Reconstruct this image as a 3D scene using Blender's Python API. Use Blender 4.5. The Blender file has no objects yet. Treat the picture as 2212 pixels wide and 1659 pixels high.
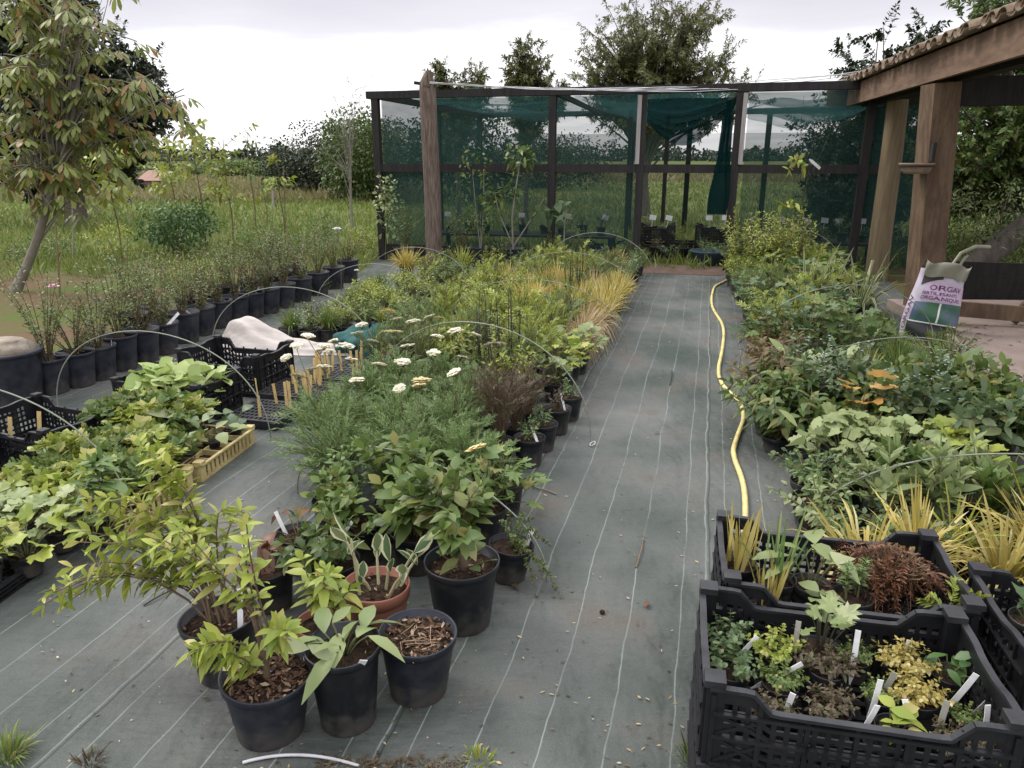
import bpy, math, random
import numpy as np
from mathutils import Vector, Matrix

# ------------------------------------------------------------ camera, world, sun
SC = bpy.context.scene
COL = SC.collection
CAM_H, FPX, PITCH = 1.5, 1598.5, math.radians(17.0)
cam_d = bpy.data.cameras.new("camera")
cam_d.sensor_width = 36; cam_d.lens = 26.0
cam_d.clip_start = 0.05; cam_d.clip_end = 3000
cam = bpy.data.objects.new("camera", cam_d); COL.objects.link(cam)
cam.location = (0, 0, CAM_H); cam.rotation_euler = (math.pi/2 - PITCH, 0, 0)
SC.camera = cam
SC.view_settings.view_transform = 'Standard'; SC.view_settings.look = 'None'
SC.view_settings.gamma = 1; SC.view_settings.use_curve_mapping = False
SC.view_settings.exposure = 0.42
SC.cycles.max_bounces = 8; SC.cycles.transparent_max_bounces = 24
SC.cycles.diffuse_bounces = 4; SC.cycles.glossy_bounces = 2; SC.cycles.transmission_bounces = 4

SUN_EL, SUN_AZ = math.radians(48), math.radians(300)
W = bpy.data.worlds.new("World"); SC.world = W; W.use_nodes = True
nt = W.node_tree; nt.nodes.clear()
def wn(t, **k):
    n = nt.nodes.new(t)
    for a, b in k.items(): setattr(n, a, b)
    return n
sky = wn('ShaderNodeTexSky', sky_type='NISHITA', sun_disc=False, sun_elevation=SUN_EL, sun_rotation=SUN_AZ)
tc = wn('ShaderNodeTexCoord'); sep = wn('ShaderNodeSeparateXYZ')
nt.links.new(tc.outputs['Generated'], sep.inputs[0])
mp = wn('ShaderNodeMapping'); mp.inputs['Scale'].default_value = (1.6, 1.6, 9)
nt.links.new(tc.outputs['Generated'], mp.inputs[0])
nz = wn('ShaderNodeTexNoise'); nz.inputs['Scale'].default_value = 1.7; nz.inputs['Detail'].default_value = 5
nt.links.new(mp.outputs[0], nz.inputs['Vector'])
nm = wn('ShaderNodeMath', operation='MULTIPLY_ADD'); nm.inputs[1].default_value = 0.14; nm.inputs[2].default_value = -0.07
nt.links.new(nz.outputs[0], nm.inputs[0])
ad = wn('ShaderNodeMath', operation='ADD'); nt.links.new(sep.outputs[2], ad.inputs[0]); nt.links.new(nm.outputs[0], ad.inputs[1])
rp = wn('ShaderNodeValToRGB')
e = rp.color_ramp.elements
e[0].position = 0.0; e[0].color = (.47, .465, .475, 1)
e[1].position = 1.0; e[1].color = (.98, .97, 1.0, 1)
for p_, c_ in ((0.115, (.48, .475, .485, 1)), (0.145, (.335, .328, .352, 1)), (0.20, (.272, .264, .292, 1)), (0.26, (.30, .292, .32, 1)), (0.5, (.72, .71, .75, 1))):
    q = rp.color_ramp.elements.new(p_); q.color = c_
nt.links.new(ad.outputs[0], rp.inputs[0])
sc_ = wn('ShaderNodeMix', data_type='RGBA', blend_type='MULTIPLY'); sc_.inputs[0].default_value = 1
nt.links.new(rp.outputs[0], sc_.inputs[6]); sc_.inputs[7].default_value = (20.8, 20.8, 20.8, 1)
mx = wn('ShaderNodeMix', data_type='RGBA'); mx.inputs[0].default_value = 0.94
nt.links.new(sky.outputs[0], mx.inputs[6]); nt.links.new(sc_.outputs[2], mx.inputs[7])
bg = wn('ShaderNodeBackground'); bg.inputs[1].default_value = 0.10
nt.links.new(mx.outputs[2], bg.inputs[0])
wo = wn('ShaderNodeOutputWorld'); nt.links.new(bg.outputs[0], wo.inputs[0])

sun_d = bpy.data.lights.new("sun", 'SUN'); sun_d.energy = 1.5; sun_d.angle = math.radians(22); sun_d.color = (1, 0.94, 0.84)
sun = bpy.data.objects.new("sun", sun_d); COL.objects.link(sun)
sun.rotation_euler = (math.pi/2 - SUN_EL, 0, -SUN_AZ + math.pi)
sun.location = (-4, -6, 12)

# ------------------------------------------------------------ layout helper: where a sight line meets the ground or a depth
def _ray(u, v):
    x = (u - 1106) / FPX; y = (829.5 - v) / FPX
    return np.array((x, math.cos(PITCH) + y*math.sin(PITCH), -math.sin(PITCH) + y*math.cos(PITCH)))
def P(u, v, z=0.0):
    d = _ray(u, v); return np.array((0, 0, CAM_H)) + d*((z - CAM_H)/d[2])
def Q(u, v, Y):
    d = _ray(u, v); return np.array((0, 0, CAM_H)) + d*(Y/d[1])

# ------------------------------------------------------------ materials
def new_mat(name):
    m = bpy.data.materials.new(name); m.use_nodes = True; m.node_tree.nodes.clear()
    return m, m.node_tree
def nd(t, typ, **k):
    n = t.nodes.new(typ)
    for a, b in k.items(): setattr(n, a, b)
    return n
def c4(c): return (c[0], c[1], c[2], 1)
def pmat(name, a, b=None, rough=.6, scale=6, spec=.3, bump=0, stretch=(1, 1, 1), detail=6, coord='Object', lo=.35, hi=.65, metal=0):
    m, t = new_mat(name)
    b = b or tuple(x*.7 for x in a)
    co = nd(t, 'ShaderNodeTexCoord'); mpn = nd(t, 'ShaderNodeMapping'); mpn.inputs['Scale'].default_value = stretch
    t.links.new(co.outputs[coord], mpn.inputs[0])
    n = nd(t, 'ShaderNodeTexNoise'); n.inputs['Scale'].default_value = scale; n.inputs['Detail'].default_value = detail
    n.inputs['Roughness'].default_value = .65
    t.links.new(mpn.outputs[0], n.inputs['Vector'])
    r = nd(t, 'ShaderNodeValToRGB'); r.color_ramp.elements[0].position = lo; r.color_ramp.elements[1].position = hi
    r.color_ramp.elements[0].color = c4(a); r.color_ramp.elements[1].color = c4(b)
    t.links.new(n.outputs[0], r.inputs[0])
    p = nd(t, 'ShaderNodeBsdfPrincipled'); p.inputs['Roughness'].default_value = rough
    p.inputs['Specular IOR Level'].default_value = spec; p.inputs['Metallic'].default_value = metal
    t.links.new(r.outputs[0], p.inputs['Base Color'])
    if bump:
        bn = nd(t, 'ShaderNodeBump'); bn.inputs['Strength'].default_value = bump; bn.inputs['Distance'].default_value = .02
        t.links.new(n.outputs[0], bn.inputs['Height']); t.links.new(bn.outputs[0], p.inputs['Normal'])
    o = nd(t, 'ShaderNodeOutputMaterial'); t.links.new(p.outputs[0], o.inputs[0])
    return m
def leafmat(name, a, b, c=None, tr=.3, rough=.42, spec=.42, objvar=.3):
    """each leaf (mesh island) takes its own tone between a and b; a few take c"""
    m, t = new_mat(name)
    g = nd(t, 'ShaderNodeNewGeometry'); r = nd(t, 'ShaderNodeValToRGB')
    el = r.color_ramp.elements
    el[0].color = c4(a); el[1].color = c4(b); el[1].position = .82
    if c is not None:
        q = el.new(.93); q.color = c4(c)
    t.links.new(g.outputs['Random Per Island'], r.inputs[0])
    co = nd(t, 'ShaderNodeTexCoord'); n = nd(t, 'ShaderNodeTexNoise'); n.inputs['Scale'].default_value = 9; n.inputs['Detail'].default_value = 3
    t.links.new(co.outputs['Object'], n.inputs['Vector'])
    oi = nd(t, 'ShaderNodeObjectInfo')
    ma = nd(t, 'ShaderNodeMath', operation='MULTIPLY_ADD'); ma.inputs[1].default_value = objvar; ma.inputs[2].default_value = 1 - objvar/2 - .2
    t.links.new(oi.outputs['Random'], ma.inputs[0])
    mb_ = nd(t, 'ShaderNodeMath', operation='MULTIPLY_ADD'); mb_.inputs[1].default_value = .4
    t.links.new(n.outputs[0], mb_.inputs[0]); t.links.new(ma.outputs[0], mb_.inputs[2])
    hs = nd(t, 'ShaderNodeHueSaturation'); t.links.new(r.outputs[0], hs.inputs['Color']); t.links.new(mb_.outputs[0], hs.inputs['Value'])
    p = nd(t, 'ShaderNodeBsdfPrincipled'); p.inputs['Roughness'].default_value = rough; p.inputs['Specular IOR Level'].default_value = spec
    t.links.new(hs.outputs[0], p.inputs['Base Color'])
    tl = nd(t, 'ShaderNodeBsdfTranslucent'); t.links.new(hs.outputs[0], tl.inputs[0])
    mxs = nd(t, 'ShaderNodeMixShader'); mxs.inputs[0].default_value = tr
    t.links.new(p.outputs[0], mxs.inputs[1]); t.links.new(tl.outputs[0], mxs.inputs[2])
    o = nd(t, 'ShaderNodeOutputMaterial'); t.links.new(mxs.outputs[0], o.inputs[0])
    return m
def netmat(name, col, cover, streak=.2):
    m, t = new_mat(name)
    co = nd(t, 'ShaderNodeTexCoord'); mpn = nd(t, 'ShaderNodeMapping'); mpn.inputs['Scale'].default_value = (.7, .7, 5)
    t.links.new(co.outputs['Object'], mpn.inputs[0])
    n = nd(t, 'ShaderNodeTexNoise'); n.inputs['Scale'].default_value = 2.5; n.inputs['Detail'].default_value = 6
    t.links.new(mpn.outputs[0], n.inputs['Vector'])
    f = nd(t, 'ShaderNodeMath', operation='MULTIPLY_ADD'); f.inputs[1].default_value = streak; f.inputs[2].default_value = cover - streak/2
    t.links.new(n.outputs[0], f.inputs[0])
    d = nd(t, 'ShaderNodeBsdfDiffuse'); d.inputs[0].default_value = c4(col)
    tl = nd(t, 'ShaderNodeBsdfTranslucent'); tl.inputs[0].default_value = c4(col)
    a = nd(t, 'ShaderNodeMixShader'); a.inputs[0].default_value = .5
    t.links.new(d.outputs[0], a.inputs[1]); t.links.new(tl.outputs[0], a.inputs[2])
    tp = nd(t, 'ShaderNodeBsdfTransparent')
    x = nd(t, 'ShaderNodeMixShader'); t.links.new(f.outputs[0], x.inputs[0]); t.links.new(tp.outputs[0], x.inputs[1]); t.links.new(a.outputs[0], x.inputs[2])
    o = nd(t, 'ShaderNodeOutputMaterial'); t.links.new(x.outputs[0], o.inputs[0])
    return m

M = {}
M['pot'] = pmat('black_plastic', (.008, .009, .012), (.046, .046, .048), rough=.40, scale=9, spec=.4, bump=.06, lo=.45, hi=.85, detail=10)
M['pot_dusty'] = pmat('dusty_black_plastic', (.012, .015, .024), (.06, .06, .064), rough=.5, scale=7, spec=.35, lo=.42, hi=.78)
M['pot_side'] = pmat('weathered_blue_black_plastic', (.016, .018, .028), (.070, .072, .082), rough=.5, scale=6, lo=.4, hi=.8, detail=10, spec=.4)
def splash(m):
    t = m.node_tree; p = [n for n in t.nodes if n.type == 'BSDF_PRINCIPLED'][0]; src = p.inputs['Base Color'].links[0].from_socket
    co = nd(t, 'ShaderNodeTexCoord'); sp = nd(t, 'ShaderNodeSeparateXYZ'); t.links.new(co.outputs['Object'], sp.inputs[0])
    n = nd(t, 'ShaderNodeTexNoise'); n.inputs['Scale'].default_value = 22; n.inputs['Detail'].default_value = 8; t.links.new(co.outputs['Object'], n.inputs['Vector'])
    a = nd(t, 'ShaderNodeMath', operation='MULTIPLY_ADD'); a.inputs[1].default_value = .30; a.inputs[2].default_value = -.10; t.links.new(n.outputs[0], a.inputs[0])
    b = nd(t, 'ShaderNodeMath', operation='SUBTRACT'); t.links.new(a.outputs[0], b.inputs[0]); t.links.new(sp.outputs[2], b.inputs[1])
    r = nd(t, 'ShaderNodeMapRange'); r.inputs[1].default_value = -.04; r.inputs[2].default_value = .05; r.inputs[4].default_value = .55; t.links.new(b.outputs[0], r.inputs[0])
    x = nd(t, 'ShaderNodeMix', data_type='RGBA'); x.inputs[7].default_value = (.115, .10, .085, 1); t.links.new(r.outputs[0], x.inputs[0]); t.links.new(src, x.inputs[6]); t.links.new(x.outputs[2], p.inputs['Base Color'])
for k_ in ('pot', 'pot_dusty', 'pot_side'): splash(M[k_])
M['terracotta'] = pmat('terracotta_plastic', (.30, .125, .08), (.23, .095, .065), rough=.5, scale=4, bump=.04)
M['soil'] = pmat('potting_soil', (.018, .012, .009), (.062, .04, .028), rough=.9, scale=60, spec=.1, bump=.8)
M['bark'] = leafmat('bark_chips', (.03, .017, .012), (.13, .075, .048), (.30, .23, .16), tr=0, rough=.8, spec=.15)
M['crate'] = pmat('black_crate_plastic', (.006, .0065, .0075), (.016, .0165, .018), rough=.45, scale=8, spec=.35)
M['crate_rim'] = pmat('scuffed_crate_plastic', (.010, .0105, .0125), (.032, .033, .037), rough=.45, scale=10, spec=.4)
M['yellow_crate'] = pmat('sun_bleached_yellow_plastic', (.56, .47, .22), (.38, .29, .13), rough=.55, scale=14)
M['tag'] = pmat('white_plastic_tag', (.78, .78, .78), (.6, .6, .6), rough=.4, scale=30, lo=.3, hi=.8)
M['tag_dull'] = pmat('faded_tag', (.30, .29, .24), (.42, .41, .36), rough=.6, scale=20)
M['wood_tag'] = pmat('wooden_tag', (.66, .50, .22), (.5, .36, .14), rough=.7, scale=20, stretch=(6, 6, 1))
M['wood'] = pmat('weathered_wood', (.085, .06, .048), (.18, .14, .115), rough=.85, scale=6, stretch=(7, 7, .8), bump=.5, detail=10, lo=.4, hi=.62)
M['wood_grey'] = pmat('silvered_wood', (.26, .24, .235), (.36, .34, .33), rough=.8, scale=5, stretch=(9, 9, .6), bump=.25)
M['wood_dark'] = pmat('dark_stained_wood', (.014, .012, .012), (.03, .027, .026), rough=.75, scale=5, stretch=(6, 6, .8), bump=.2)
M['wood_shed'] = pmat('brown_shed_timber', (.155, .105, .066), (.09, .058, .037), rough=.75, scale=4, stretch=(4, 4, 1), lo=.4, hi=.6, bump=.25, detail=9)
M['wood_pale'] = pmat('pale_round_timber', (.22, .17, .10), (.125, .092, .055), rough=.75, scale=4, stretch=(8, 8, .5), bump=.3, detail=9)
M['tile'] = pmat('lichened_clay_tile', (.13, .085, .06), (.24, .19, .135), rough=.9, scale=9, bump=.4)
M['concrete'] = pmat('pinkish_concrete', (.30, .235, .205), (.20, .16, .14), rough=.9, scale=2.2, bump=.25, detail=10)
M['stone'] = pmat('rough_stone', (.34, .29, .23), (.2, .17, .14), rough=.95, scale=8, bump=.8)
M['hoop'] = pmat('grey_plastic_rod', (.26, .28, .22), (.16, .18, .14), rough=.5, scale=4, spec=.4)
M['hose'] = pmat('yellow_hose_rubber', (.74, .64, .25), (.50, .41, .19), rough=.42, scale=14, spec=.5)
M['wire'] = pmat('pale_wire', (.55, .55, .56), (.4, .4, .42), rough=.4, spec=.5)
M['net'] = netmat('shade_net', (.028, .064, .058), .53, .28)
M['net_back'] = netmat('shade_net_thin', (.024, .056, .046), .46, .2)
M['net_side'] = netmat('shade_net_slack', (.03, .085, .085), .46, .45)
M['net_thick'] = netmat('bunched_net', (.008, .036, .037), .86, .2)
M['stem'] = pmat('green_stem', (.10, .13, .05), (.14, .12, .06), rough=.6, scale=12)
M['stem_brown'] = pmat('woody_stem', (.17, .12, .075), (.10, .07, .045), rough=.8, scale=14, bump=.3)
M['stem_dark'] = pmat('dark_stem', (.03, .035, .02), (.06, .05, .03), rough=.7, scale=12)
M['stem_grey'] = pmat('grey_stem', (.25, .23, .2), (.16, .14, .11), rough=.8, scale=6, bump=.3)
M['barktree'] = pmat('tree_bark', (.15, .13, .11), (.085, .07, .055), rough=.9, scale=7, stretch=(3, 3, .7), bump=.7)
L = {}
L['lime'] = leafmat('lime_leaf', (.17, .235, .035), (.33, .37, .065), (.40, .36, .12))
L['green'] = leafmat('green_leaf', (.07, .125, .03), (.155, .215, .055), (.26, .25, .08))
L['bluegreen'] = leafmat('blue_green_leaf', (.065, .115, .048), (.135, .19, .085), (.19, .22, .10))
L['mid'] = leafmat('mid_green_leaf', (.055, .10, .026), (.12, .18, .045), (.20, .19, .06))
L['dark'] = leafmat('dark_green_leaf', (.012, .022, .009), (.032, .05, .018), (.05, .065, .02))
L['deep'] = leafmat('deep_green_leaf', (.04, .09, .025), (.085, .16, .045))
L['greygreen'] = leafmat('grey_green_leaf', (.095, .165, .050), (.18, .265, .085), (.24, .28, .12))
L['tan'] = leafmat('straw_blade', (.36, .26, .13), (.58, .46, .27), (.62, .52, .33))
L['gold'] = leafmat('golden_blade', (.30, .25, .055), (.54, .44, .13), (.60, .52, .25))
L['brown'] = leafmat('bronze_leaf', (.063, .046, .028), (.138, .098, .057), (.115, .127, .057))
L['red'] = leafmat('reddish_leaf', (.10, .065, .03), (.15, .12, .045), (.20, .11, .06))
L['rust'] = leafmat('rusty_dead_leaf', (.081, .031, .015), (.186, .087, .043), (.248, .136, .068))
L['orange'] = leafmat('orange_leaf', (.48, .26, .06), (.60, .38, .14))
L['pale'] = leafmat('pale_green_leaf', (.17, .23, .085), (.28, .33, .14), (.34, .38, .2))
L['cream'] = leafmat('cream_leaf', (.50, .50, .30), (.62, .62, .42))
L['lettuce'] = leafmat('lettuce_leaf', (.26, .36, .10), (.40, .48, .18))
L['olive'] = leafmat('olive_leaf', (.12, .155, .042), (.25, .275, .088), (.26, .14, .06), tr=.4)
L['willow'] = leafmat('willow_leaf', (.075, .095, .028), (.165, .185, .06), (.22, .165, .08))
L['hay'] = leafmat('seeding_grass', (.16, .165, .06), (.28, .23, .12), (.13, .17, .05), objvar=0)
L['meadow'] = leafmat('meadow_grass', (.10, .15, .03), (.21, .26, .06), (.27, .235, .10), objvar=0)
L['flower'] = leafmat('cream_flower', (.66, .62, .44), (.80, .77, .62), tr=.15)
L['yflower'] = leafmat('yellow_cream_flower', (.68, .56, .25), (.78, .68, .38), tr=.15)
L['white'] = leafmat('white_flower', (.72, .72, .70), (.82, .82, .82), tr=.15)
L['bluefl'] = leafmat('pale_blue_flower', (.30, .37, .47), (.44, .50, .58), tr=.15)
L['pink'] = leafmat('pink_flower', (.62, .36, .46), (.7, .48, .56), tr=.15)
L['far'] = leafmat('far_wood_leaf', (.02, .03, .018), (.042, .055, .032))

# ------------------------------------------------------------ mesh building
def nrm(a): return a/np.maximum(np.linalg.norm(a, axis=-1, keepdims=True), 1e-9)
class MB:
    def __init__(s): s.V = []; s.F = []; s.n = 0
    def add(s, V, F, mat=0):
        V = np.asarray(V, float).reshape(-1, 3); F = np.asarray(F, int)
        if len(V) == 0 or len(F) == 0: return
        s.V.append(V); s.F.append((F + s.n, mat)); s.n += len(V)
    def box(s, c, size, rot=None, mat=0):
        h = np.array(size)/2
        v = np.array([(x, y, z) for x in (-1, 1) for y in (-1, 1) for z in (-1, 1)])*h
        if rot is not None: v = v @ np.array(rot).T
        s.add(v + np.array(c), [(0, 1, 3, 2), (4, 6, 7, 5), (0, 4, 5, 1), (2, 3, 7, 6), (0, 2, 6, 4), (1, 5, 7, 3)], mat)
    def beam(s, a, b, w, h, up=(0, 0, 1), mat=0):
        a = np.array(a, float); b = np.array(b, float); d = b - a; l = np.linalg.norm(d); d /= l
        u = np.array(up, float)
        if abs(d @ u) > .98*np.linalg.norm(u): u = np.array((0., 1, 0)) if abs(d[1]) < .9 else np.array((1., 0, 0))
        sd = np.cross(d, u); sd /= np.linalg.norm(sd); u = np.cross(sd, d)
        s.box((a + b)/2, (l, w, h), np.stack([d, sd, u], 1), mat)
    def mesh(s, name, mats, smooth=True):
        me = bpy.data.meshes.new(name)
        V = np.concatenate(s.V); me.vertices.add(len(V)); me.vertices.foreach_set('co', V.ravel())
        loops = np.concatenate([f.ravel() for f, _ in s.F])
        tot = np.concatenate([np.full(len(f), f.shape[1]) for f, _ in s.F])
        mi = np.concatenate([np.full(len(f), m) for f, m in s.F])
        start = np.concatenate([[0], np.cumsum(tot)[:-1]])
        me.loops.add(len(loops)); me.loops.foreach_set('vertex_index', loops)
        me.polygons.add(len(tot)); me.polygons.foreach_set('loop_start', start)
        me.polygons.foreach_set('material_index', mi)
        me.polygons.foreach_set('use_smooth', np.full(len(tot), bool(smooth)))
        for m in (mats if isinstance(mats, (list, tuple)) else [mats]): me.materials.append(m)
        me.update(calc_edges=True)
        return me
    def build(s, name, mats, parent=None, smooth=True):
        return link(name, s.mesh(name, mats, smooth), parent)
def link(name, me, parent=None):
    o = bpy.data.objects.new(name, me); COL.objects.link(o)
    if parent is not None: o.parent = parent
    return o
def tag(o, label, cat, group=None):
    o['label'] = label; o['category'] = cat
    if group: o['group'] = group
    return o
def thing(name, label, cat, loc=(0, 0, 0), rz=0, group=None, s=1, tilt=(0, 0)):
    o = bpy.data.objects.new(name, None); COL.objects.link(o); o.empty_display_size = .1
    o.location = loc; o.rotation_euler = (tilt[0], tilt[1], rz); o.scale = (s, s, s)
    return tag(o, label, cat, group)
def setting(o, kind='structure'): o['kind'] = kind; return o

def tubes(mb, paths, rad, sides=5, mat=0, cap=False):
    p = np.asarray(paths, float)
    if p.ndim == 2: p = p[None]
    N, K, _ = p.shape
    r = np.broadcast_to(np.asarray(rad, float), (N, K))
    tg = nrm(np.gradient(p, axis=1))
    mean = np.abs(p[:, -1] - p[:, 0]); ax = np.argmin(mean + np.array((0, 1e-6, 2e-6)), 1); ref = np.zeros_like(tg); ref[np.arange(N), :, ax] = 1; ref = ref + .001
    a = nrm(np.cross(tg, ref)); b = np.cross(tg, a)
    an = np.arange(sides)*2*math.pi/sides
    v = p[:, :, None] + r[..., None, None]*(a[:, :, None]*np.cos(an)[:, None] + b[:, :, None]*np.sin(an)[:, None])
    idx = np.arange(N*K*sides).reshape(N, K, sides)
    f = np.stack([idx[:, :-1], np.roll(idx, -1, 2)[:, :-1], np.roll(idx, -1, 2)[:, 1:], idx[:, 1:]], -1).reshape(-1, 4)
    mb.add(v, f, mat)
    if cap:
        for i in range(N):
            mb.add(v[i, 0], [list(range(sides))[::-1]], mat); mb.add(v[i, -1], [list(range(sides))], mat)
def lathe(mb, prof, seg=24, mat=0, c=(0, 0, 0), wob=0):
    pr = np.array(prof, float); an = np.arange(seg)*2*math.pi/seg
    rr = pr[:, 0][:, None]*(1 + wob*np.sin(2*an + 1)*np.linspace(0, 1, len(pr))[:, None])
    v = np.stack([rr*np.cos(an), rr*np.sin(an), np.broadcast_to(pr[:, 1][:, None], rr.shape)], -1) + np.array(c)
    K = len(pr); idx = np.arange(K*seg).reshape(K, seg); nx = np.roll(idx, -1, 1)
    mb.add(v, np.stack([idx[:-1], nx[:-1], nx[1:], idx[1:]], -1).reshape(-1, 4), mat)
PR = dict(
    ovate=np.array([(0, .08), (.18, .62), (.4, 1), (.7, .75), (1, .03)]),
    lance=np.array([(0, .15), (.25, .75), (.5, 1), (.78, .6), (1, .03)]),
    grass=np.array([(0, .7), (.3, 1), (.62, .8), (.85, .45), (1, .04)]),
    tiny=np.array([(0, .3), (.5, 1), (1, .1)]),
    leaflet=np.array([(0, .5), (.55, 1), (1, .05)]),
    stake=np.array([(0, 1), (1, 1)]),
    spoon=np.array([(0, .2), (.35, .3), (.6, .9), (.82, 1), (1, .3)]))
def blades(mb, base, d, up, Ln, Wd, prof='ovate', droop=0., fold=0., mat=0, edge=None):
    base = np.asarray(base, float); N = len(base)
    if N == 0: return
    pr = PR[prof]; t = pr[:, 0]; w = pr[:, 1]; K = len(t)
    d = nrm(np.broadcast_to(np.asarray(d, float), (N, 3))); up = np.broadcast_to(np.asarray(up, float), (N, 3))
    Ln = np.broadcast_to(np.asarray(Ln, float), (N,)); Wd = np.broadcast_to(np.asarray(Wd, float), (N,)); droop = np.broadcast_to(np.asarray(droop, float), (N,))
    sd = nrm(np.cross(d, up)); n = np.cross(sd, d)
    ctr = base[:, None] + d[:, None]*(Ln[:, None, None]*t[:, None])
    ctr[..., 2] -= droop[:, None]*Ln[:, None]*t**2
    cs = np.array([-1, -.66, 0, .66, 1.]) if edge is not None else (np.array([-1, 0, 1.]) if fold else np.array([-1, 1.]))
    off = (Wd[:, None]*w/2)[:, :, None]
    v = ctr[:, :, None] + sd[:, None, None]*(off*cs)[..., None] + n[:, None, None]*(off*np.abs(cs)*fold)[..., None]
    C = len(cs); idx = np.arange(N*K*C).reshape(N, K, C)
    f = np.stack([idx[:, :-1, :-1], idx[:, :-1, 1:], idx[:, 1:, 1:], idx[:, 1:, :-1]], -1)
    if edge is None: mb.add(v, f.reshape(-1, 4), mat)
    else:
        mb.V.append(v.reshape(-1, 3))
        mb.F.append((f[:, :, 1:3].reshape(-1, 4) + mb.n, mat)); mb.F.append((f[:, :, [0, 3]].reshape(-1, 4) + mb.n, edge)); mb.n += N*K*C
def outline(kind):
    if kind == 'lobed':
        a = np.array([180, 150, 125, 105, 88, 70, 55, 38, 25, 12, 0, -12, -25, -38, -55, -70, -88, -105, -125, -150])*math.pi/180
        r = np.array([.30, .42, .5, .42, .54, .58, .46, .56, .48, .6, .68, .6, .48, .56, .46, .58, .54, .42, .5, .42])
    elif kind == 'maple':
        a = np.array([180, 140, 115, 95, 75, 58, 42, 25, 10, 0, -10, -25, -42, -58, -75, -95, -115, -140])*math.pi/180
        r = np.array([.35, .36, .5, .3, .58, .34, .6, .36, .62, .74, .62, .36, .6, .34, .58, .3, .5, .36])
    else:
        a = np.linspace(180, -165, 24)*math.pi/180
        r = .5 - .26*np.exp(-((np.abs(a) - math.pi)/.35)**2) + .12*np.exp(-(a/.22)**2)
    return np.stack([.4 + r*np.cos(a), r*np.sin(a)], 1)
OUT = {k: outline(k) for k in ('lobed', 'maple', 'round')}
def fans(mb, rng, base, d, up, Ln, kind='lobed', curve=.25, cup=.12, mat=0, wave=.05):
    base = np.asarray(base, float); N = len(base)
    if N == 0: return
    o = OUT[kind]; o = np.vstack([[.4, 0], o]); Mv = len(o)
    d = nrm(np.broadcast_to(np.asarray(d, float), (N, 3))); up = np.broadcast_to(np.asarray(up, float), (N, 3))
    Ln = np.broadcast_to(np.asarray(Ln, float), (N,))
    sd = nrm(np.cross(d, up)); n = np.cross(sd, d)
    x, y = o[:, 0], o[:, 1]
    z = -curve*((x - .3)**2 + .4*y**2) + cup*np.abs(y)
    zz = z + rng.normal(0, wave if kind != 'round' else wave*.25, (N, Mv)); zz[:, 0] = z[0]
    v = base[:, None] + Ln[:, None, None]*(d[:, None]*x[:, None] + sd[:, None]*y[:, None] + n[:, None]*zz[..., None])
    k = np.arange(1, Mv); f = np.stack([np.zeros_like(k), k, np.roll(k, -1)], -1)
    mb.add(v, (f[None] + (np.arange(N)*Mv)[:, None, None]).reshape(-1, 3), mat)
def bez(b, c, e, t):
    t = np.asarray(t)[..., None]
    return (1 - t)**2*b + 2*t*(1 - t)*c + t*t*e
def bezd(b, c, e, t):
    t = np.asarray(t)[..., None]
    return nrm(2*(1 - t)*(c - b) + 2*t*(e - c))
def stem_set(rng, n, h, spread, r0=.02, lean=(0, 0), hv=.3, dome=.35):
    ph = rng.uniform(0, 2*math.pi, n); rr = np.sqrt(rng.uniform(0.02, 1, n))
    cs = np.stack([np.cos(ph), np.sin(ph)], 1)
    b = np.concatenate([cs*(r0*rr)[:, None], np.zeros((n, 1))], 1)
    e = np.concatenate([cs*(spread*rr)[:, None] + np.array(lean), (h*(1 - dome*rr**2)*rng.uniform(1 - hv, 1.05, n))[:, None]], 1)
    c = b + (e - b)*np.array((.3, .3, .65)) + rng.normal(0, .03*h, (n, 3))
    return b, c, e
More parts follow.
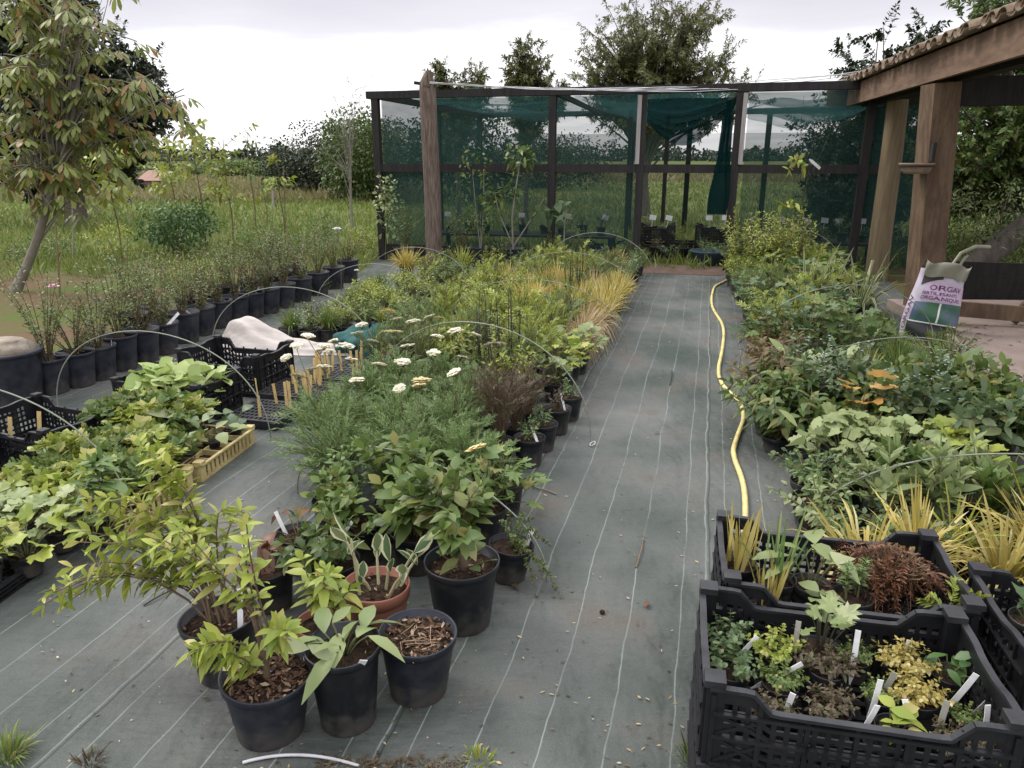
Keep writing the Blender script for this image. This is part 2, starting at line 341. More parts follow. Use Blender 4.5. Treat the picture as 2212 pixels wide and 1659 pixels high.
def bushy(lf, st, rng, S, nodes, Ln, Wd, prof='ovate', droop=.25, elev=.5, t0=.25, fold=.15, rad=.003, pairs=2, mat=0, fan=None, top=True, edge=None, sides=4, rnd=.35, petiole=0):
    """stems S = (b, c, e) carrying leaves at nodes"""
    b, c, e = S; n = len(b)
    ts = np.linspace(0, 1, 6)
    if st is not None:
        path = bez(b[:, None], c[:, None], e[:, None], ts[None].repeat(n, 0))
        tubes(st, path, (rad*np.linspace(1, .45, 6))[None], sides)
    tn = np.linspace(t0, 1, nodes)[None] + rng.uniform(-.04, .04, (n, nodes)); tn = np.clip(tn, 0, 1)
    p = bez(b[:, None], c[:, None], e[:, None], tn); tg = bezd(b[:, None], c[:, None], e[:, None], tn)
    ref = np.where(np.abs(tg[..., 2:3]) > .9, np.array((1., 0, 0)), np.array((0, 0, 1.)))
    a1 = nrm(np.cross(tg, ref)); a2 = np.cross(tg, a1)
    th0 = rng.uniform(0, 6.28, (n, 1)) + np.arange(nodes)[None]*1.7
    B, D, U, LL = [], [], [], []
    for k in range(pairs):
        th = th0 + 2*math.pi*k/pairs + rng.normal(0, .25, (n, nodes))
        d = a1*np.cos(th)[..., None] + a2*np.sin(th)[..., None] + tg*elev + rng.normal(0, rnd*.5, (n, nodes, 3))
        B.append(p.reshape(-1, 3)); D.append(nrm(d).reshape(-1, 3))
        U.append((tg*.6 + np.array((0, 0, 1.)) + rng.normal(0, rnd, (n, nodes, 3))).reshape(-1, 3))
        LL.append((np.full((n, nodes), 1.)*(1 - .45*np.abs(tn - .55)/.55)*rng.uniform(.7, 1.15, (n, nodes))).reshape(-1))
    if top:
        B.append(e); D.append(bezd(b, c, e, np.ones(n))); U.append(rng.normal(0, 1, (n, 3)) + np.array((0, 0, .3))); LL.append(np.full(n, .7))
    B = np.concatenate(B); D = np.concatenate(D); U = np.concatenate(U); s = np.concatenate(LL)
    if petiole: B = B + D*(petiole*s)[:, None]
    if fan: fans(lf, rng, B, D, U, Ln*s, fan, mat=mat)
    else: blades(lf, B, D, U, Ln*s, Wd*s, prof, droop*rng.uniform(.3, 1.5, len(B)), fold, mat, edge)
def grass(lf, rng, n, h, spread, wd, droop=.6, r0=.04, mat=0, hv=.4, edge=None, fold=0):
    ph = rng.uniform(0, 6.283, n); rr = np.sqrt(rng.uniform(0, 1, n))
    cs = np.stack([np.cos(ph), np.sin(ph)], 1)
    b = np.concatenate([cs*(r0*rr)[:, None], np.zeros((n, 1))], 1)
    d = np.concatenate([cs*(spread*rr)[:, None] + rng.normal(0, .12, (n, 2)), np.ones((n, 1))], 1)
    ln = h*rng.uniform(1 - hv, 1.1, n)
    blades(lf, b, d, np.concatenate([cs, np.full((n, 1), .2)], 1) + rng.normal(0, .25, (n, 3)), ln, wd*rng.uniform(.7, 1.2, n), 'grass', droop*rng.uniform(.2, 1.3, n)*(.3 + rr), fold, mat, edge)
def pinnate(lf, rng, B, D, U, Ln, pairs=9, lr=.22, wr=.28, droop=.25, ang=.9, mat=0, prof='leaflet'):
    """feathery leaves: rachis from B along D, thin leaflets both sides"""
    N = len(B); D = nrm(D); sd = nrm(np.cross(D, U)); t = np.linspace(.12, 1, pairs)
    Ln = np.broadcast_to(np.asarray(Ln, float), (N,))
    p = B[:, None] + D[:, None]*(Ln[:, None, None]*t[:, None]); p[..., 2] -= droop*Ln[:, None]*t**2
    sz = (Ln[:, None]*lr*np.sin(np.clip(t*2.6 + .35, 0, 3.0))[None])*rng.uniform(.8, 1.2, (N, pairs))
    sz = np.maximum(sz, .12*lr*Ln[:, None])
    for s in (-1, 1):
        d = D[:, None] + s*ang*sd[:, None] + rng.normal(0, .22, (N, pairs, 3))
        blades(lf, p.reshape(-1, 3), d.reshape(-1, 3), np.repeat(U, pairs, 0) + rng.normal(0, .3, (N*pairs, 3)), sz.ravel(), sz.ravel()*wr, prof, .15, 0, mat)
    tubes(lf, p, np.full((N, pairs), .0011), 3, mat)
def rosette(lf, st, rng, n, h, spread, Ln, Wd=None, fan=None, prof='lance', droop=.3, mat=0, r0=.02, rad=.002, fold=.15, edge=None, hv=.5, tilt=.35):
    S = stem_set(rng, n, h, spread, r0, hv=hv, dome=.45)
    b, c, e = S
    if st is not None:
        tubes(st, bez(b[:, None], c[:, None], e[:, None], np.linspace(0, 1, 5)[None].repeat(n, 0)), np.full((n, 5), rad), 4)
    out = e - b; out[:, 2] = 0; out = nrm(out + rng.normal(0, .05, (n, 3))*np.array((1, 1, 0)))
    d = out + np.array((0, 0, 1))*rng.normal(tilt, .3, (n, 1))
    u = np.array((0, 0, 1.)) + rng.normal(0, .3, (n, 3))
    s = rng.uniform(.6, 1.15, n)
    if fan: fans(lf, rng, e, d, u, Ln*s, fan, mat=mat)
    else: blades(lf, e, d, u, Ln*s, (Wd or Ln*.4)*s, prof, droop*rng.uniform(.3, 1.4, n), fold, mat, edge)

# ------------------------------------------------------------ pots and potted plants
_pm = {}
def pot_mesh(r, h, mat, lip=.012, seg=24):
    k = (round(r, 4), round(h, 4), mat, seg)
    if k not in _pm:
        m = MB()
        lathe(m, [(0.001, .004), (r*.70, 0), (r*.735, .006), (r*.93, h - lip*2.2), (r*.935, h - lip*2), (r*.985, h - lip*1.9), (r*1.0, h - lip*.2), (r*.985, h), (r*.945, h - .002), (r*.9, h*.8), (.001, h*.79)], seg, wob=.012)
        _pm[k] = m.mesh('pot', M[mat])
    return _pm[k]
_sm = {}
def soil_mesh(r, h, chips=0, seed=0, lvl=.84):
    k = (round(r, 4), round(h, 4), chips, seed)
    if k in _sm: return _sm[k]
    rng = np.random.default_rng(900 + seed); m = MB(); seg = 20
    R = np.array([0, .35, .7, .9, 1.0])*r*.915; z = h*lvl
    an = np.arange(seg)*2*math.pi/seg
    v = np.stack([R[:, None]*np.cos(an), R[:, None]*np.sin(an), z + rng.normal(0, .004, (5, seg))*np.array([0, 1, 1, 1, .3])[:, None] + .008*(1 - R/r)[:, None]], -1)
    v[0, :, 2] = z + .008
    idx = np.arange(5*seg).reshape(5, seg); nx = np.roll(idx, -1, 1)
    m.add(v, np.stack([idx[:-1], idx[1:], nx[1:], nx[:-1]], -1).reshape(-1, 4), 0)
    if chips:
        a = rng.uniform(0, 6.28, chips); q = np.sqrt(rng.uniform(0, 1, chips))*r*.84
        b = np.stack([q*np.cos(a), q*np.sin(a), z + rng.uniform(.006, .016, chips)], 1)
        d = rng.normal(0, 1, (chips, 3))*np.array((1, 1, .3)); u = np.array((0, 0, 1)) + rng.normal(0, .5, (chips, 3))
        ln = rng.uniform(.008, .024, chips)*r/.11
        blades(m, b, d, u, ln, ln*rng.uniform(.25, .6, chips), 'tiny', 0, .2, 1)
    _sm[k] = m.mesh('soil', [M['soil'], M['bark']])
    return _sm[k]
_tm = {}
def stake_mesh(seed, h=.10, w=.013, mat='tag', bend=.12):
    if mat == 'wood_tag': bend = .01
    k = (seed, h, w, mat)
    if k not in _tm:
        m = MB(); n = 6; zz = np.linspace(-.03, h, n); t = np.linspace(0, 1, n)
        for sgn in (1,):
            ctr = np.stack([0*t, bend*h*t**2, zz], 1)
            hw = np.where(t < .02, .2, 1)*w/2
            th = .0007
            v = np.stack([ctr + np.stack([-hw, 0*hw - th, 0*hw], 1), ctr + np.stack([hw, 0*hw - th, 0*hw], 1), ctr + np.stack([hw, 0*hw + th, 0*hw], 1), ctr + np.stack([-hw, 0*hw + th, 0*hw], 1)], 1)
            idx = np.arange(n*4).reshape(n, 4); nx = np.roll(idx, -1, 1)
            m.add(v, np.stack([idx[:-1], nx[:-1], nx[1:], idx[1:]], -1).reshape(-1, 4))
            m.add(v[-1], [(0, 1, 2, 3)])
        _tm[k] = m.mesh('plant_label', M[mat], smooth=False)
    return _tm[k]
def add_stake(root, x, y, z, rz=0., tilt=(.2, 0.), h=.10, mat='tag', w=.013):
    o = link('plant_label', stake_mesh(0, h, w, mat), root)
    o.location = (x, y, z); o.rotation_euler = (tilt[0], tilt[1], rz)
    return o

KIND = {}
def define(kind, obj_name, variants, pot=(.075, .13, 'pot')):
    """variants: functions(rng) -> list of (part name, MB, materials)"""
    KIND[kind] = dict(name=obj_name, pot=pot, var=[])
    for i, fn in enumerate(variants):
        rng = np.random.default_rng(hash_(kind) + i*17)
        KIND[kind]['var'].append([(nm_, mb.mesh(nm_, mats)) for nm_, mb, mats in fn(rng) if mb.n])
def hash_(s):
    h = 7
    for ch in s: h = (h*31 + ord(ch)) % 100003
    return h
RI = random.Random(5)
def plant(kind, x, y, label, group=None, z=0, s=1., rz=None, v=None, pot=True, cat='potted plant', stake=None, tilt=(0, 0), soilchips=0, potspec=None, name=None):
    K = KIND[kind]
    rz = RI.uniform(0, 6.28) if rz is None else rz
    root = thing(name or K['name'], label, cat, (x, y, z), rz, group, s, tilt)
    r, h, pm = potspec or K['pot']; zl = 0
    if pot:
        po = link('pot', pot_mesh(r, h, pm), root)
        link('soil', soil_mesh(r, h, soilchips, 0 if not soilchips else RI.randint(0, 3)), po)
        zl = h*.84
    var = K['var'][(v if v is not None else RI.randrange(len(K['var']))) % len(K['var'])]
    for nm_, me in var:
        o = link(nm_, me, root); o.location = (0, 0, zl)
    if stake:
        a = RI.uniform(0, 6.28)
        add_stake(root, math.cos(a)*r*.6, math.sin(a)*r*.6, zl, -rz + RI.uniform(-.6, .6), (RI.uniform(-.5, .3), RI.uniform(-.4, .4)), RI.uniform(.08, .13), stake)
    return root

def v_grass(mat, n=150, h=.34, sp=.55, wd=.006, droop=.6, edge=None, **k):
    def f(rng):
        m = MB(); grass(m, rng, n, h, sp, wd, droop, edge=edge, **k)
        return [('foliage', m, L[mat] if edge is None else [L[mat], L['cream']])]
    return f
def v_bushy(mat, n=12, h=.32, sp=.15, nodes=8, Ln=.05, Wd=.02, prof='ovate', stem='stem', flowers=None, nf=0, fs=.014, **k):
    def f(rng):
        lf, st = MB(), MB(); S = stem_set(rng, n, h, sp)
        bushy(lf, st, rng, S, nodes, Ln, Wd, prof, **k)
        out = [('foliage', lf, [L[mat]] + ([L[flowers]] if flowers else [])), ('stem', st, M[stem])]
        if flowers:
            fl = lf; i = rng.integers(0, n, nf); t = rng.uniform(.8, 1.05, nf)
            p = bez(S[0][i], S[1][i], S[2][i], t) + rng.normal(0, .018, (nf, 3)) + np.array((0, 0, .012))
            for q in range(4):
                a = q*math.pi/2 + rng.uniform(0, 1, nf)
                blades(fl, p, np.stack([np.cos(a), np.sin(a), 0*a + .3], 1), (0, 0, 1.), fs*.6, fs*.45, 'tiny', 0, 0, 1)
        return out
    return f
def v_feather(mat, n=26, h=.34, sp=.16, Ln=.15, pairs=9, lr=.22, wr=.28, stem='stem', tilt=.9, rows=1, **k):
    def f(rng):
        lf, st = MB(), MB()
        S = stem_set(rng, n, h, sp); b, c, e = S
        tubes(st, bez(b[:, None], c[:, None], e[:, None], np.linspace(0, 1, 5)[None].repeat(n, 0)), np.full((n, 5), .0022), 4)
        for q in range(rows):
            t = rng.uniform(.35, 1, n); p = bez(b, c, e, t); tg = bezd(b, c, e, t)
            a = rng.uniform(0, 6.28, n); o = np.stack([np.cos(a), np.sin(a), 0*a], 1)
            pinnate(lf, rng, p, tg*tilt + o*.8, np.array((0, 0, 1.)) + rng.normal(0, .5, (n, 3)), Ln*rng.uniform(.7, 1.2, n), pairs, lr, wr, **k)
        return [('foliage', lf, L[mat]), ('stem', st, M[stem])]
    return f
def v_rosette(mat, n=30, h=.2, sp=.16, Ln=.07, fan='lobed', stem='stem', **k):
    def f(rng):
        lf, st = MB(), MB(); rosette(lf, st, rng, n, h, sp, Ln, fan=fan, **k)
        mats = L[mat] if 'edge' not in k else [L[mat], L['cream']]
        return [('foliage', lf, mats), ('stem', st, M[stem])]
    return f
def both(*fs):
    def f(rng):
        out = []
        for q in fs: out += q(rng)
        return out
    return f

define('goldgrass', 'grass_pot', [v_grass('gold', 280, .33, .7, .0075), v_grass('gold', 260, .36, .6, .0075, droop=.8), v_grass('gold', 300, .30, .8, .007)])
define('tangrass', 'grass_pot', [v_grass('tan', 320, .30, .8, .0065, 1.0), v_grass('tan', 300, .33, .85, .0065, 1.1)])
define('greengrass', 'grass_pot', [v_grass('green', 230, .32, .6, .0075, .6), v_grass('lime', 230, .32, .6, .0075, .7)])
define('yellowgrass', 'grass_pot', [v_grass('gold', 130, .33, .9, .010, .9), v_grass('lime', 60, .3, .8, .012, .9), v_grass('gold', 120, .36, .75, .010, .8)], pot=(.085, .14, 'pot'))
define('variegrass', 'grass_pot', [v_grass('green', 46, .55, .75, .019, .9, edge=1), v_grass('green', 40, .5, .8, .017, 1.0, edge=1)], pot=(.095, .16, 'pot'))
define('limebush', 'potted_perennial', [v_bushy('lime', 22, .30, .17, 9, .052, .018, 'lance'), v_bushy('lime', 24, .27, .18, 8, .046, .02), v_bushy('lime', 20, .33, .16, 10, .052, .019, 'lance')])
define('greenbush', 'potted_perennial', [v_bushy('green', 14, .28, .15, 8, .05, .02), v_bushy('green', 13, .32, .14, 8, .058, .022, 'lance'), v_bushy('bluegreen', 14, .27, .15, 8, .05, .022)])
define('limefeather', 'potted_feathery_perennial', [v_feather('lime', 60, .34, .18, .14, 10, .26, .24, tilt=1.5), v_feather('lime', 56, .38, .17, .15, 11, .24, .24, tilt=1.6)])
define('greenfeather', 'potted_feathery_perennial', [v_feather('green', 40, .34, .17, .13, 9, .26, .22), v_feather('greygreen', 38, .36, .17, .13, 9, .26, .22)])
define('yarrow', 'potted_yarrow', [v_feather('greygreen', 95, .27, .21, .17, 15, .17, .2, rows=2, tilt=2.0), v_feather('greygreen', 95, .29, .21, .17, 15, .17, .2, rows=2, tilt=2.0), v_feather('greygreen', 95, .25, .22, .17, 15, .17, .2, rows=2, tilt=1.7)], pot=(.10, .16, 'pot'))
define('bronze', 'potted_feathery_perennial', [v_feather('brown', 60, .46, .16, .15, 14, .22, .12, stem='stem_brown', rows=2, tilt=1.3), v_feather('brown', 50, .40, .15, .14, 14, .22, .12, stem='stem_brown', rows=2, tilt=1.2)], pot=(.08, .15, 'pot'))
define('lowbrown', 'potted_perennial', [v_bushy('brown', 12, .12, .07, 6, .03, .013, stem='stem_brown'), v_bushy('brown', 10, .15, .07, 7, .028, .012, stem='stem_brown'), v_bushy('greygreen', 9, .13, .06, 6, .032, .011, 'lance')], pot=(.083, .15, 'pot'))
define('spire', 'potted_spire_plant', [both(v_bushy('dark', 6, .66, .06, 46, .022, .006, 'tiny', stem='stem_dark', elev=.8, t0=.3, rad=.004), v_feather('green', 30, .26, .15, .12, 9))], pot=(.08, .15, 'pot'))
define('palmate', 'potted_perennial', [v_rosette('green', 46, .36, .22, .095, 'maple', rad=.0025), v_rosette('bluegreen', 44, .33, .22, .1, 'maple'), v_rosette('mid', 46, .38, .2, .095, 'maple')], pot=(.085, .14, 'pot'))
define('lobedlime', 'potted_perennial', [v_rosette('lime', 34, .24, .15, .075, 'maple'), v_rosette('pale', 34, .22, .16, .07, 'lobed')], pot=(.08, .13, 'pot'))
define('broad', 'potted_broadleaf', [v_bushy('green', 22, .36, .24, 6, .13, .06, 'ovate', droop=.3, elev=.7, rnd=.5), v_bushy('bluegreen', 20, .36, .23, 6, .14, .065, 'ovate', droop=.3, elev=.7, rnd=.5), v_bushy('green', 22, .34, .24, 6, .12, .06, 'ovate', droop=.25, elev=.8, rnd=.5)], pot=(.095, .16, 'pot'))
define('bigleaf', 'potted_broadleaf', [v_rosette('pale', 7, .28, .14, .21, None, Wd=.10, prof='ovate', rad=.005, tilt=.8, droop=.3, fold=.2), v_rosette('bluegreen', 5, .32, .14, .16, 'round', rad=.005, tilt=.8)], pot=(.095, .16, 'pot'))
define('redleaf', 'potted_perennial', [v_bushy('red', 18, .32, .25, 8, .10, .034, 'lance', stem='stem_brown', droop=.45, t0=.06), v_bushy('mid', 20, .34, .25, 8, .10, .038, 'lance', stem='stem_brown', droop=.45, t0=.06)], pot=(.075, .09, 'pot'))
define('forgetmenot', 'potted_flowering_perennial', [v_bushy('bluegreen', 14, .40, .2, 6, .07, .03, flowers='bluefl', nf=34, fs=.013)], pot=(.085, .15, 'pot'))
define('paleheuchera', 'potted_heuchera', [v_rosette('pale', 40, .2, .16, .07, 'lobed', droop=.1), v_rosette('pale', 36, .17, .16, .065, 'lobed'), v_rosette('lime', 36, .18, .16, .065, 'lobed')], pot=(.08, .13, 'pot'))
define('orangeheuchera', 'potted_heuchera', [v_rosette('orange', 6, .34, .07, .12, 'lobed', stem='stem_brown', hv=.15)], pot=(.08, .13, 'pot'))
define('smallpale', 'potted_perennial', [v_bushy('pale', 16, .16, .15, 6, .04, .02), v_bushy('greygreen', 18, .15, .15, 6, .036, .017), v_bushy('bluegreen', 16, .15, .14, 6, .034, .018)], pot=(.07, .09, 'pot'))
define('lanceleaf', 'potted_lance_leaved_perennial', [v_bushy('pale', 6, .30, .1, 8, .14, .042, 'lance', droop=.15, elev=.9), v_bushy('pale', 5, .34, .08, 9, .13, .038, 'lance', droop=.15, elev=1.0), v_bushy('green', 6, .28, .1, 8, .13, .04, 'lance', droop=.15, elev=.9)], pot=(.08, .14, 'pot'))
define('lavender', 'potted_lavender', [v_bushy('greygreen', 26, .26, .13, 12, .03, .006, 'lance', flowers='white', nf=24, fs=.012), v_bushy('greygreen', 24, .3, .14, 12, .032, .006, 'lance')], pot=(.075, .13, 'pot'))
define('lowlime', 'potted_perennial', [v_bushy('lime', 18, .2, .16, 6, .042, .02), v_bushy('green', 18, .19, .16, 6, .04, .02, flowers='white', nf=10), v_grass('lime', 120, .2, .8, .006, .8), v_feather('lime', 36, .2, .15, .11, 8)], pot=(.08, .12, 'pot'))
define('limeshrub', 'potted_shrub', [v_bushy('lime', 26, .78, .28, 15, .062, .02, 'lance', stem='stem_brown', rad=.004, t0=.15), v_bushy('lime', 24, .68, .28, 14, .06, .02, 'lance', stem='stem_brown', rad=.004, t0=.15)], pot=(.12, .22, 'pot'))
define('wispy', 'potted_shrub', [v_bushy('mid', 22, .55, .27, 15, .042, .015, 'lance', stem='stem_brown', t0=.04), v_bushy('green', 20, .72, .27, 17, .044, .015, 'lance', stem='stem_brown', t0=.12), v_bushy('willow', 24, .42, .28, 12, .042, .016, 'lance', stem='stem_brown', t0=.1)], pot=(.14, .25, 'pot_side'))
define('darkshrub', 'potted_shrub', [v_bushy('mid', 14, .75, .26, 14, .06, .024, stem='stem_brown', rad=.004, t0=.15), v_bushy('green', 13, .65, .25, 13, .055, .022, stem='stem_brown', rad=.004, t0=.15)], pot=(.14, .25, 'pot'))
define('seedling', 'seedling', [v_bushy('green', 6, .07, .045, 5, .02, .012, rad=.0012), v_bushy('lime', 6, .06, .045, 5, .018, .012, rad=.0012), v_bushy('bluegreen', 7, .06, .045, 5, .016, .011, rad=.0012), v_bushy('brown', 8, .05, .045, 5, .016, .009, rad=.0012), v_feather('green', 16, .05, .04, .05, 6), v_rosette('lime', 8, .07, .04, .04, None, prof='ovate', Wd=.022)], pot=(.042, .07, 'pot'))

# ------------------------------------------------------------ ground, fabric, meadow
def sheet(name, pts, z, mat, kind='structure', thick=0.0):
    m = MB(); n = len(pts); v = [(x, y, z) for x, y in pts]
    m.add(v, [list(range(n))])
    o = m.build(name, mat, smooth=False); setting(o, kind); return o
def ground_mat():
    m, t = new_mat('field_ground')
    co = nd(t, 'ShaderNodeTexCoord')
    def noise(s, d=6):
        n = nd(t, 'ShaderNodeTexNoise'); n.inputs['Scale'].default_value = s; n.inputs['Detail'].default_value = d; t.links.new(co.outputs['Object'], n.inputs['Vector']); return n
    a = nd(t, 'ShaderNodeValToRGB'); a.color_ramp.elements[0].position = .40; a.color_ramp.elements[1].position = .60
    a.color_ramp.elements[0].color = (.12, .082, .05, 1); a.color_ramp.elements[1].color = (.085, .11, .03, 1)
    t.links.new(noise(.9, 8).outputs[0], a.inputs[0])
    b = nd(t, 'ShaderNodeValToRGB'); b.color_ramp.elements[0].position = .35; b.color_ramp.elements[1].position = .65
    b.color_ramp.elements[0].color = (.09, .125, .035, 1); b.color_ramp.elements[1].color = (.16, .17, .06, 1)
    t.links.new(noise(.02, 5).outputs[0], b.inputs[0])
    sp = nd(t, 'ShaderNodeSeparateXYZ'); t.links.new(co.outputs['Object'], sp.inputs[0])
    mr = nd(t, 'ShaderNodeMapRange'); mr.inputs[1].default_value = 9; mr.inputs[2].default_value = 16; t.links.new(sp.outputs[1], mr.inputs[0])
    x = nd(t, 'ShaderNodeMix', data_type='RGBA'); t.links.new(mr.outputs[0], x.inputs[0]); t.links.new(a.outputs[0], x.inputs[6]); t.links.new(b.outputs[0], x.inputs[7])
    p = nd(t, 'ShaderNodeBsdfPrincipled'); p.inputs['Roughness'].default_value = .95; p.inputs['Specular IOR Level'].default_value = .1
    t.links.new(x.outputs[2], p.inputs['Base Color'])
    bn = nd(t, 'ShaderNodeBump'); bn.inputs['Distance'].default_value = .03; bn.inputs['Strength'].default_value = .6; t.links.new(noise(14).outputs[0], bn.inputs['Height']); t.links.new(bn.outputs[0], p.inputs['Normal'])
    o = nd(t, 'ShaderNodeOutputMaterial'); t.links.new(p.outputs[0], o.inputs[0]); return m
def fabric_mat():
    """woven ground cover: pale planting lines every 17 cm, dust and damp stains"""
    m, t = new_mat('woven_ground_fabric')
    co = nd(t, 'ShaderNodeTexCoord')
    def noise(s, d=5, st=(1, 1, 1)):
        mpn = nd(t, 'ShaderNodeMapping'); mpn.inputs['Scale'].default_value = st; t.links.new(co.outputs['Object'], mpn.inputs[0])
        n = nd(t, 'ShaderNodeTexNoise'); n.inputs['Scale'].default_value = s; n.inputs['Detail'].default_value = d; t.links.new(mpn.outputs[0], n.inputs['Vector']); return n.outputs[0]
    def math_(op, a, b=None, c=None):
        n = nd(t, 'ShaderNodeMath', operation=op)
        for i, q in enumerate((a, b, c)):
            if q is None: continue
            if isinstance(q, (int, float)): n.inputs[i].default_value = q
            else: t.links.new(q, n.inputs[i])
        return n.outputs[0]
    sp = nd(t, 'ShaderNodeSeparateXYZ'); t.links.new(co.outputs['Object'], sp.inputs[0])
    X, Y = sp.outputs[0], sp.outputs[1]
    T = math_('SUBTRACT', X, math_('MULTIPLY', Y, .258))
    T = math_('ADD', T, math_('MULTIPLY', math_('SUBTRACT', noise(1.1, 2), .5), .055))
    T = math_('ADD', T, math_('MULTIPLY', math_('SUBTRACT', noise(7, 2), .5), .014))
    def line(off, per, w):
        u = math_('FRACT', math_('DIVIDE', math_('ADD', T, 20 + off), per))
        d = math_('MULTIPLY', math_('ABSOLUTE', math_('SUBTRACT', u, .5)), per)
        return math_('SUBTRACT', 1, math_('SMOOTH_MIN', 1, math_('DIVIDE', d, w), .3))
    l1 = line(.03, .172, .0032); l2 = line(.118, .86, .0045); l3 = line(.104, .86, .005)
    fade = nd(t, 'ShaderNodeMapRange'); fade.inputs[1].default_value = .3; fade.inputs[2].default_value = .6; fade.inputs[3].default_value = .15; fade.inputs[4].default_value = .75
    t.links.new(noise(2.3, 3), fade.inputs[0])
    base = nd(t, 'ShaderNodeValToRGB'); el = base.color_ramp.elements
    el[0].position = .33; el[0].color = (.046, .058, .051, 1); el[1].position = .70; el[1].color = (.138, .139, .130, 1)
    q = el.new(.5); q.color = (.088, .096, .090, 1)
    t.links.new(noise(1.3, 9), base.inputs[0])
    st = nd(t, 'ShaderNodeMapRange'); st.inputs[1].default_value = .53; st.inputs[2].default_value = .70; st.inputs[4].default_value = .8; t.links.new(noise(2.6, 8), st.inputs[0])
    x0 = nd(t, 'ShaderNodeMix', data_type='RGBA'); x0.inputs[7].default_value = (.085, .072, .058, 1); t.links.new(st.outputs[0], x0.inputs[0]); t.links.new(base.outputs[0], x0.inputs[6])
    dm = nd(t, 'ShaderNodeMapRange'); dm.inputs[1].default_value = .54; dm.inputs[2].default_value = .66; dm.inputs[4].default_value = .55; t.links.new(noise(.8, 7, (1.3, .7, 1)), dm.inputs[0])
    xd = nd(t, 'ShaderNodeMix', data_type='RGBA'); xd.inputs[7].default_value = (.030, .044, .036, 1); t.links.new(dm.outputs[0], xd.inputs[0]); t.links.new(x0.outputs[2], xd.inputs[6]); x0 = xd
    w = nd(t, 'ShaderNodeMapRange'); w.inputs[1].default_value = .3; w.inputs[2].default_value = .7; w.inputs[3].default_value = .78; w.inputs[4].default_value = 1.22; t.links.new(noise(320, 2), w.inputs[0])
    hs = nd(t, 'ShaderNodeHueSaturation'); t.links.new(x0.outputs[2], hs.inputs['Color']); t.links.new(w.outputs[0], hs.inputs['Value'])
    x1 = nd(t, 'ShaderNodeMix', data_type='RGBA'); x1.inputs[7].default_value = (.27, .32, .295, 1)
    t.links.new(math_('MULTIPLY', math_('MAXIMUM', l1, l2), fade.outputs[0]), x1.inputs[0]); t.links.new(hs.outputs[0], x1.inputs[6])
    x2 = nd(t, 'ShaderNodeMix', data_type='RGBA'); x2.inputs[7].default_value = (.02, .025, .022, 1)
    t.links.new(math_('MULTIPLY', l3, .8), x2.inputs[0]); t.links.new(x1.outputs[2], x2.inputs[6])
    p = nd(t, 'ShaderNodeBsdfPrincipled'); p.inputs['Roughness'].default_value = .7; p.inputs['Specular IOR Level'].default_value = .25
    t.links.new(x2.outputs[2], p.inputs['Base Color'])
    bn = nd(t, 'ShaderNodeBump'); bn.inputs['Distance'].default_value = .09; bn.inputs['Strength'].default_value = 1.0; t.links.new(math_('ADD', noise(3.2, 4, (1, .55, 1)), math_('MULTIPLY', noise(11, 3, (.35, 1, 1)), .28)), bn.inputs['Height'])
    t.links.new(bn.outputs[0], p.inputs['Normal'])
    o = nd(t, 'ShaderNodeOutputMaterial'); t.links.new(p.outputs[0], o.inputs[0]); return m

sheet('ground', [(-900, -200), (900, -200), (900, 1500), (-900, 1500)], 0, ground_mat())
MATP = [(-3.9, -2), (-3.55, 3.9), (-3.15, 5.0), (-2.85, 6.3), (-2.5, 7.4), (-2.1, 8.9), (-2.05, 11.45), (4.9, 9.75), (4.1, 7.2), (3.9, 6.55), (3.05, 4.15), (2.9, 2.6), (2.9, -2)]
sheet('ground_fabric', MATP, .004, fabric_mat())
sheet('threshold_soil', [(1.78, 10.02), (1.70, 10.35), (1.6, 10.75), (2.2, 10.85), (3.0, 10.72), (2.95, 9.95), (2.7, 9.78), (2.3, 9.93)], .008,
      pmat('trodden_soil', (.10, .062, .045), (.15, .10, .075), rough=.95, scale=7, bump=.5))
def in_poly(x, y, poly):
    c = np.zeros(len(x), bool); n = len(poly); j = n - 1
    for i in range(n):
        xi, yi = poly[i]; xj, yj = poly[j]
        c ^= ((yi > y) != (yj > y)) & (x < (xj - xi)*(y - yi)/((yj - yi) + 1e-12) + xi); j = i
    return c
def vnoise(x, y, s, seed=0):
    """cheap smooth value noise"""
    r = np.random.default_rng(seed); g = r.uniform(0, 1, (64, 64)); X = x/s; Y = y/s
    i = np.floor(X).astype(int); j = np.floor(Y).astype(int); fx = X - i; fy = Y - j; fx = fx*fx*(3 - 2*fx); fy = fy*fy*(3 - 2*fy)
    G = lambda a, b: g[a % 64, b % 64]
    return (G(i, j)*(1 - fx) + G(i + 1, j)*fx)*(1 - fy) + (G(i, j + 1)*(1 - fx) + G(i + 1, j + 1)*fx)*fy
rng = np.random.default_rng(3)
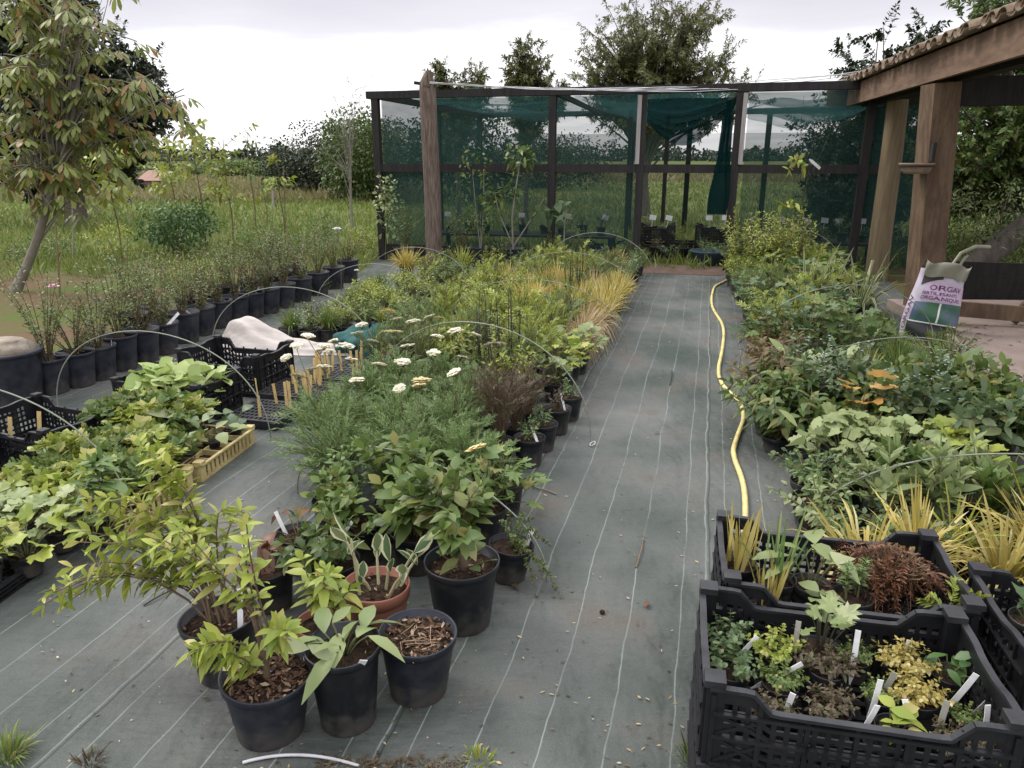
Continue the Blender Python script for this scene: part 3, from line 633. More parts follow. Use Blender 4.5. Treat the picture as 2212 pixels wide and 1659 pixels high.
def meadow(n, ymin, ymax, hmin, hmax, mat, name, seed, wd=.0022, keep=None, xspan=.85):
    rng = np.random.default_rng(seed)
    y = np.exp(rng.uniform(math.log(ymin), math.log(ymax), n)); x = rng.uniform(-xspan, xspan, n)*y
    k = ~in_poly(x, y, MATP)
    k &= ~((x > 2.9) & (x < 8) & (y < 10.4) & (x > 1.7 + .33*y))
    k &= ~((y < 4) & (x < 0) & (x > -3.9))
    cl = vnoise(x, y, .7, seed)*.6 + vnoise(x, y, .22, seed + 1)*.4
    bare = np.exp(-((x + 5.0)**2/3.0 + (y - 7.2)**2/6.0))
    if name == 'meadow_grass': k &= (cl > .36 + .7*bare)
    else: k &= (cl > .30)
    if keep is not None: k &= keep(x, y)
    x, y, cl = x[k], y[k], cl[k]; N = len(x)
    h = rng.uniform(hmin, hmax, N)*(.5 + cl)
    d = np.stack([rng.normal(0, .35, N), rng.normal(0, .35, N), np.ones(N)], 1)
    m = MB(); blades(m, np.stack([x, y, 0*x], 1), d, rng.normal(0, 1, (N, 3)), h, wd*np.maximum(1, y*.62)*rng.uniform(.7, 1.5, N), 'leaflet', .25)
    o = m.build(name, L[mat]); setting(o, 'stuff'); return o
tag(meadow(120000, 4.2, 45, .08, .32, 'meadow', 'meadow_grass', 11), 'rough green meadow grass with bare earth between its tufts', 'grass')
tag(meadow(60000, 26, 75, .35, .65, 'hay', 'hay_grass', 12, .0032, keep=lambda x, y: ~((x > -.09*y) & (x < .5*y) & (y < 48))), 'tall straw-coloured seeding grass at the back of the meadow', 'grass')

# ------------------------------------------------------------ trees and bushes
def cloud(mb, rng, n, c, rad, Ln, Wd, clumps=26, cr=.26, fold=.1, prof='ovate', droop=.25):
    c = np.array(c); rad = np.array(rad)
    k = nrm(rng.normal(0, 1, (clumps, 3)))*(rng.uniform(.25, 1, (clumps, 1))**.45)
    i = rng.integers(0, clumps, n)
    q = k[i] + np.clip(rng.normal(0, cr, (n, 3)), -1.5*cr, 1.5*cr)*rng.uniform(.6, 1.1, (clumps, 1))[i]
    p = c + q*rad
    d = nrm(rng.normal(0, 1, (n, 3)) + q*.6)
    blades(mb, p, d, np.array((0, 0, 1)) + rng.normal(0, .7, (n, 3)), Ln*rng.uniform(.6, 1.2, n), Wd*rng.uniform(.6, 1.2, n), prof, droop, fold)
    return c + k*rad
def bush(name, label, x, y, w, h, mat, n=1500, Ln=.09, Wd=.04, group=None, cat='bush', seed=1, clumps=26, z0=.1, stems=10, deep=None, stemmat='stem_brown', prof='ovate'):
    rng = np.random.default_rng(seed); r = thing(name, label, cat, (x, y, 0), 0, group)
    lf, st = MB(), MB()
    k = cloud(lf, rng, n, (0, 0, z0 + (h - z0)*.52), (w/2*.9, (deep or w)/2*.9, (h - z0)*.5), Ln, Wd, clumps, prof=prof)
    b = rng.normal(0, .04*w, (stems, 3)); b[:, 2] = 0; e = k[rng.integers(0, len(k), stems)]; c = b*.5 + e*.5; c[:, 2] = e[:, 2]*.6
    tubes(st, bez(b[:, None], c[:, None], e[:, None], np.linspace(0, 1, 6)[None].repeat(stems, 0)), (.012*h*np.linspace(1, .3, 6))[None], 5)
    st.build('stem', M[stemmat], r); lf.build('foliage', L[mat], r); return r
def tree(name, label, x, y, trunk, r0, clusters, mat, Ln, Wd, prof='lance', twigs=5, nodes=8, twl=.45, seed=1, cat='tree', group=None, pairs=2, droop=.25, bark='barktree', palm=0, pend=0., extra=None, tw_t=.4):
    """trunk: points up the stem; clusters: (centre, radii, branches); crown = leafy twigs on branches"""
    rng = np.random.default_rng(seed); root = thing(name, label, cat, (x, y, 0), 0, group)
    tp = np.array(trunk, float); st, lf = MB(), MB()
    K = len(tp); tt = np.linspace(0, K - 1, 4*K); i0 = np.minimum(tt.astype(int), K - 2); fr = (tt - i0)[:, None]
    sm = tp[i0]*(1 - fr) + tp[i0 + 1]*fr
    for _ in range(2): sm[1:-1] = (sm[:-2] + 2*sm[1:-1] + sm[2:])/4
    tubes(st, sm, r0*np.linspace(1, .35, len(sm))*(1 + .25*np.exp(-np.arange(len(sm))*.8)), 9)
    B, C_, E_ = [], [], []
    for (c, rd, nb) in clusters:
        q = nrm(rng.normal(0, 1, (nb, 3)))*(rng.uniform(.05, 1, (nb, 1))**.4); e = np.array(c) + q*np.array(rd)
        tz = np.clip(.5*np.array(c)[2]*rng.uniform(.5, 1.3, nb), sm[0, 2], sm[-1, 2])
        j = np.clip(np.searchsorted(sm[:, 2], tz), 0, len(sm) - 1); b = sm[j]
        B.append(b); E_.append(e); C_.append(b + (e - b)*np.array((.35, .35, .65)) + rng.normal(0, .12, (nb, 3)))
    B, C_, E_ = map(np.concatenate, (B, C_, E_)); n = len(B)
    ts = np.linspace(0, 1, 8)
    tubes(st, bez(B[:, None], C_[:, None], E_[:, None], ts[None].repeat(n, 0)), (r0*.26*np.linspace(1, .18, 8))[None], 5)
    t = rng.uniform(tw_t, 1, (n, twigs)); tb = bez(B[:, None], C_[:, None], E_[:, None], t).reshape(-1, 3)
    dv = nrm(rng.normal(0, 1, (len(tb), 3)) + np.repeat(bezd(B, C_, E_, np.ones(n)), twigs, 0)*.8 + np.array((0, 0, .25 - pend)))
    te = tb + dv*twl*rng.uniform(.5, 1.2, (len(tb), 1)); tm = (tb + te)/2 + np.array((0, 0, .06))*twl
    te[:, 2] -= pend*twl*.4
    if palm:
        tubes(st, bez(tb[:, None], tm[:, None], te[:, None], ts[None].repeat(len(tb), 0)), np.full((len(tb), 8), .006), 4)
        for tt_ in (.55, .8, 1.0):
            p = bez(tb, tm, te, np.full(len(tb), tt_)); ax = nrm(rng.normal(0, 1, (len(tb), 3))*np.array((1, 1, .3)) + np.array((0, 0, -.25))); p = p + ax*.09
            sd = nrm(np.cross(ax, np.array((0, 0, 1.)) + rng.normal(0, .2, ax.shape)))
            for a in np.linspace(-1.15, 1.15, palm):
                d = ax*math.cos(a) + sd*math.sin(a) + np.array((0, 0, -.12)); s = 1 - .3*abs(a)
                blades(lf, p, d, np.array((0, 0, 1.)), Ln*s*rng.uniform(.75, 1.1, len(p)), Wd*s, 'spoon', .42, .12)
    else:
        bushy(lf, st, rng, (tb, tm, te), nodes, Ln, Wd, prof, droop, .6, .1, .1, .0045, pairs, sides=3)
    st.build('trunk', M[bark], root)
    lf.build('crown', L[mat], root)
    return root

# the brownish-leaved young tree leaning in from the edge of the meadow
tree('palmate_leaved_tree', 'leaning young tree with drooping olive palmate leaves at the meadow edge', -5.2, 8.6,
     [(-.62, 0, 0), (-.3, 0, .5), (.02, .0, 1.15), (.28, .0, 1.65), (.5, 0, 2.2), (.6, 0, 3.0)], .055,
     [((.1, 0, 2.55), (.75, .7, .6), 8), ((.85, .1, 2.15), (.6, .6, .4), 7), ((.15, .1, 3.25), (.75, .8, .5), 9), ((-.1, 0, 1.75), (.5, .5, .3), 7), ((.55, .1, 1.4), (.4, .4, .15), 2), ((1.3, .1, 2.2), (.3, .4, .3), 5), ((.7, 0, 2.9), (.35, .4, .4), 5)],
     'olive', .20, .058, twigs=4, twl=.42, seed=4, palm=5, pend=.3, bark='stem_grey')
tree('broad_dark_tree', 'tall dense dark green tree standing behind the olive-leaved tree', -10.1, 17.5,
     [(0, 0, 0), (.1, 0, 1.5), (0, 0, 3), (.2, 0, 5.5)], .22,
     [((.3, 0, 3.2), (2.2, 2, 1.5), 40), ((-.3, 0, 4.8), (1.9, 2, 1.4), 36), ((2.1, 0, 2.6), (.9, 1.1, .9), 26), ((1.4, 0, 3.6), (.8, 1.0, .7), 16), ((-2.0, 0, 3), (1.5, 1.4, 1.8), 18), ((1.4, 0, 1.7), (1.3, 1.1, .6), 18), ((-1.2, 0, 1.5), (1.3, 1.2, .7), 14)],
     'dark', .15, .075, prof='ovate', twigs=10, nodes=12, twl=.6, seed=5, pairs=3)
# trees behind the netted house
tree('willow_like_tree', 'broad feathery tree rising behind the middle of the netted plant house', 3.6, 20.5,
     [(0, 0, 0), (-.1, 0, 1.2), (.1, 0, 2.4), (.0, 0, 4.2)], .14,
     [((-.2, 0, 4.2), (1.8, 1.5, 1.1), 54), ((1.3, 0, 3.8), (1.5, 1.2, .8), 34), ((-1.5, 0, 3.4), (.9, .9, .8), 20), ((.5, 0, 4.9), (1.4, 1, .5), 24), ((2.2, 0, 3.1), (1.0, 1, .5), 18), ((.0, 0, 2.9), (2., 1.2, .5), 20)],
     'willow', .13, .04, twigs=9, nodes=13, twl=.55, seed=7, pairs=3)
tree('slim_young_tree', 'small round-headed tree just left of the feathery tree behind the netting', .35, 19.0,
     [(0, 0, 0), (0, 0, 1.5), (.05, 0, 3)], .07, [((-.1, 0, 3.55), (.6, .6, .75), 30), ((.1, 0, 2.7), (.7, .6, .5), 18), ((.7, 0, 3.1), (.5, .5, .5), 16)], 'willow', .13, .045, twigs=9, nodes=11, twl=.35, seed=8, pairs=3)
tree('slim_young_tree', 'twin-tufted small tree behind the round wooden post', -1.3, 18.5,
     [(0, 0, 0), (0, 0, 1.5), (.05, 0, 2.8)], .07, [((-.4, 0, 3.2), (.4, .4, .5), 16), ((.4, 0, 3.0), (.55, .5, .5), 22), ((0, 0, 2.3), (.6, .6, .5), 9)], 'willow', .13, .045, twigs=9, nodes=11, twl=.3, seed=9, pairs=3)
tree('bare_stemmed_tree', 'thin nearly leafless sapling beside the corner of the netted house', -3.5, 16.5,
     [(0, 0, 0), (.02, 0, 1.2), (.1, 0, 2.4)], .03, [((.1, 0, 2.5), (.5, .4, .75), 13), ((-.25, 0, 1.7), (.4, .3, .5), 7)], 'greygreen', .055, .022, twigs=3, nodes=4, twl=.5, seed=10, bark='stem_grey', pairs=1)
# trees behind the shed
for i, (x, y, s, lab, mt) in enumerate([
        (8.1, 12.6, 1.0, 'dense green tree filling the view between the shed posts', 'mid'),
        (9.8, 14.5, 1.15, 'taller tree showing above the tiled eave of the shed', 'green'),
        (6.6, 14.2, .75, 'dark tree behind the far end of the shed beside the netting', 'dark'),
        (10.6, 11.0, .8, 'shady green tree at the right-hand end behind the shed', 'mid')]):
    tree('garden_tree', lab, x, y, [(0, 0, 0), (.2, 0, 1.3*s), (0, 0, 2.6*s), (.1, 0, 4.2*s)], .15*s,
         [((0, 0, 2.2*s), (1.9*s, 1.6*s, 1.3*s), 42), ((.2, 0, 3.9*s), (1.7*s, 1.5*s, 1.2*s), 40), ((-.8*s, 0, 1.2*s), (1.2*s, 1.1*s, .7*s), 18), ((.9*s, 0, 1.1*s), (1.2*s, 1.1*s, .7*s), 18)],
         mt, .12, .06, prof='ovate', twigs=9, nodes=11, twl=.5, seed=20 + i, pairs=3)
bush('silver_shrub', 'pale silvery shrub behind the square shed post', 6.6, 10.4, 1.3, 1.2, 'pale', 1300, .07, .02, seed=31, prof='lance')
bush('wild_bush', 'low green scrub under the trees behind the shed', 8.3, 10.2, 2.6, 1.0, 'mid', 2200, .09, .04, seed=32)
bush('wild_bush', 'grassy green scrub at the foot of the round shed post', 5.9, 9.6, 1.6, .75, 'green', 1400, .1, .02, seed=33, prof='lance')
# hedges and far bushes
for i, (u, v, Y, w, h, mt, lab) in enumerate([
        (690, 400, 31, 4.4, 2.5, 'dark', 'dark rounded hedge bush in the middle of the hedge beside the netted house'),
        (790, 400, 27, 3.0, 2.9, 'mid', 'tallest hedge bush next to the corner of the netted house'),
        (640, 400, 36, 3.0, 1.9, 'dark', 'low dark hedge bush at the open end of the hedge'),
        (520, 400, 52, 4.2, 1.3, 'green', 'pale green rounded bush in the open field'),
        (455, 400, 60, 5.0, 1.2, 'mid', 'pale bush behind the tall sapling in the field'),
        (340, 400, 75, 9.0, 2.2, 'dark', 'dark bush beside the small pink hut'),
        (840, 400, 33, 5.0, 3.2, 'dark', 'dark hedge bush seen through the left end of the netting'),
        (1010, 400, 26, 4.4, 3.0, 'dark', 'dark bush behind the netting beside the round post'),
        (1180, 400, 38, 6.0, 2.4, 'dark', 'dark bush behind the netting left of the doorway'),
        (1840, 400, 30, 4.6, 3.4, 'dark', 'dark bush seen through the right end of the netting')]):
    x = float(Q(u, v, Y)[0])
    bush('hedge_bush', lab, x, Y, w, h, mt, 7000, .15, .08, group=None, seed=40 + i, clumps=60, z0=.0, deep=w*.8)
bush('leafy_bush', 'deep green leafy bush in the meadow behind the row of dark pots', -5.15, 11.6, 1.15, .85, 'deep', 2600, .075, .03, seed=61, clumps=30)
for i, (u, v, w, h, mt, lab) in enumerate([
        (250, 560, .9, .5, 'lime', 'lime green weed clump left of the deep green bush'),
        (560, 560, .8, .55, 'green', 'mixed green weed clump right of the deep green bush'),
        (90, 570, 1.0, .4, 'green', 'low green weed clump under the leaning tree'),
        (700, 520, .9, .5, 'green', 'reddish-tipped weed clump near the white rose'),
        (420, 610, .8, .28, 'lime', 'low lime weed clump between the bush and the pots'),
        (780, 560, .6, .45, 'lime', 'bright weed clump by the corner of the netted house'),
        (640, 560, .8, .45, 'mid', 'darker weed clump behind the middle of the pot row')]):
    p = P(u, v)
    bush('weed_clump', lab, float(p[0]), float(p[1]), w, h, mt, 900, .06, .018, seed=70 + i, cat='weed', z0=0, prof='lance', stemmat='stem')
# saplings in the meadow
def sapling(x, y, h, mat, lab, seed, n=5, Ln=.14, Wd=.06, spread=.3, bare=.45, stake=None):
    rng = np.random.default_rng(seed); r = thing('sapling', lab, 'sapling', (x, y, 0), 0, None); lf, st = MB(), MB()
    tubes(st, [(0, 0, 0), (.03, 0, h*.35), (-.02, .02, h*.7), (.02, 0, h)], np.linspace(.014, .004, 4), 6)
    z = rng.uniform(bare, 1, n)*h; b = np.stack([0*z, 0*z, z], 1); a = rng.uniform(0, 6.28, n)
    e = b + np.stack([np.cos(a)*spread, np.sin(a)*spread, rng.uniform(.05, .35, n)*h*.6], 1)*rng.uniform(.5, 1, (n, 1)); c = (b + e)/2 + np.array((0, 0, .05))
    bushy(lf, st, rng, (b, c, e), 6, Ln, Wd, 'ovate', .35, .4, .3, .15, .004)
    st.build('stem', M['stem_brown'], r); lf.build('foliage', L[mat], r); return r
for i, (u, vt, vb, Y, mt, lab, n, sp, Ln) in enumerate([
        (445, 262, 540, 12, 'lime', 'tallest lime sapling with a leaning leafy top against the sky', 14, .6, .17),
        (262, 335, 560, 10.5, 'lime', 'two-stemmed lime sapling under the drooping tree branches', 10, .4, .22),
        (505, 300, 540, 12.4, 'lime', 'slender sapling beside the tallest one', 12, .5, .15),
        (612, 360, 500, 12.5, 'lime', 'sapling with one bright leaf tuft at its top beside thin stakes', 3, .2, .18),
        (555, 290, 530, 14, 'green', 'thin sapling whose tip stands above the far wood', 6, .6, .13),
        (390, 320, 540, 13, 'lime', 'bushy sapling in front of the pale field bushes', 14, .6, .17),
        (575, 380, 470, 17, 'lime', 'lime sapling forking low beside the stakes', 7, .5, .15)]):
    p = Q(u, vb, Y); h = float(Q(u, vt, Y)[2])
    sapling(float(p[0]), Y, h, mt, lab, 90 + i, n, Ln, Ln*.42, sp)
def pole(name, lab, cat, a, b, r, mat, r2=None, sides=6, group=None):
    m = MB(); a = np.array(a, float); b = np.array(b, float)
    tubes(m, [a*0, (b - a)/2 + np.array((.004, 0, 0)), b - a], [r, r, r2 or r*.8], sides, cap=True)
    o = m.build(name, M[mat]); o.location = a; return tag(o, lab, cat, group)
for u, vt, vb, Y, r, mt, lab in [(612, 358, 480, 13.2, .012, 'wood_pale', 'thinnest bamboo stake beside the sapling tuft'), (588, 395, 440, 22, .03, 'wood_grey', 'pale short stake left of the thin bamboo stake'),
                                 (118, 470, 680, 8.2, .012, 'wood_pale', 'leaning pale cane above the pink flower'), (155, 420, 560, 11, .012, 'wood_grey', 'grey cane beside the leaning tree trunk')]:
    a = Q(u + (18 if u == 118 else 0), vb, Y); a[2] = 0; pole('garden_cane', lab, 'cane', a, Q(u, vt, Y), r, mt)
# far wood line, hut
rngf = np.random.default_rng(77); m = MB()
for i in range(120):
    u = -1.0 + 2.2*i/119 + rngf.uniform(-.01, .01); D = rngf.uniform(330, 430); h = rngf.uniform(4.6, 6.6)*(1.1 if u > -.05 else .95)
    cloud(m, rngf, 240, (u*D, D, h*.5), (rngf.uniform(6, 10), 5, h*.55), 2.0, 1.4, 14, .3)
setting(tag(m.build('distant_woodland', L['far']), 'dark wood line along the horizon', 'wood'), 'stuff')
hut = thing('small_hut', 'small far-off hut with a pinkish roof in the field', 'hut', tuple(Q(333, 408, 34)*np.array((1, 1, 0))), .2)
m = MB(); m.box((0, 0, .3), (1.05, 1.0, .6)); m.build('wall', pmat('hut_wall', (.24, .15, .12), (.2, .12, .1)), hut, False)
m = MB(); m.add([(-.6, -.6, .55), (.6, -.6, .55), (.6, .6, .55), (-.6, .6, .55), (-.15, 0, .98), (.15, 0, .98)], [(0, 1, 5, 4), (2, 3, 4, 5)]); m.add([(-.6, -.6, .55), (.6, -.6, .55), (.6, .6, .55), (-.6, .6, .55), (-.15, 0, .98), (.15, 0, .98)], [(1, 2, 5), (3, 0, 4)])
m.build('roof', pmat('hut_roof', (.33, .18, .15), (.27, .15, .125)), hut, False)
# wild flowers among the weeds
for i, (u, v, Y, r, mt, lab) in enumerate([(728, 497, 8.6, .055, 'white', 'single white rose standing over the weeds by the netted house'), (115, 622, 7.2, .06, 'pink', 'pink rose beside the leaning pale cane'), (686, 604, 8.4, .035, 'white', 'small white daisy over the far end of the pot row'), (770, 585, 8.3, .03, 'white', 'smallest white daisy beside the far pots')]):
    rg = np.random.default_rng(130 + i); p = Q(u, v, Y); r_ = thing('wild_flower', lab, 'flower', (p[0], p[1], 0)); f = MB()
    for k in range(3):
        a = np.arange(7)*6.283/7 + k*.4; blades(f, np.tile((0, 0, p[2]), (7, 1)), np.stack([np.cos(a), np.sin(a), 0*a + .2 + .5*k], 1), (0, 0, 1.), r*(1 - .2*k), r*.8, 'spoon', -.1, .2)
    f.build('flower_head', L[mt], r_); s = MB(); tubes(s, [(0, 0, 0), (.02, 0, p[2]*.5), (0, 0, p[2])], .004, 4); s.build('stem', M['stem'], r_)

# ------------------------------------------------------------ netted plant house
CA = math.atan2(-.24, .971)
house = thing('netted_plant_house', 'long dark timber plant house walled and roofed with green shade netting', 'plant house', (-1.99, 11.5, 0), CA)
HW, HD, HH = 7.6, 5.4, 2.37
def post(x, y, h=HH, w=.10, mat='wood_dark', z=0):
    m = MB(); m.box((0, 0, h/2), (w, w, h)); o = m.build('post', M[mat], house, False); o.location = (x, y, z); return o
for x in (0, 2.63, 3.86, 5.11, 6.70, HW): post(x, 0, HH - .05)
for x in (0, 1.6, 3.25, 4.4, 5.9, HW): post(x, HD, HH - .05)
post(0, HD/2, HH - .05); post(HW, HD/2, HH - .05)
for x in (3.4, 4.05): post(x, HD*.62, HH - .05, .07)
def rail(a, b, w=.06, h=.10, mat='wood_dark', nm='rail'):
    m = MB(); m.beam(a, b, w, h); return m.build(nm, M[mat], house, False)
rail((-.12, 0, HH), (HW + .1, 0, HH), .12, .10); rail((-.12, HD, HH), (HW + .1, HD, HH), .12, .1)
for x in (0, HW): rail((x, .06, HH), (x, HD - .06, HH), .1, .09)
for x in (2.63, 5.11): rail((x, .07, HH + .005), (x, HD - .07, HH - .02), .06, .07)
for a, b in ((.05, 2.58), (2.68, 3.81), (3.91, 5.06), (5.16, 6.65), (6.75, HW - .05)): rail((a, -.01, 1.36), (b, -.01, 1.36), .05, .11)
for a, b in ((.05, 2.58), (2.68, 3.81), (5.16, 6.65)): rail((a, -.01, .16), (b, -.01, .16), .05, .16)
rail((.05, HD, 1.28), (HW - .05, HD, 1.28), .05, .1)
rail((0, .05, 1.33), (0, HD/2 - .05, 1.33), .05, .1); rail((HW, .05, 1.33), (HW, HD - .05, 1.33), .05, .1)
for x, z0, z1 in ((3.82, 1.42, 2.30), (5.17, 1.42, 2.30)):
    m = MB(); m.box((0, 0, (z1 - z0)/2), (.055, .02, z1 - z0)); o = m.build('batten', M['wood_grey'], house, False); o.location = (x, -.062, z0)
def cloth(nm, fn, nu, nv, mat, parent=house):
    u, v = np.meshgrid(np.linspace(0, 1, nu), np.linspace(0, 1, nv), indexing='ij'); p = fn(u, v)
    idx = np.arange(nu*nv).reshape(nu, nv); m = MB()
    m.add(p.reshape(-1, 3), np.stack([idx[:-1, :-1], idx[1:, :-1], idx[1:, 1:], idx[:-1, 1:]], -1).reshape(-1, 4)); return m.build(nm, M[mat], parent)
def wob(u, v, s, a): return a*(vnoise(u*7 + 3, v*5 + 2, 1, s) - .5)
def panel(x0, x1, y0, y1, z0, z1, seed, mat='net', amp=.05):
    def fn(u, v):
        w = wob(u, v, seed, amp); d = np.array((y1 - y0, -(x1 - x0))); d = d/np.linalg.norm(d)
        return np.stack([x0 + (x1 - x0)*u + d[0]*w, y0 + (y1 - y0)*u + d[1]*w, z0 + (z1 - z0)*v + 0*u], -1)
    return cloth('net_panel', fn, 24, 14, mat)
panel(.06, 3.80, .05, .05, .02, HH - .06, 1); panel(5.22, HW - .05, .05, .05, .02, HH - .06, 2)
panel(.05, HW - .05, HD - .06, HD - .06, .02, HH - .40, 3, 'net_back')
panel(.06, .06, .08, HD - .08, .02, HH - .06, 4); panel(HW - .06, HW - .06, .08, HD - .08, .02, HH - .06, 5)
for i, (a, b) in enumerate(((.05, 2.6), (2.66, 5.08), (5.14, HW - .05))):
    cloth('roof_net', lambda u, v: np.stack([a + (b - a)*u, .05 + (HD - .1)*v, HH + .045 - (.16 + .1*i)*np.sin(math.pi*u)*np.abs(np.sin(math.pi*v*2.5)) + wob(u, v, 30 + i, .08)], -1), 20, 22, 'net_side')
# the door net: gathered up under the lintel and tied back to the right-hand door post
def swag(u, v):
    x = 3.92 + 1.12*u; drop = .10 + v*(.22 + .42*np.sin(math.pi*np.clip(u*.9 + .08, 0, 1))**1.2)
    y = -.03 - .07*np.sin(v*18 + u*5)*(.3 + np.sin(math.pi*u)) - .03*wob(u, v, 8, 2)
    return np.stack([x, y, HH - .02 - drop + .10*u*v], -1)
cloth('door_net', swag, 34, 40, 'net_thick')
def bundle(u, v):
    a = u*2*math.pi; r = .045 + .055*np.exp(-((v - .15)/.3)**2)*(v > -1) + .035*np.sin(a*5 + v*4)*(.5 + v)
    z = HH - .15 - 1.45*(1 - v); r = r*(.75 + .5*(1 - v)); r = np.where(v > .85, r*.6, r)
    return np.stack([4.98 + .06*(1 - v)*-1 + r*np.cos(a), -.06 + .6*r*np.sin(a), z], -1)
cloth('tied_net', bundle, 40, 26, 'net_thick')

# ------------------------------------------------------------ round post and overhead wires
pw = thing('round_wooden_post', 'thick round weathered post with a pointed top before the netted house', 'post', (-1.13, 10.75, 0))
m = MB(); zz = np.array([0, .6, 1.2, 1.8, 2.4, 2.47, 2.58, 2.62]); rr = np.array([.12, .118, .116, .114, .112, .108, .05, .015])
tubes(m, np.stack([.012*np.sin(zz*2), .01*np.cos(zz*1.7), zz], 1), rr, 18); m.build('pole', M['wood'], pw)
m = MB(); m.beam((-.19, -.02, 2.47), (.10, -.05, 2.43), .025, .04); m.build('peg', M['wood_dark'], pw, False)
m = MB(); m.beam((-.02, -.118, 2.42), (.06, -.118, 2.6), .02, .09); m.build('cleat', M['wood'], pw, False)
wires = thing('overhead_wires', 'bundle of pale wires running from the round post to the shed roof', 'wires', (-1.1, 10.62, 2.46))
for k in range(7):
    rg = np.random.default_rng(200 + k); t = np.linspace(0, 1, 14); end = np.array((5.65, -.55, .02 + .03*(k - 3)))
    sag = -.10 - .035*k + .0
    p = np.stack([end[0]*t, end[1]*t, end[2]*t + sag*4*t*(1 - t)*.55 + .012*np.sin(t*19 + k*2)], 1); p[:, 2] += .012*(k - 3)*np.sin(math.pi*t); p[:, 1] += .02*k*np.sin(math.pi*t)
    m = MB(); tubes(m, p, .0045, 4); m.build('wire', M['wire'], wires)

# ------------------------------------------------------------ open shed on the right
fx = lambda y: 3.46 + .205*(y - 5.5)
shed = thing('open_timber_shed', 'open-sided timber shed with brown fascia and lichened clay tile roof', 'shed', (fx(6), 6, 0), 0)
SO = np.array((fx(6), 6, 0)); fd = nrm(np.array((.205, 1, 0.))); fn_ = np.array((fd[1], -fd[0], 0))
def sb(nm, a, b, w, h, mat, up=(0, 0, 1), par=None):
    m = MB(); m.beam(np.array(a) - SO, np.array(b) - SO, w, h, up); return m.build(nm, M[mat], par or shed, False)
def along(y, z=0, off=0): return np.array((fx(y), y, z)) + fn_*off
ME = pmat('brown_fascia_board', (.215, .14, .095), (.13, .082, .055), rough=.75, scale=3, stretch=(6, .5, 6), bump=.25, detail=9); M['fascia'] = ME
sb('fascia_board', along(2.6, 2.285), along(10.55, 2.285), .045, .25, 'fascia')
sb('end_board', along(10.75, 2.3, -.24), along(10.75, 2.3, 1.2), .05, .24, 'fascia')
for y in (3.4, 4.6, 5.8, 8.3, 9.6):
    a = along(y, 2.30, .03); b = along(y, 2.30 + 1.0, 3.0); sb('rafter', a, b, .07, .14, 'wood_dark')
# posts
m = MB(); m.beam((4.02, 7.15, 0) - SO, (3.86, 7.15, 2.14) - SO, .24, .24, (0, 1, 0)); sqp = m.build('square_post', M['wood_shed'], shed, False)
m = MB(); m.box(np.array((3.80, 7.00, 1.55)) - SO, (.03, .05, .16)); m.build('bracket', M['wood_dark'], sqp, False)
m = MB(); zz = np.linspace(0, 2.16, 9); tubes(m, np.stack([4.66 - .02*zz - SO[0], 9.45 - SO[1] + .01*np.sin(zz*3), zz], 1), np.linspace(.135, .118, 9), 18); m.build('round_post', M['wood_pale'], shed)
sb('lintel', (4.00, 7.15, 2.07), (7.4, 6.3, 2.07), .2, .24, 'wood_dark')
m = MB()
for k in range(3): m.beam(np.array((4.55, 8.0, .07 + .15*k)) - SO, np.array((8.0, 7.1, .07 + .15*k)) - SO, .03, .145)
m.build('shade_fill_boards', M['wood_dark'], shed, False)  # added dark boards, standing in for the shaded interior behind the trestle
sb('wall_plate', along(3, 2.21, .22), along(10.5, 2.21, .22), .12, .12, 'wood_dark')
# tiles: curved clay tiles in rows running up the slope
rg = np.random.default_rng(300); m = MB(); per = .185; y0, y1 = 2.5, 10.85; nrow = int((y1 - y0)/per); ns = 9; sl = math.tan(math.radians(19))
for r_ in range(nrow):
    yc = y0 + (r_ + .5)*per; jit = rg.normal(0, .02); hj = rg.normal(0, .006)
    for cse in range(8):
        q0 = -.13 + jit + cse*.36; q1 = q0 + .42
        for up_ in (1, -1):
            a = np.linspace(0, math.pi, ns); rad = per*.44 if up_ > 0 else per*.40
            ly = -np.cos(a)*rad + (0 if up_ > 0 else per*.5); lz = np.sin(a)*rad*.72*up_ + (.055 if up_ > 0 else .085)
            V = []
            for q, tz, k in ((q0, .028, 1.06), (q1, .0, .92)):
                for th in (0, -.014):
                    pts = [along(yc + ly[i]*k, 2.40 + hj + q*sl + tz + (lz[i] + th*(1 if up_ > 0 else 1)), q) - SO for i in range(ns)]
                    V.append(pts)
            V = np.array(V).reshape(-1, 3); f = []
            for i in range(ns - 1):
                f += [(i, i + 1, 2*ns + i + 1, 2*ns + i), (ns + i + 1, ns + i, 3*ns + i, 3*ns + i + 1), (ns + i, ns + i + 1, i + 1, i), (2*ns + i, 2*ns + i + 1, 3*ns + i + 1, 3*ns + i)]
            m.add(V, f)
m.build('tiled_roof', M['tile'], shed)
m = MB(); a, b, c, d = along(2.5, 2.365, .0), along(10.7, 2.365, .0), along(10.7, 2.365 + 3*sl, 3.0), along(2.5, 2.365 + 3*sl, 3.0)
m.add([p - SO for p in (a, b, c, d)] + [p - SO + (0, 0, .018) for p in (a, b, c, d)], [(0, 1, 2, 3), (7, 6, 5, 4), (0, 4, 5, 1), (1, 5, 6, 2), (2, 6, 7, 3), (3, 7, 4, 0)]); m.build('roof_boarding', M['wood_dark'], shed, False)
# grass growing on the eave tiles
m = MB(); n = 240; yy = 4.6 + rg.integers(0, 9, n)*.55 + rg.normal(0, .07, n); b = np.array([along(y, 2.50, .1 + .15*rg.random()) for y in yy])
blades(m, b, rg.normal(0, .45, (n, 3)) + np.array((0, 0, 1)), rg.normal(0, 1, (n, 3)), rg.uniform(.03, .10, n), .009, 'leaflet', .2)
setting(tag(m.build('roof_moss', L['mid']), 'tufts of moss and grass along the tiled eave', 'moss'), 'stuff')
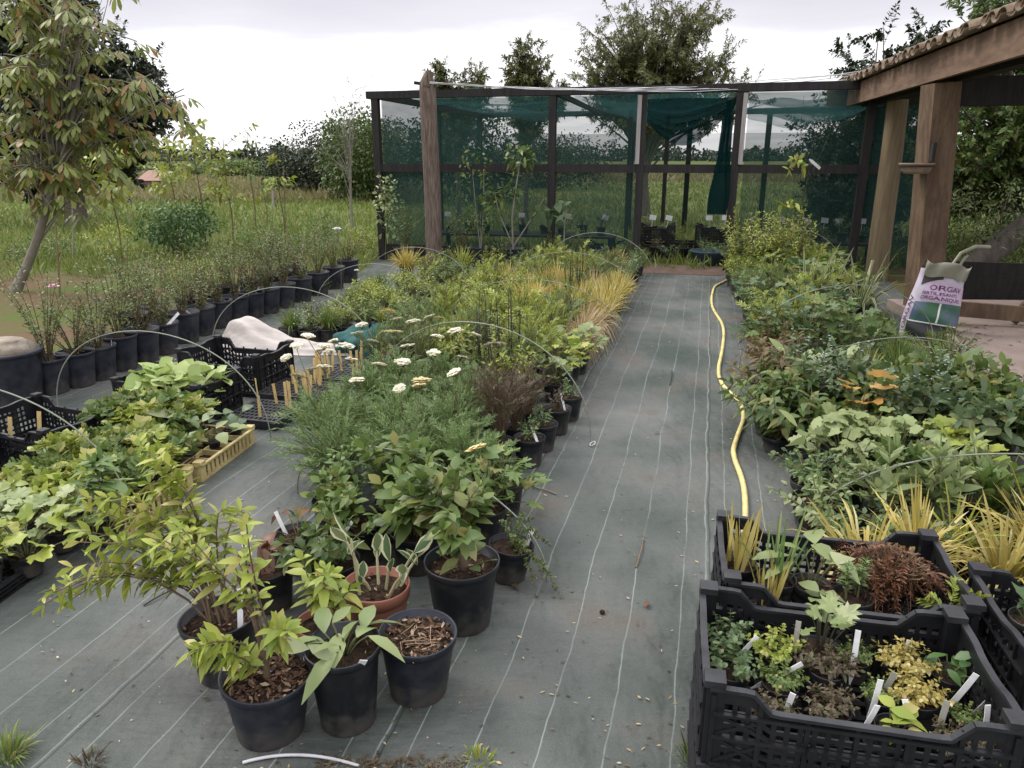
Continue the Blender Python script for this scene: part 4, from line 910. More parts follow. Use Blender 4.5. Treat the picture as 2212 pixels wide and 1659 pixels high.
# concrete floor, a real step
m = MB(); pts = [(3.9, 7.6), (3.74, 6.4), (3.02, 4.1), (2.72, 3.2), (2.25, 1.8), (8, .3), (8.2, 7.4)]; n = len(pts)
m.add([(x, y, -.02) for x, y in pts] + [(x, y, .10) for x, y in pts], [tuple(range(n, 2*n))[::-1]]); m.F[-1] = (m.F[-1][0][:, ::-1], 0)
m.add([(x, y, -.02) for x, y in pts] + [(x, y, .10) for x, y in pts], [(i, (i + 1) % n, n + (i + 1) % n, n + i) for i in range(n)])
setting(m.build('concrete_floor', M['concrete'], smooth=False))
rgd = np.random.default_rng(305)
def debris(name, lab, n, region, z, mats, seed, lo=.008, hi=.03):
    rg = np.random.default_rng(seed); x, y = region(rg, n); m = MB()
    b = np.stack([x, y, z + rg.uniform(.002, .008, n)], 1); d = rg.normal(0, 1, (n, 3))*np.array((1, 1, .12)); ln = rg.uniform(lo, hi, n)
    blades(m, b, d, np.array((0, 0, 1)) + rg.normal(0, .3, (n, 3)), ln, ln*rg.uniform(.15, .6, n), 'tiny', 0, .3)
    return setting(tag(m.build(name, mats), lab, 'litter'), 'stuff')
debris('floor_litter', 'dark leaf crumbs scattered on the concrete shed floor', 260, lambda r, n: (r.uniform(3.2, 5.2, n), r.uniform(4.3, 6.4, n)), .10, L['brown'], 306, .012, .05)
# trestle under the shed roof
tr = thing('timber_trestle', 'reddish timber trestle with slanting legs on the concrete floor', 'trestle', (4.02, 6.38, .10), -.28)
def tb_(nm, a, b, w, h, mt='wood_shed'):
    m = MB(); m.beam(a, b, w, h); m.build(nm, M[mt], tr, False)
tb_('rail', (-.28, 0, .14), (1.5, 0, .02 + .05), .05, .13); tb_('leg', (.35, .09, .03), (.78, .09, .62), .05, .09); tb_('leg', (1.25, .09, .03), (.86, .09, .62), .05, .09)
tb_('top_board', (.35, -.05, .66), (1.7, -.05, .62), .28, .05); tb_('leg', (-.20, -.07, .0), (-.20, -.07, .42), .09, .05)
# leaning log, bowl on a ring
lg = thing('leaning_log', 'thick dark log slanting up behind the timber trestle', 'log', (5.35, 9.0, 0))
m = MB(); tubes(m, [(0, 0, .05), (.5, 0, .45), (1.1, .1, .95), (1.9, .1, 1.5)], [.14, .14, .13, .12], 12, cap=True); m.build('trunk', M['barktree'], lg)
bw = thing('hanging_bowl', 'shallow clay bowl held on a ring between the two shed posts', 'bowl', (3.70, 7.05, 1.36))
m = MB(); lathe(m, [(.001, 0), (.10, .0), (.125, .03), (.135, .075), (.15, .08), (.15, .095), (.128, .095), (.115, .03), (.001, .012)], 22); m.build('bowl', pmat('old_clay', (.27, .20, .15), (.18, .13, .10), rough=.9, scale=12, bump=.3), bw)
m = MB(); a = np.linspace(0, 6.283, 25); tubes(m, np.stack([.146*np.cos(a), .146*np.sin(a), 0*a + .068], 1), .006, 5); tubes(m, [(.12, .05, .07), (.17, .05, .07), (.2, .06, .05)], .008, 5); m.build('ring', M['wood_dark'], bw)

# ------------------------------------------------------------ fertiliser bag
bag = thing('fertiliser_bag', 'leaning white and green fertiliser bag with a rolled-over top beside the square post', 'bag', (3.50, 6.12, .02), -.36, tilt=(-.12, .20))
bag.rotation_euler = (-.10, .13, -.26)
BW, BD, BH = .205, .085, .60
def S(s, t, off=0.0):
    """bag skin: s across the front (-1..1), t up (0..1)"""
    s = np.asarray(s, float); t = np.asarray(t, float); a = s*math.pi/2
    k = np.abs(np.sin(a))**.75*np.sign(np.sin(a)); w = BW*(1 + .06*np.sin(t*5) - .10*t); dp = BD*(1.05 - .55*t**2 - .25*(1 - t)**4) + .006*np.sin(t*23 + s*4)
    return np.stack([w*k + off*np.sin(a), -(dp + off)*np.abs(np.cos(a))**.8 - .0, BH*t + .012*np.sin(s*3 + 1)*t], -1)
def bagpatch(nm, s0, s1, t0, t1, off, mat, nu=28, nv=20, fs=None, back=False):
    u, v = np.meshgrid(np.linspace(0, 1, nu), np.linspace(0, 1, nv), indexing='ij')
    t = t0(u) + (t1(u) - t0(u))*v; s = s0 + (s1 - s0)*u
    p = S(s, t, off)
    if back: p[..., 1] *= -1
    idx = np.arange(nu*nv).reshape(nu, nv); m = MB(); m.add(p.reshape(-1, 3), np.stack([idx[:-1, :-1], idx[1:, :-1], idx[1:, 1:], idx[:-1, 1:]], -1).reshape(-1, 4))
    return m.build(nm, mat, bag)
cst = lambda c: (lambda u: c + 0*u)
mwhite = pmat('bag_white_film', (.50, .46, .53), (.42, .38, .45), rough=.4, scale=6, bump=.15, spec=.5)
bagpatch('front_skin', -1, 1, cst(0), cst(1), 0, mwhite); bagpatch('back_skin', -1, 1, cst(0), cst(1), 0, mwhite, back=True)
bagpatch('dark_band', -.62, .96, lambda u: .015 + 0*u, lambda u: .24 + .03*(u - .5)**2, .002, pmat('bag_dark_film', (.018, .022, .02), (.035, .04, .04), rough=.35, spec=.5))
bagpatch('picture', -.55, .94, lambda u: .25 + .03*(u - .5)**2, lambda u: .525 + .02*u, .003, pmat('bag_picture', (.03, .11, .045), (.09, .115, .19), rough=.4, scale=5, lo=.4, hi=.6, spec=.5))
bagpatch('white_line', -.56, .95, lambda u: .238 + .03*(u - .5)**2, lambda u: .254 + .03*(u - .5)**2, .005, M['tag'], nv=2)
bagpatch('white_line', .03, .06, cst(.26), cst(.53), .005, M['tag'], nu=2)
bagpatch('pink_panel', -.36, .96, cst(.545), cst(.80), .002, pmat('bag_pink_film', (.52, .40, .52), (.46, .36, .47), rough=.4, spec=.5))
bagpatch('dark_corner', -.55, .0, lambda u: .76 + .09*u, lambda u: .93 + 0*u, .004, pmat('bag_brown_film', (.03, .022, .02), (.05, .04, .035), rough=.4))
mfold = pmat('bag_inner_film', (.17, .17, .12), (.25, .25, .19), rough=.45, scale=6, bump=.3, spec=.5)
m = MB(); nu, nv = 30, 16; u, v = np.meshgrid(np.linspace(-1, 1, nu), np.linspace(0, 1, nv), indexing='ij')
p = S(u*.98, 1 - .0*v, 0); px = p[..., 0]; tt_ = v*1.0
yy = -.035 - .05*np.sin(tt_*math.pi*.9) - .03*tt_ + .01*np.sin(u*9 + v*6); zz = BH + .085*np.sin(tt_*2.4) - .125*tt_**2 + .018*np.sin(u*6 + 1)*(1 - .4*v)
idx = np.arange(nu*nv).reshape(nu, nv); m.add(np.stack([px*(1 - .05*v), yy, zz], -1).reshape(-1, 3), np.stack([idx[:-1, :-1], idx[1:, :-1], idx[1:, 1:], idx[:-1, 1:]], -1).reshape(-1, 4))
yb = .03 + .01*np.sin(u*7); m.add(np.stack([px*(1 - .1*v), yb*(1 - v) - .035*v, BH - .03 + .06*v + .018*np.sin(u*6 + 1)*v], -1).reshape(-1, 3), np.stack([idx[:-1, :-1], idx[1:, :-1], idx[1:, 1:], idx[:-1, 1:]], -1).reshape(-1, 4))
m.build('rolled_top', mfold, bag)
m = MB(); tubes(m, [(.04, -.03, BH + .04), (.09, 0, BH + .15), (.2, .05, BH + .22), (.32, .1, BH + .235)], [.012, .014, .018, .016], 6); tubes(m, [(.10, -.02, BH + .04), (.13, 0, BH + .12), (.15, .02, BH + .14)], .012, 6); m.build('torn_strip', mfold, bag)
def bag_text(txt, s, t, size, mat, rot=False, off=.007):
    cu = bpy.data.curves.new('lettering', 'FONT'); cu.body = txt; cu.size = 1; cu.resolution_u = 3; cu.offset = .006
    to = bpy.data.objects.new('lettering', cu); COL.objects.link(to); bpy.context.view_layer.update()
    me = bpy.data.meshes.new_from_object(to.evaluated_get(bpy.context.evaluated_depsgraph_get())); bpy.data.objects.remove(to)
    co = np.zeros(len(me.vertices)*3); me.vertices.foreach_get('co', co); co = co.reshape(-1, 3)*size
    x, y = (co[:, 0], co[:, 1]) if not rot else (-co[:, 1], co[:, 0])
    me.vertices.foreach_set('co', S(s + x/(BW*1.35), t + y/BH, off).ravel()); me.materials.clear(); me.materials.append(mat); me.update()
    link('lettering', me, bag)
mink = pmat('purple_ink', (.10, .02, .09), (.13, .03, .12), rough=.5)
bag_text('ORGAV', -.22, .70, .060, mink); bag_text('FERTILISANTS', -.40, .635, .037, mink); bag_text('ORGANIQUES', -.40, .570, .041, mink)
bag_text('ORGAV', -.64, .12, .085, mink, rot=True)

# ------------------------------------------------------------ perforated crates
def perf(m, O, ux, n, Wd, Hf, cols, rows, hw=.6, hh=.6, t=.005, lo=.12, hi=.86, edge=.03, mat=0, hole=None):
    O, ux, n = (np.array(q, float) for q in (O, ux, n))
    cs = (Wd - 2*edge)/cols; s = [0, edge]
    for i in range(cols): a = edge + i*cs; s += [a + cs*(1 - hw)/2, a + cs*(1 + hw)/2]
    s += [Wd - edge, Wd]; s = np.array(s)
    rh = (hi - lo)/rows; tt = [0, lo]
    for j in range(rows): a = lo + j*rh; tt += [a + rh*(1 - hh)/2, a + rh*(1 + hh)/2]
    tt += [hi, 1]; tt = np.array(tt); A, B = len(s), len(tt)
    Hs = np.array([Hf(x/Wd) for x in s])
    g = O + ux*s[:, None, None] + np.array((0, 0, 1.))*(tt[None, :]*Hs[:, None])[..., None]
    V = np.concatenate([(g + n*t/2).reshape(-1, 3), (g - n*t/2).reshape(-1, 3)]); off = A*B
    solid = np.ones((A - 1, B - 1), bool)
    for i in range(cols):
        for j in range(rows):
            if hole is None or hole((s[2 + 2*i]/Wd), tt[2 + 2*j]): solid[2 + 2*i, 2 + 2*j] = False
    I = lambda i, j: i*B + j
    f = []
    for i in range(A - 1):
        for j in range(B - 1):
            if not solid[i, j]: continue
            a, b, c, d = I(i, j), I(i + 1, j), I(i + 1, j + 1), I(i, j + 1)
            f += [(a, b, c, d), (off + d, off + c, off + b, off + a)]
            for (di, dj, p, q) in ((-1, 0, d, a), (1, 0, b, c), (0, -1, a, b), (0, 1, c, d)):
                x, y = i + di, j + dj
                if x < 0 or y < 0 or x >= A - 1 or y >= B - 1 or not solid[x, y]: f.append((q, p, off + p, off + q))
    m.add(V, f, mat)
def crate_meshes(W_, D_, H_, dip=.045, cols=20, rows=5, mat='crate', rim='crate_rim', brace=True, ribs=True, hw=.6, hh=.6, soil=False):
    out = []
    def Hx(side):
        c = .085/side
        def f(s):
            e = min(s, 1 - s); k = min(1, max(0, (e - c)/(.05/side))); k = k*k*(3 - 2*k); return H_ - dip*k
        return f
    hl = lambda s, t: True
    for (nm_, O, ux, n, Wd, cc, dp) in (('long_side', (-W_/2, -D_/2, 0), (1, 0, 0), (0, -1, 0), W_, cols, dip), ('long_side', (W_/2, D_/2, 0), (-1, 0, 0), (0, 1, 0), W_, cols, dip),
                                    ('short_side', (W_/2, -D_/2 + .004, 0), (0, 1, 0), (1, 0, 0), D_ - .008, int(cols*D_/W_), 0), ('short_side', (-W_/2, D_/2 - .004, 0), (0, -1, 0), (-1, 0, 0), D_ - .008, int(cols*D_/W_), 0)):
        m = MB(); Hf = Hx(Wd) if nm_ == 'long_side' else (lambda s: H_*(1 - .05*math.exp(-((s - .5)/.2)**4)))
        perf(m, O, ux, n, Wd, Hf, cc, rows, hw, hh, hole=(None if nm_ == 'long_side' else (lambda s, t: .18 < s < .82 or t < .4)))
        O, ux, n = np.array(O), np.array(ux, float), np.array(n, float)
        # rim lip following the top edge, outer ribs, corner braces
        ss = np.linspace(.003, .997, 34); top = np.array([O + ux*s*Wd + np.array((0, 0, Hf(s) + .001)) + n*.004 for s in ss])
        for i in range(len(ss) - 1): m.beam(top[i], top[i + 1]*1.0 + (top[i + 1] - top[i])*.02, .016, .008, (0, 0, 1), 1)
        for z in (.10*H_, .44*H_, .72*H_)[:3 if ribs else 0]: m.beam(O + n*.008 + ux*.012 + (0, 0, z), O + n*.008 + ux*(Wd - .012) + (0, 0, z), .0125, .006)
        for k in range(7 if ribs else 0):
            s = .012 + (Wd - .024)*k/6; m.beam(O + n*.0045 + ux*s + (0, 0, .02), O + n*.0045 + ux*s + (0, 0, H_*.80 if .2 < k/6 < .8 else H_*.93), .010, .006)
        if brace and nm_ == 'long_side':
            for a in (.02, Wd - .13):
                m.beam(O + n*.0040 + ux*a + (0, 0, .46*H_), O + n*.0040 + ux*(a + .11) + (0, 0, .70*H_), .008, .004, n); m.beam(O + n*.0052 + ux*a + (0, 0, .70*H_), O + n*.0052 + ux*(a + .11) + (0, 0, .46*H_), .008, .004, n)
                m.beam(O + n*.0040 + ux*a + (0, 0, .12*H_), O + n*.0040 + ux*(a + .11) + (0, 0, .42*H_), .008, .004, n); m.beam(O + n*.0052 + ux*a + (0, 0, .42*H_), O + n*.0052 + ux*(a + .11) + (0, 0, .12*H_), .008, .004, n)
            for a in (.36, .64):
                b = O + ux*a*Wd + n*.012 + (0, 0, .44*H_); tubes(m, [b, b + n*.012], .012, 10, cap=True)
        out.append((nm_, m.mesh(nm_, [M[mat], M[rim]], False)))
    m = MB(); nb = 14
    for i in range(nb): x = -W_/2 + .012 + (W_ - .024)*i/(nb - 1); m.box((x, 0, .008), (.016, D_ - .012, .006))
    for i in range(8): y = -D_/2 + .014 + (D_ - .028)*i/7; m.box((0, y, .0125), (W_ - .012, .016, .004))
    out.append(('floor', m.mesh('floor', [M[mat]], False)))
    if soil:
        m = MB(); nx_, ny_ = 24, 16; gx, gy = np.meshgrid(np.linspace(-W_/2 + .02, W_/2 - .02, nx_), np.linspace(-D_/2 + .02, D_/2 - .02, ny_), indexing='ij'); idx = np.arange(nx_*ny_).reshape(nx_, ny_)
        m.add(np.stack([gx, gy, H_*.55 + .012*vnoise(gx*40, gy*40, 1, 3)], -1).reshape(-1, 3), np.stack([idx[:-1, :-1], idx[1:, :-1], idx[1:, 1:], idx[:-1, 1:]], -1).reshape(-1, 4)); out.append(('soil', m.mesh('soil', [M['soil']])))
        m = MB()
        for k in range(1, 5): m.box((-W_/2 + W_*k/5, 0, H_*.62), (.005, D_ - .02, H_*.66))
        for k in range(1, 3): m.box((0, -D_/2 + D_*k/3, H_*.60), (W_ - .02, .005, H_*.64))
        out.append(('divider', m.mesh('divider', [M[rim]], False)))
    for sx in (-1, 1):
        for sy in (-1, 1):
            m = MB(); c = np.array((sx*(W_/2 - .014), sy*(D_/2 - .014), 0))
            m.box(c + (0, 0, H_*.5 + .006), (.034, .034, H_ - .002)); m.box(c + (sx*.002, sy*.002, H_ + .012), (.044, .044, .016), mat=1)
            out.append(('corner_post', m.mesh('corner_post', [M[mat], M[rim]], False)))
    return out
_cr = {}
def crate(label, x, y, z, rz, W_=.6, D_=.38, H_=.21, group=None, mat='crate', cat='crate', name='plastic_crate', rim='crate_rim', **k):
    key = (W_, D_, H_, mat, tuple(sorted(k.items())))
    if key not in _cr: _cr[key] = crate_meshes(W_, D_, H_, mat=mat, rim=rim, **k)
    r = thing(name, label, cat, (x, y, z), rz, group)
    for nm_, me in _cr[key]: link(nm_, me, r)
    return r
RZ = math.atan2(-.13, .6)
def cl(cx, cy, rz, a, b):
    c, s = math.cos(rz), math.sin(rz); return cx + a*c - b*s, cy + a*s + b*c
FC = (.75, 1.43); RC = (.90, 1.83); TC = (1.50, 1.52)
G_R = 'black crates stacked at the near right corner'
crate('lower black crate under the crate full of labelled seedling pots', *FC, .005, RZ, group=G_R); crate('front black crate full of labelled seedling pots, on top of its stack', *FC, .222, RZ, group=G_R)
crate('lower black crate under the crate with the dead brown fern', *RC, .005, RZ, group=G_R); crate('upper black crate holding variegated plants and a dead brown fern', *RC, .222, RZ, group=G_R)
crate('lower black crate of the half-seen stack right of the seedling crates', *TC, .005, RZ, group=G_R); crate('half-seen upper black crate right of the seedling crates', *TC, .222, RZ, group=G_R)

# seedlings in the front crate
FZ = .222 + .02
def in_crate(C, a, b): return cl(C[0], C[1], RZ, a, b)
define('creeping', 'seedling', [v_bushy('bluegreen', 12, .08, .06, 7, .024, .016, rad=.0012), v_bushy('lime', 24, .06, .06, 6, .017, .012, rad=.001), v_bushy('brown', 26, .055, .065, 6, .018, .010, rad=.001), v_bushy('green', 24, .06, .06, 6, .016, .011, rad=.001), v_rosette('deep', 11, .06, .045, .055, None, Wd=.03, prof='ovate', hv=.3), v_bushy('gold', 28, .055, .06, 6, .016, .011, rad=.001), v_rosette('lime', 12, .05, .035, .05, None, Wd=.03, prof='ovate', hv=.3)], pot=(.042, .075, 'pot'))
define('leafcut', 'cutting', [v_rosette('pale', 12, .10, .06, .05, 'maple', stem='stem_dark', hv=.4)], pot=(.047, .075, 'pot'))
G_S = 'seedling pots in the front crate'
seeds = [(-.24, .09, 0, 'trailing blue-green seedling at the back left corner of the front crate', 1.0), (-.24, -.02, 0, 'round-leaved trailing seedling spilling over the left side of the front crate', 1.1), (-.13, .07, 1, 'bright lime mossy seedling with a slanting label in the front crate', 1.1),
         (-.13, -.04, 3, 'small-leaved green seedling in the middle left of the front crate', 1.0), (-.02, .03, 2, 'bronze moss-like seedling in the centre of the front crate', 1.1), (-.03, -.10, 2, 'olive brown seedling by the near side of the front crate', 1.0),
         (.09, -.02, 3, 'thin green seedling beside the tall white label in the front crate', .8), (.16, .08, 5, 'golden mossy cushion seedling in the front crate', 1.15), (.16, -.03, 5, 'olive gold cushion seedling right of centre in the front crate', 1.1), (.26, .08, 4, 'deep green broad-leaved seedling at the back right of the front crate', 1.0),
         (.25, -.05, 3, 'sparse seedling beside two faded labels in the front crate', .7), (.09, -.13, 6, 'light green rosette seedling by the near side of the front crate', 1.0), (.19, -.14, 2, 'dull brown seedling at the near right of the front crate', .8), (-.16, -.13, 2, 'dull bronze seedling at the near left of the front crate', .9), (.26, -.14, 2, 'dark reddish seedling in the near right corner of the front crate', .8)]
for a, b, v, lab, s in seeds:
    x, y = in_crate(FC, a, b); r = plant('creeping', x, y, lab, G_S, FZ + .035, s*.98, v=v, cat='seedling', rz=RI.uniform(0, 6))
x, y = in_crate(FC, -.02, .11); plant('leafcut', x, y, 'pale lobed-leaved cutting at the back of the front crate', G_S, FZ + .03, 1.1, v=0, cat='cutting')
x, y = in_crate(FC, .06, .09); r = plant('creeping', x, y, 'nearly bare seedling pot holding the tall upright white label', G_S, FZ + .05, .8, v=3, cat='seedling')
def free_stake(C, a, b, z, tx, ty, rz, h, mat, lab, w=.015):
    x, y = in_crate(C, a, b); o = link('plant_label', stake_mesh(1, h, w, mat), None); o.location = (x, y, z - .02); o.rotation_euler = (tx, ty, rz)
    tag(o, lab, 'plant label', 'plant labels standing in the front crate'); return o
for a, b, tx, ty, h, mt, lab in [(.045, .06, -.05, .02, .13, 'tag', 'tall upright white label in the middle of the front crate'), (.17, .10, -.1, .06, .09, 'tag', 'white label behind the golden cushion seedling'), (-.225, .05, .1, .75, .10, 'tag', 'white label slanting over the trailing blue-green seedling'), (-.165, -.02, .1, 1.1, .12, 'tag', 'thin white label lying almost flat over the lime seedling'),
                                (.235, -.01, .1, .42, .12, 'tag', 'wide white label tilted beside the broad-leaved seedling'), (.285, -.02, .2, .55, .09, 'tag_dull', 'faded grey label tilted at the right of the front crate'), (.10, .0, .2, .25, .08, 'tag_dull', 'faded label beside the tall upright white one'), (.055, -.08, .1, .12, .11, 'tag', 'narrow white label near the centre of the front crate'),
                                (.185, -.10, .0, .1, .09, 'tag_dull', 'grey-green label above the light green rosette'), (-.13, -.12, .2, .2, .08, 'tag', 'short white label at the near left of the front crate'), (.02, -.145, .25, .3, .10, 'tag', 'white label seen through the near side of the front crate'), (-.08, .10, 0, .02, .11, 'tag_dull', 'thin grey label beside the pale cutting'), (.13, -.12, -.1, -.35, .09, 'tag', 'white label leaning left beside the light green rosette'), (.27, -.11, 0, .0, .10, 'tag', 'narrow label in the near right corner of the front crate')]:
    free_stake(FC, a, b, FZ + .105, tx*.8, ty*.9, RZ + RI.uniform(-.3, .3), h*.85, mt, lab, .0125)
# the rear crate
define('fernheap', 'dead_fern', [v_feather('rust', 70, .14, .12, .11, 11, .2, .3, stem='stem_brown', tilt=.2, rows=2, droop=.9)], pot=(.07, .10, 'pot'))
define('spotleaf', 'potted_lungwort', [v_rosette('pale', 9, .12, .08, .10, None, Wd=.052, prof='ovate', edge=None, hv=.4)], pot=(.05, .085, 'pot'))
define('grassblades', 'potted_iris', [v_grass('gold', 14, .22, .25, .016, .2), v_grass('greygreen', 18, .24, .3, .007, .3)], pot=(.05, .085, 'pot'))
define('euphorbia', 'potted_spurge', [v_bushy('greygreen', 3, .15, .03, 16, .028, .009, 'lance', pairs=3)], pot=(.05, .085, 'pot'))
define('smallfern', 'potted_fern', [v_feather('lime', 5, .05, .03, .10, 12, .3, .4, tilt=1.2)], pot=(.05, .085, 'pot'))
G_C = 'plants in the rear crate'
for k, v, a, b, lab, s in [('grassblades', 0, -.25, .04, 'yellow sword-leaved iris in the left end of the rear crate', 1.0), ('grassblades', 1, -.15, -.02, 'thin grey-green blades beside the yellow iris', 1.0), ('grassblades', 0, -.18, -.10, 'short yellowing blades at the near left of the rear crate', .7), ('spotleaf', 0, -.06, -.03, 'pale spotted lungwort in the middle of the rear crate', 1.0), ('spotleaf', 0, -.05, -.13, 'small lungwort at the near side of the rear crate', .6),
                          ('euphorbia', 0, .04, -.07, 'bottle-brush grey spurge beside the dead fern', 1.0), ('fernheap', 0, .15, .02, 'heap of dead rust-brown fern fronds in the rear crate', .84), ('smallfern', 0, .25, -.11, 'tiny upright green fern at the right of the rear crate', 1.0)]:
    x, y = in_crate(RC, a, b); plant(k, x, y, lab, G_C, FZ + .03, s*1.1, v=v)
for a, b, k, v, lab in [(-.2, .05, 'creeping', 4, 'leafy seedling in the half-seen crate at the right'), (-.2, -.1, 'creeping', 2, 'bronze seedling at the near end of the half-seen crate'), (-.06, .05, 'creeping', 3, 'fine green seedling at the back middle of the half-seen crate'), (-.06, -.09, 'creeping', 1, 'lime seedling at the near middle of the half-seen crate'), (.08, .06, 'creeping', 0, 'blue-green seedling at the back right of the half-seen crate'), (.08, -.08, 'creeping', 5, 'golden seedling at the near right of the half-seen crate'), (.21, .0, 'creeping', 4, 'broad-leaved seedling at the right end of the half-seen crate')]:
    x, y = in_crate(TC, a, b); plant(k, x, y, lab, 'seedling pots in the half-seen crate', FZ + .05, 1.3, v=v, cat='seedling')

# ------------------------------------------------------------ left bed: crates, trays
LR = math.atan2(-.17, .6)
G_L = 'black crates among the left-hand trays'
C1 = (-2.02, 4.28); C2 = (-1.87, 4.86); C3 = (-2.50, 3.70); C4 = (-2.42, 3.22)
crate('black crate holding a tray of pale lettuces', *C1, .005, LR, .58, .40, .24, G_L, dip=.07); crate('empty black crate behind the lettuce crate, beside the canvas roll', *C2, .005, LR, .60, .42, .27, G_L, dip=.07)
crate('black crate with two wooden tags beside the biggest dark pot', *C3, .005, LR - .1, .60, .42, .20, G_L, dip=.05); crate('near-empty low black crate in front of the crate with two wooden tags', *C4, .005, LR - .1, .60, .40, .16, G_L, dip=.04)
define('lettuce', 'lettuce', [v_rosette('lettuce', 16, .07, .07, .12, None, Wd=.085, prof='ovate', droop=.2, hv=.5), v_rosette('lettuce', 14, .06, .08, .11, None, Wd=.09, prof='ovate', droop=.15)], pot=(.04, .05, 'pot'))
ti = crate('shallow inner tray under the lettuces', *C1, .12, LR, .46, .28, .06, None, name='seed_tray', cat='tray', dip=.0, cols=18, rows=2, brace=False)
for i, (a, b, w_) in enumerate([(-.15, .07, 'back left'), (0, .08, 'back middle'), (.16, .07, 'back right'), (-.14, -.06, 'front left'), (.02, -.07, 'front middle'), (.15, -.06, 'front right')]):
    x, y = cl(*C1, LR, a, b); plant('lettuce', x, y, 'pale young lettuce at the %s of the inner tray' % w_, 'lettuces in the inner tray', .145, 1.15, cat='lettuce')
for a, b, h, lab in [(-.06, .02, .16, 'taller wooden tag in the empty crate by the biggest pot'), (-.18, -.05, .14, 'shorter wooden tag in the empty crate by the biggest pot')]:
    x, y = cl(*C3, LR, a, b); o = link('wooden_tag', stake_mesh(2, h, .022, 'wood_tag'), None); o.location = (x, y, .045); o.rotation_euler = (0, .14, .1); tag(o, lab, 'plant label')
for a, b, v, lab in [(-.12, -.02, 0, 'weak grey seedling at the left of the near-empty crate'), (.05, -.1, 3, 'thin bare seedling at the near side of the near-empty crate')]:
    x, y = cl(*C4, LR, a, b); plant('creeping', x, y, lab, None, .02, .9, v=v, cat='seedling')
# plug trays with wooden tags
def plug_tray(label, x, y, rz, W_=.5, D_=.32, nx=11, ny=7):
    r = thing('plug_tray', label, 'tray', (x, y, .005), rz, 'black plug trays with wooden tags')
    m = MB(); top = .055; sx, sy = (W_ - .03)/nx, (D_ - .03)/ny
    xs = [-W_/2, -W_/2 + .015]; ys = [-D_/2, -D_/2 + .015]
    for i in range(nx): xs += [-W_/2 + .015 + (i + .14)*sx, -W_/2 + .015 + (i + .86)*sx]
    for j in range(ny): ys += [-D_/2 + .015 + (j + .14)*sy, -D_/2 + .015 + (j + .86)*sy]
    xs += [W_/2]; ys += [D_/2]
    gx, gy = np.meshgrid(xs, ys, indexing='ij'); A, B = gx.shape; V = np.stack([gx, gy, 0*gx + top], -1).reshape(-1, 3); f = []
    for i in range(A - 1):
        for j in range(B - 1):
            if i >= 2 and j >= 2 and i % 2 == 0 and j % 2 == 0 and i < A - 1 and j < B - 1: 
                c = [i*B + j, (i + 1)*B + j, (i + 1)*B + j + 1, i*B + j + 1]
                q = V[c]; lo = q.mean(0) + (q - q.mean(0))*.72 - (0, 0, .012); m.add(np.vstack([q, lo]), [(0, 1, 5, 4), (1, 2, 6, 5), (2, 3, 7, 6), (3, 0, 4, 7)], 0); m.add(lo, [(0, 1, 2, 3)], 1); continue
            f.append((i*B + j, (i + 1)*B + j, (i + 1)*B + j + 1, i*B + j + 1))
    m.add(V, f, 0)
    h = [(-W_/2, -D_/2), (W_/2, -D_/2), (W_/2, D_/2), (-W_/2, D_/2)]
    m.add([(x, y, top) for x, y in h] + [(x*.97, y*.96, 0) for x, y in h], [(i, 4 + i, 4 + (i + 1) % 4, (i + 1) % 4) for i in range(4)], 0)
    m.build('tray', [M['crate_rim'], M['soil']], r, False); return r
PT = [(-1.47, 4.18, 'plug tray nearest the left path, beside the lettuce crate'), (-1.38, 4.62, 'plug tray behind the nearest plug tray'), (-1.22, 5.0, 'plug tray under the many wooden tags by the yarrow'), (-1.02, 5.30, 'farthest plug tray by the green net bundle')]
rt = np.random.default_rng(410)
for i, (x, y, lab) in enumerate(PT):
    plug_tray(lab, x, y, LR, .36 if i == 0 else .46, .36)
    n = (6, 13, 14, 5)[i]
    for k in range(n):
        a, b = rt.uniform(-.15, .17), rt.uniform(-.16, .16); px, py = cl(x, y, LR, a, b)
        o = link('wooden_tag', stake_mesh(2, (.13, .15, .17)[k % 3], .017, 'wood_tag'), None); o.location = (px, py, .06); o.rotation_euler = (rt.normal(0, .05), rt.normal(0, .05), rt.normal(0, .4))
        tag(o, 'wooden plant tag standing in the %s' % lab.replace('plug tray ', 'plug tray ', 1), 'plant label', 'wooden tags in the %s' % lab)
# yellow slatted trays along the left path
YT = [(-1.62, 3.55, 'yellow slatted tray beside the nearest plug tray'), (-1.72, 2.98, 'yellow slatted tray in the middle of the left path edge'), (-1.86, 2.45, 'yellow slatted tray nearest the camera')]
for x, y, lab in YT[:2]:
    crate(lab, x, y, .005, math.pi/2 + LR*.55, .52, .34, .085, 'yellow trays along the left path', 'yellow_crate', 'tray', 'slatted_tray', 'yellow_crate', dip=.0, cols=12, rows=1, brace=False, ribs=False, hw=.45, hh=.92, soil=True)
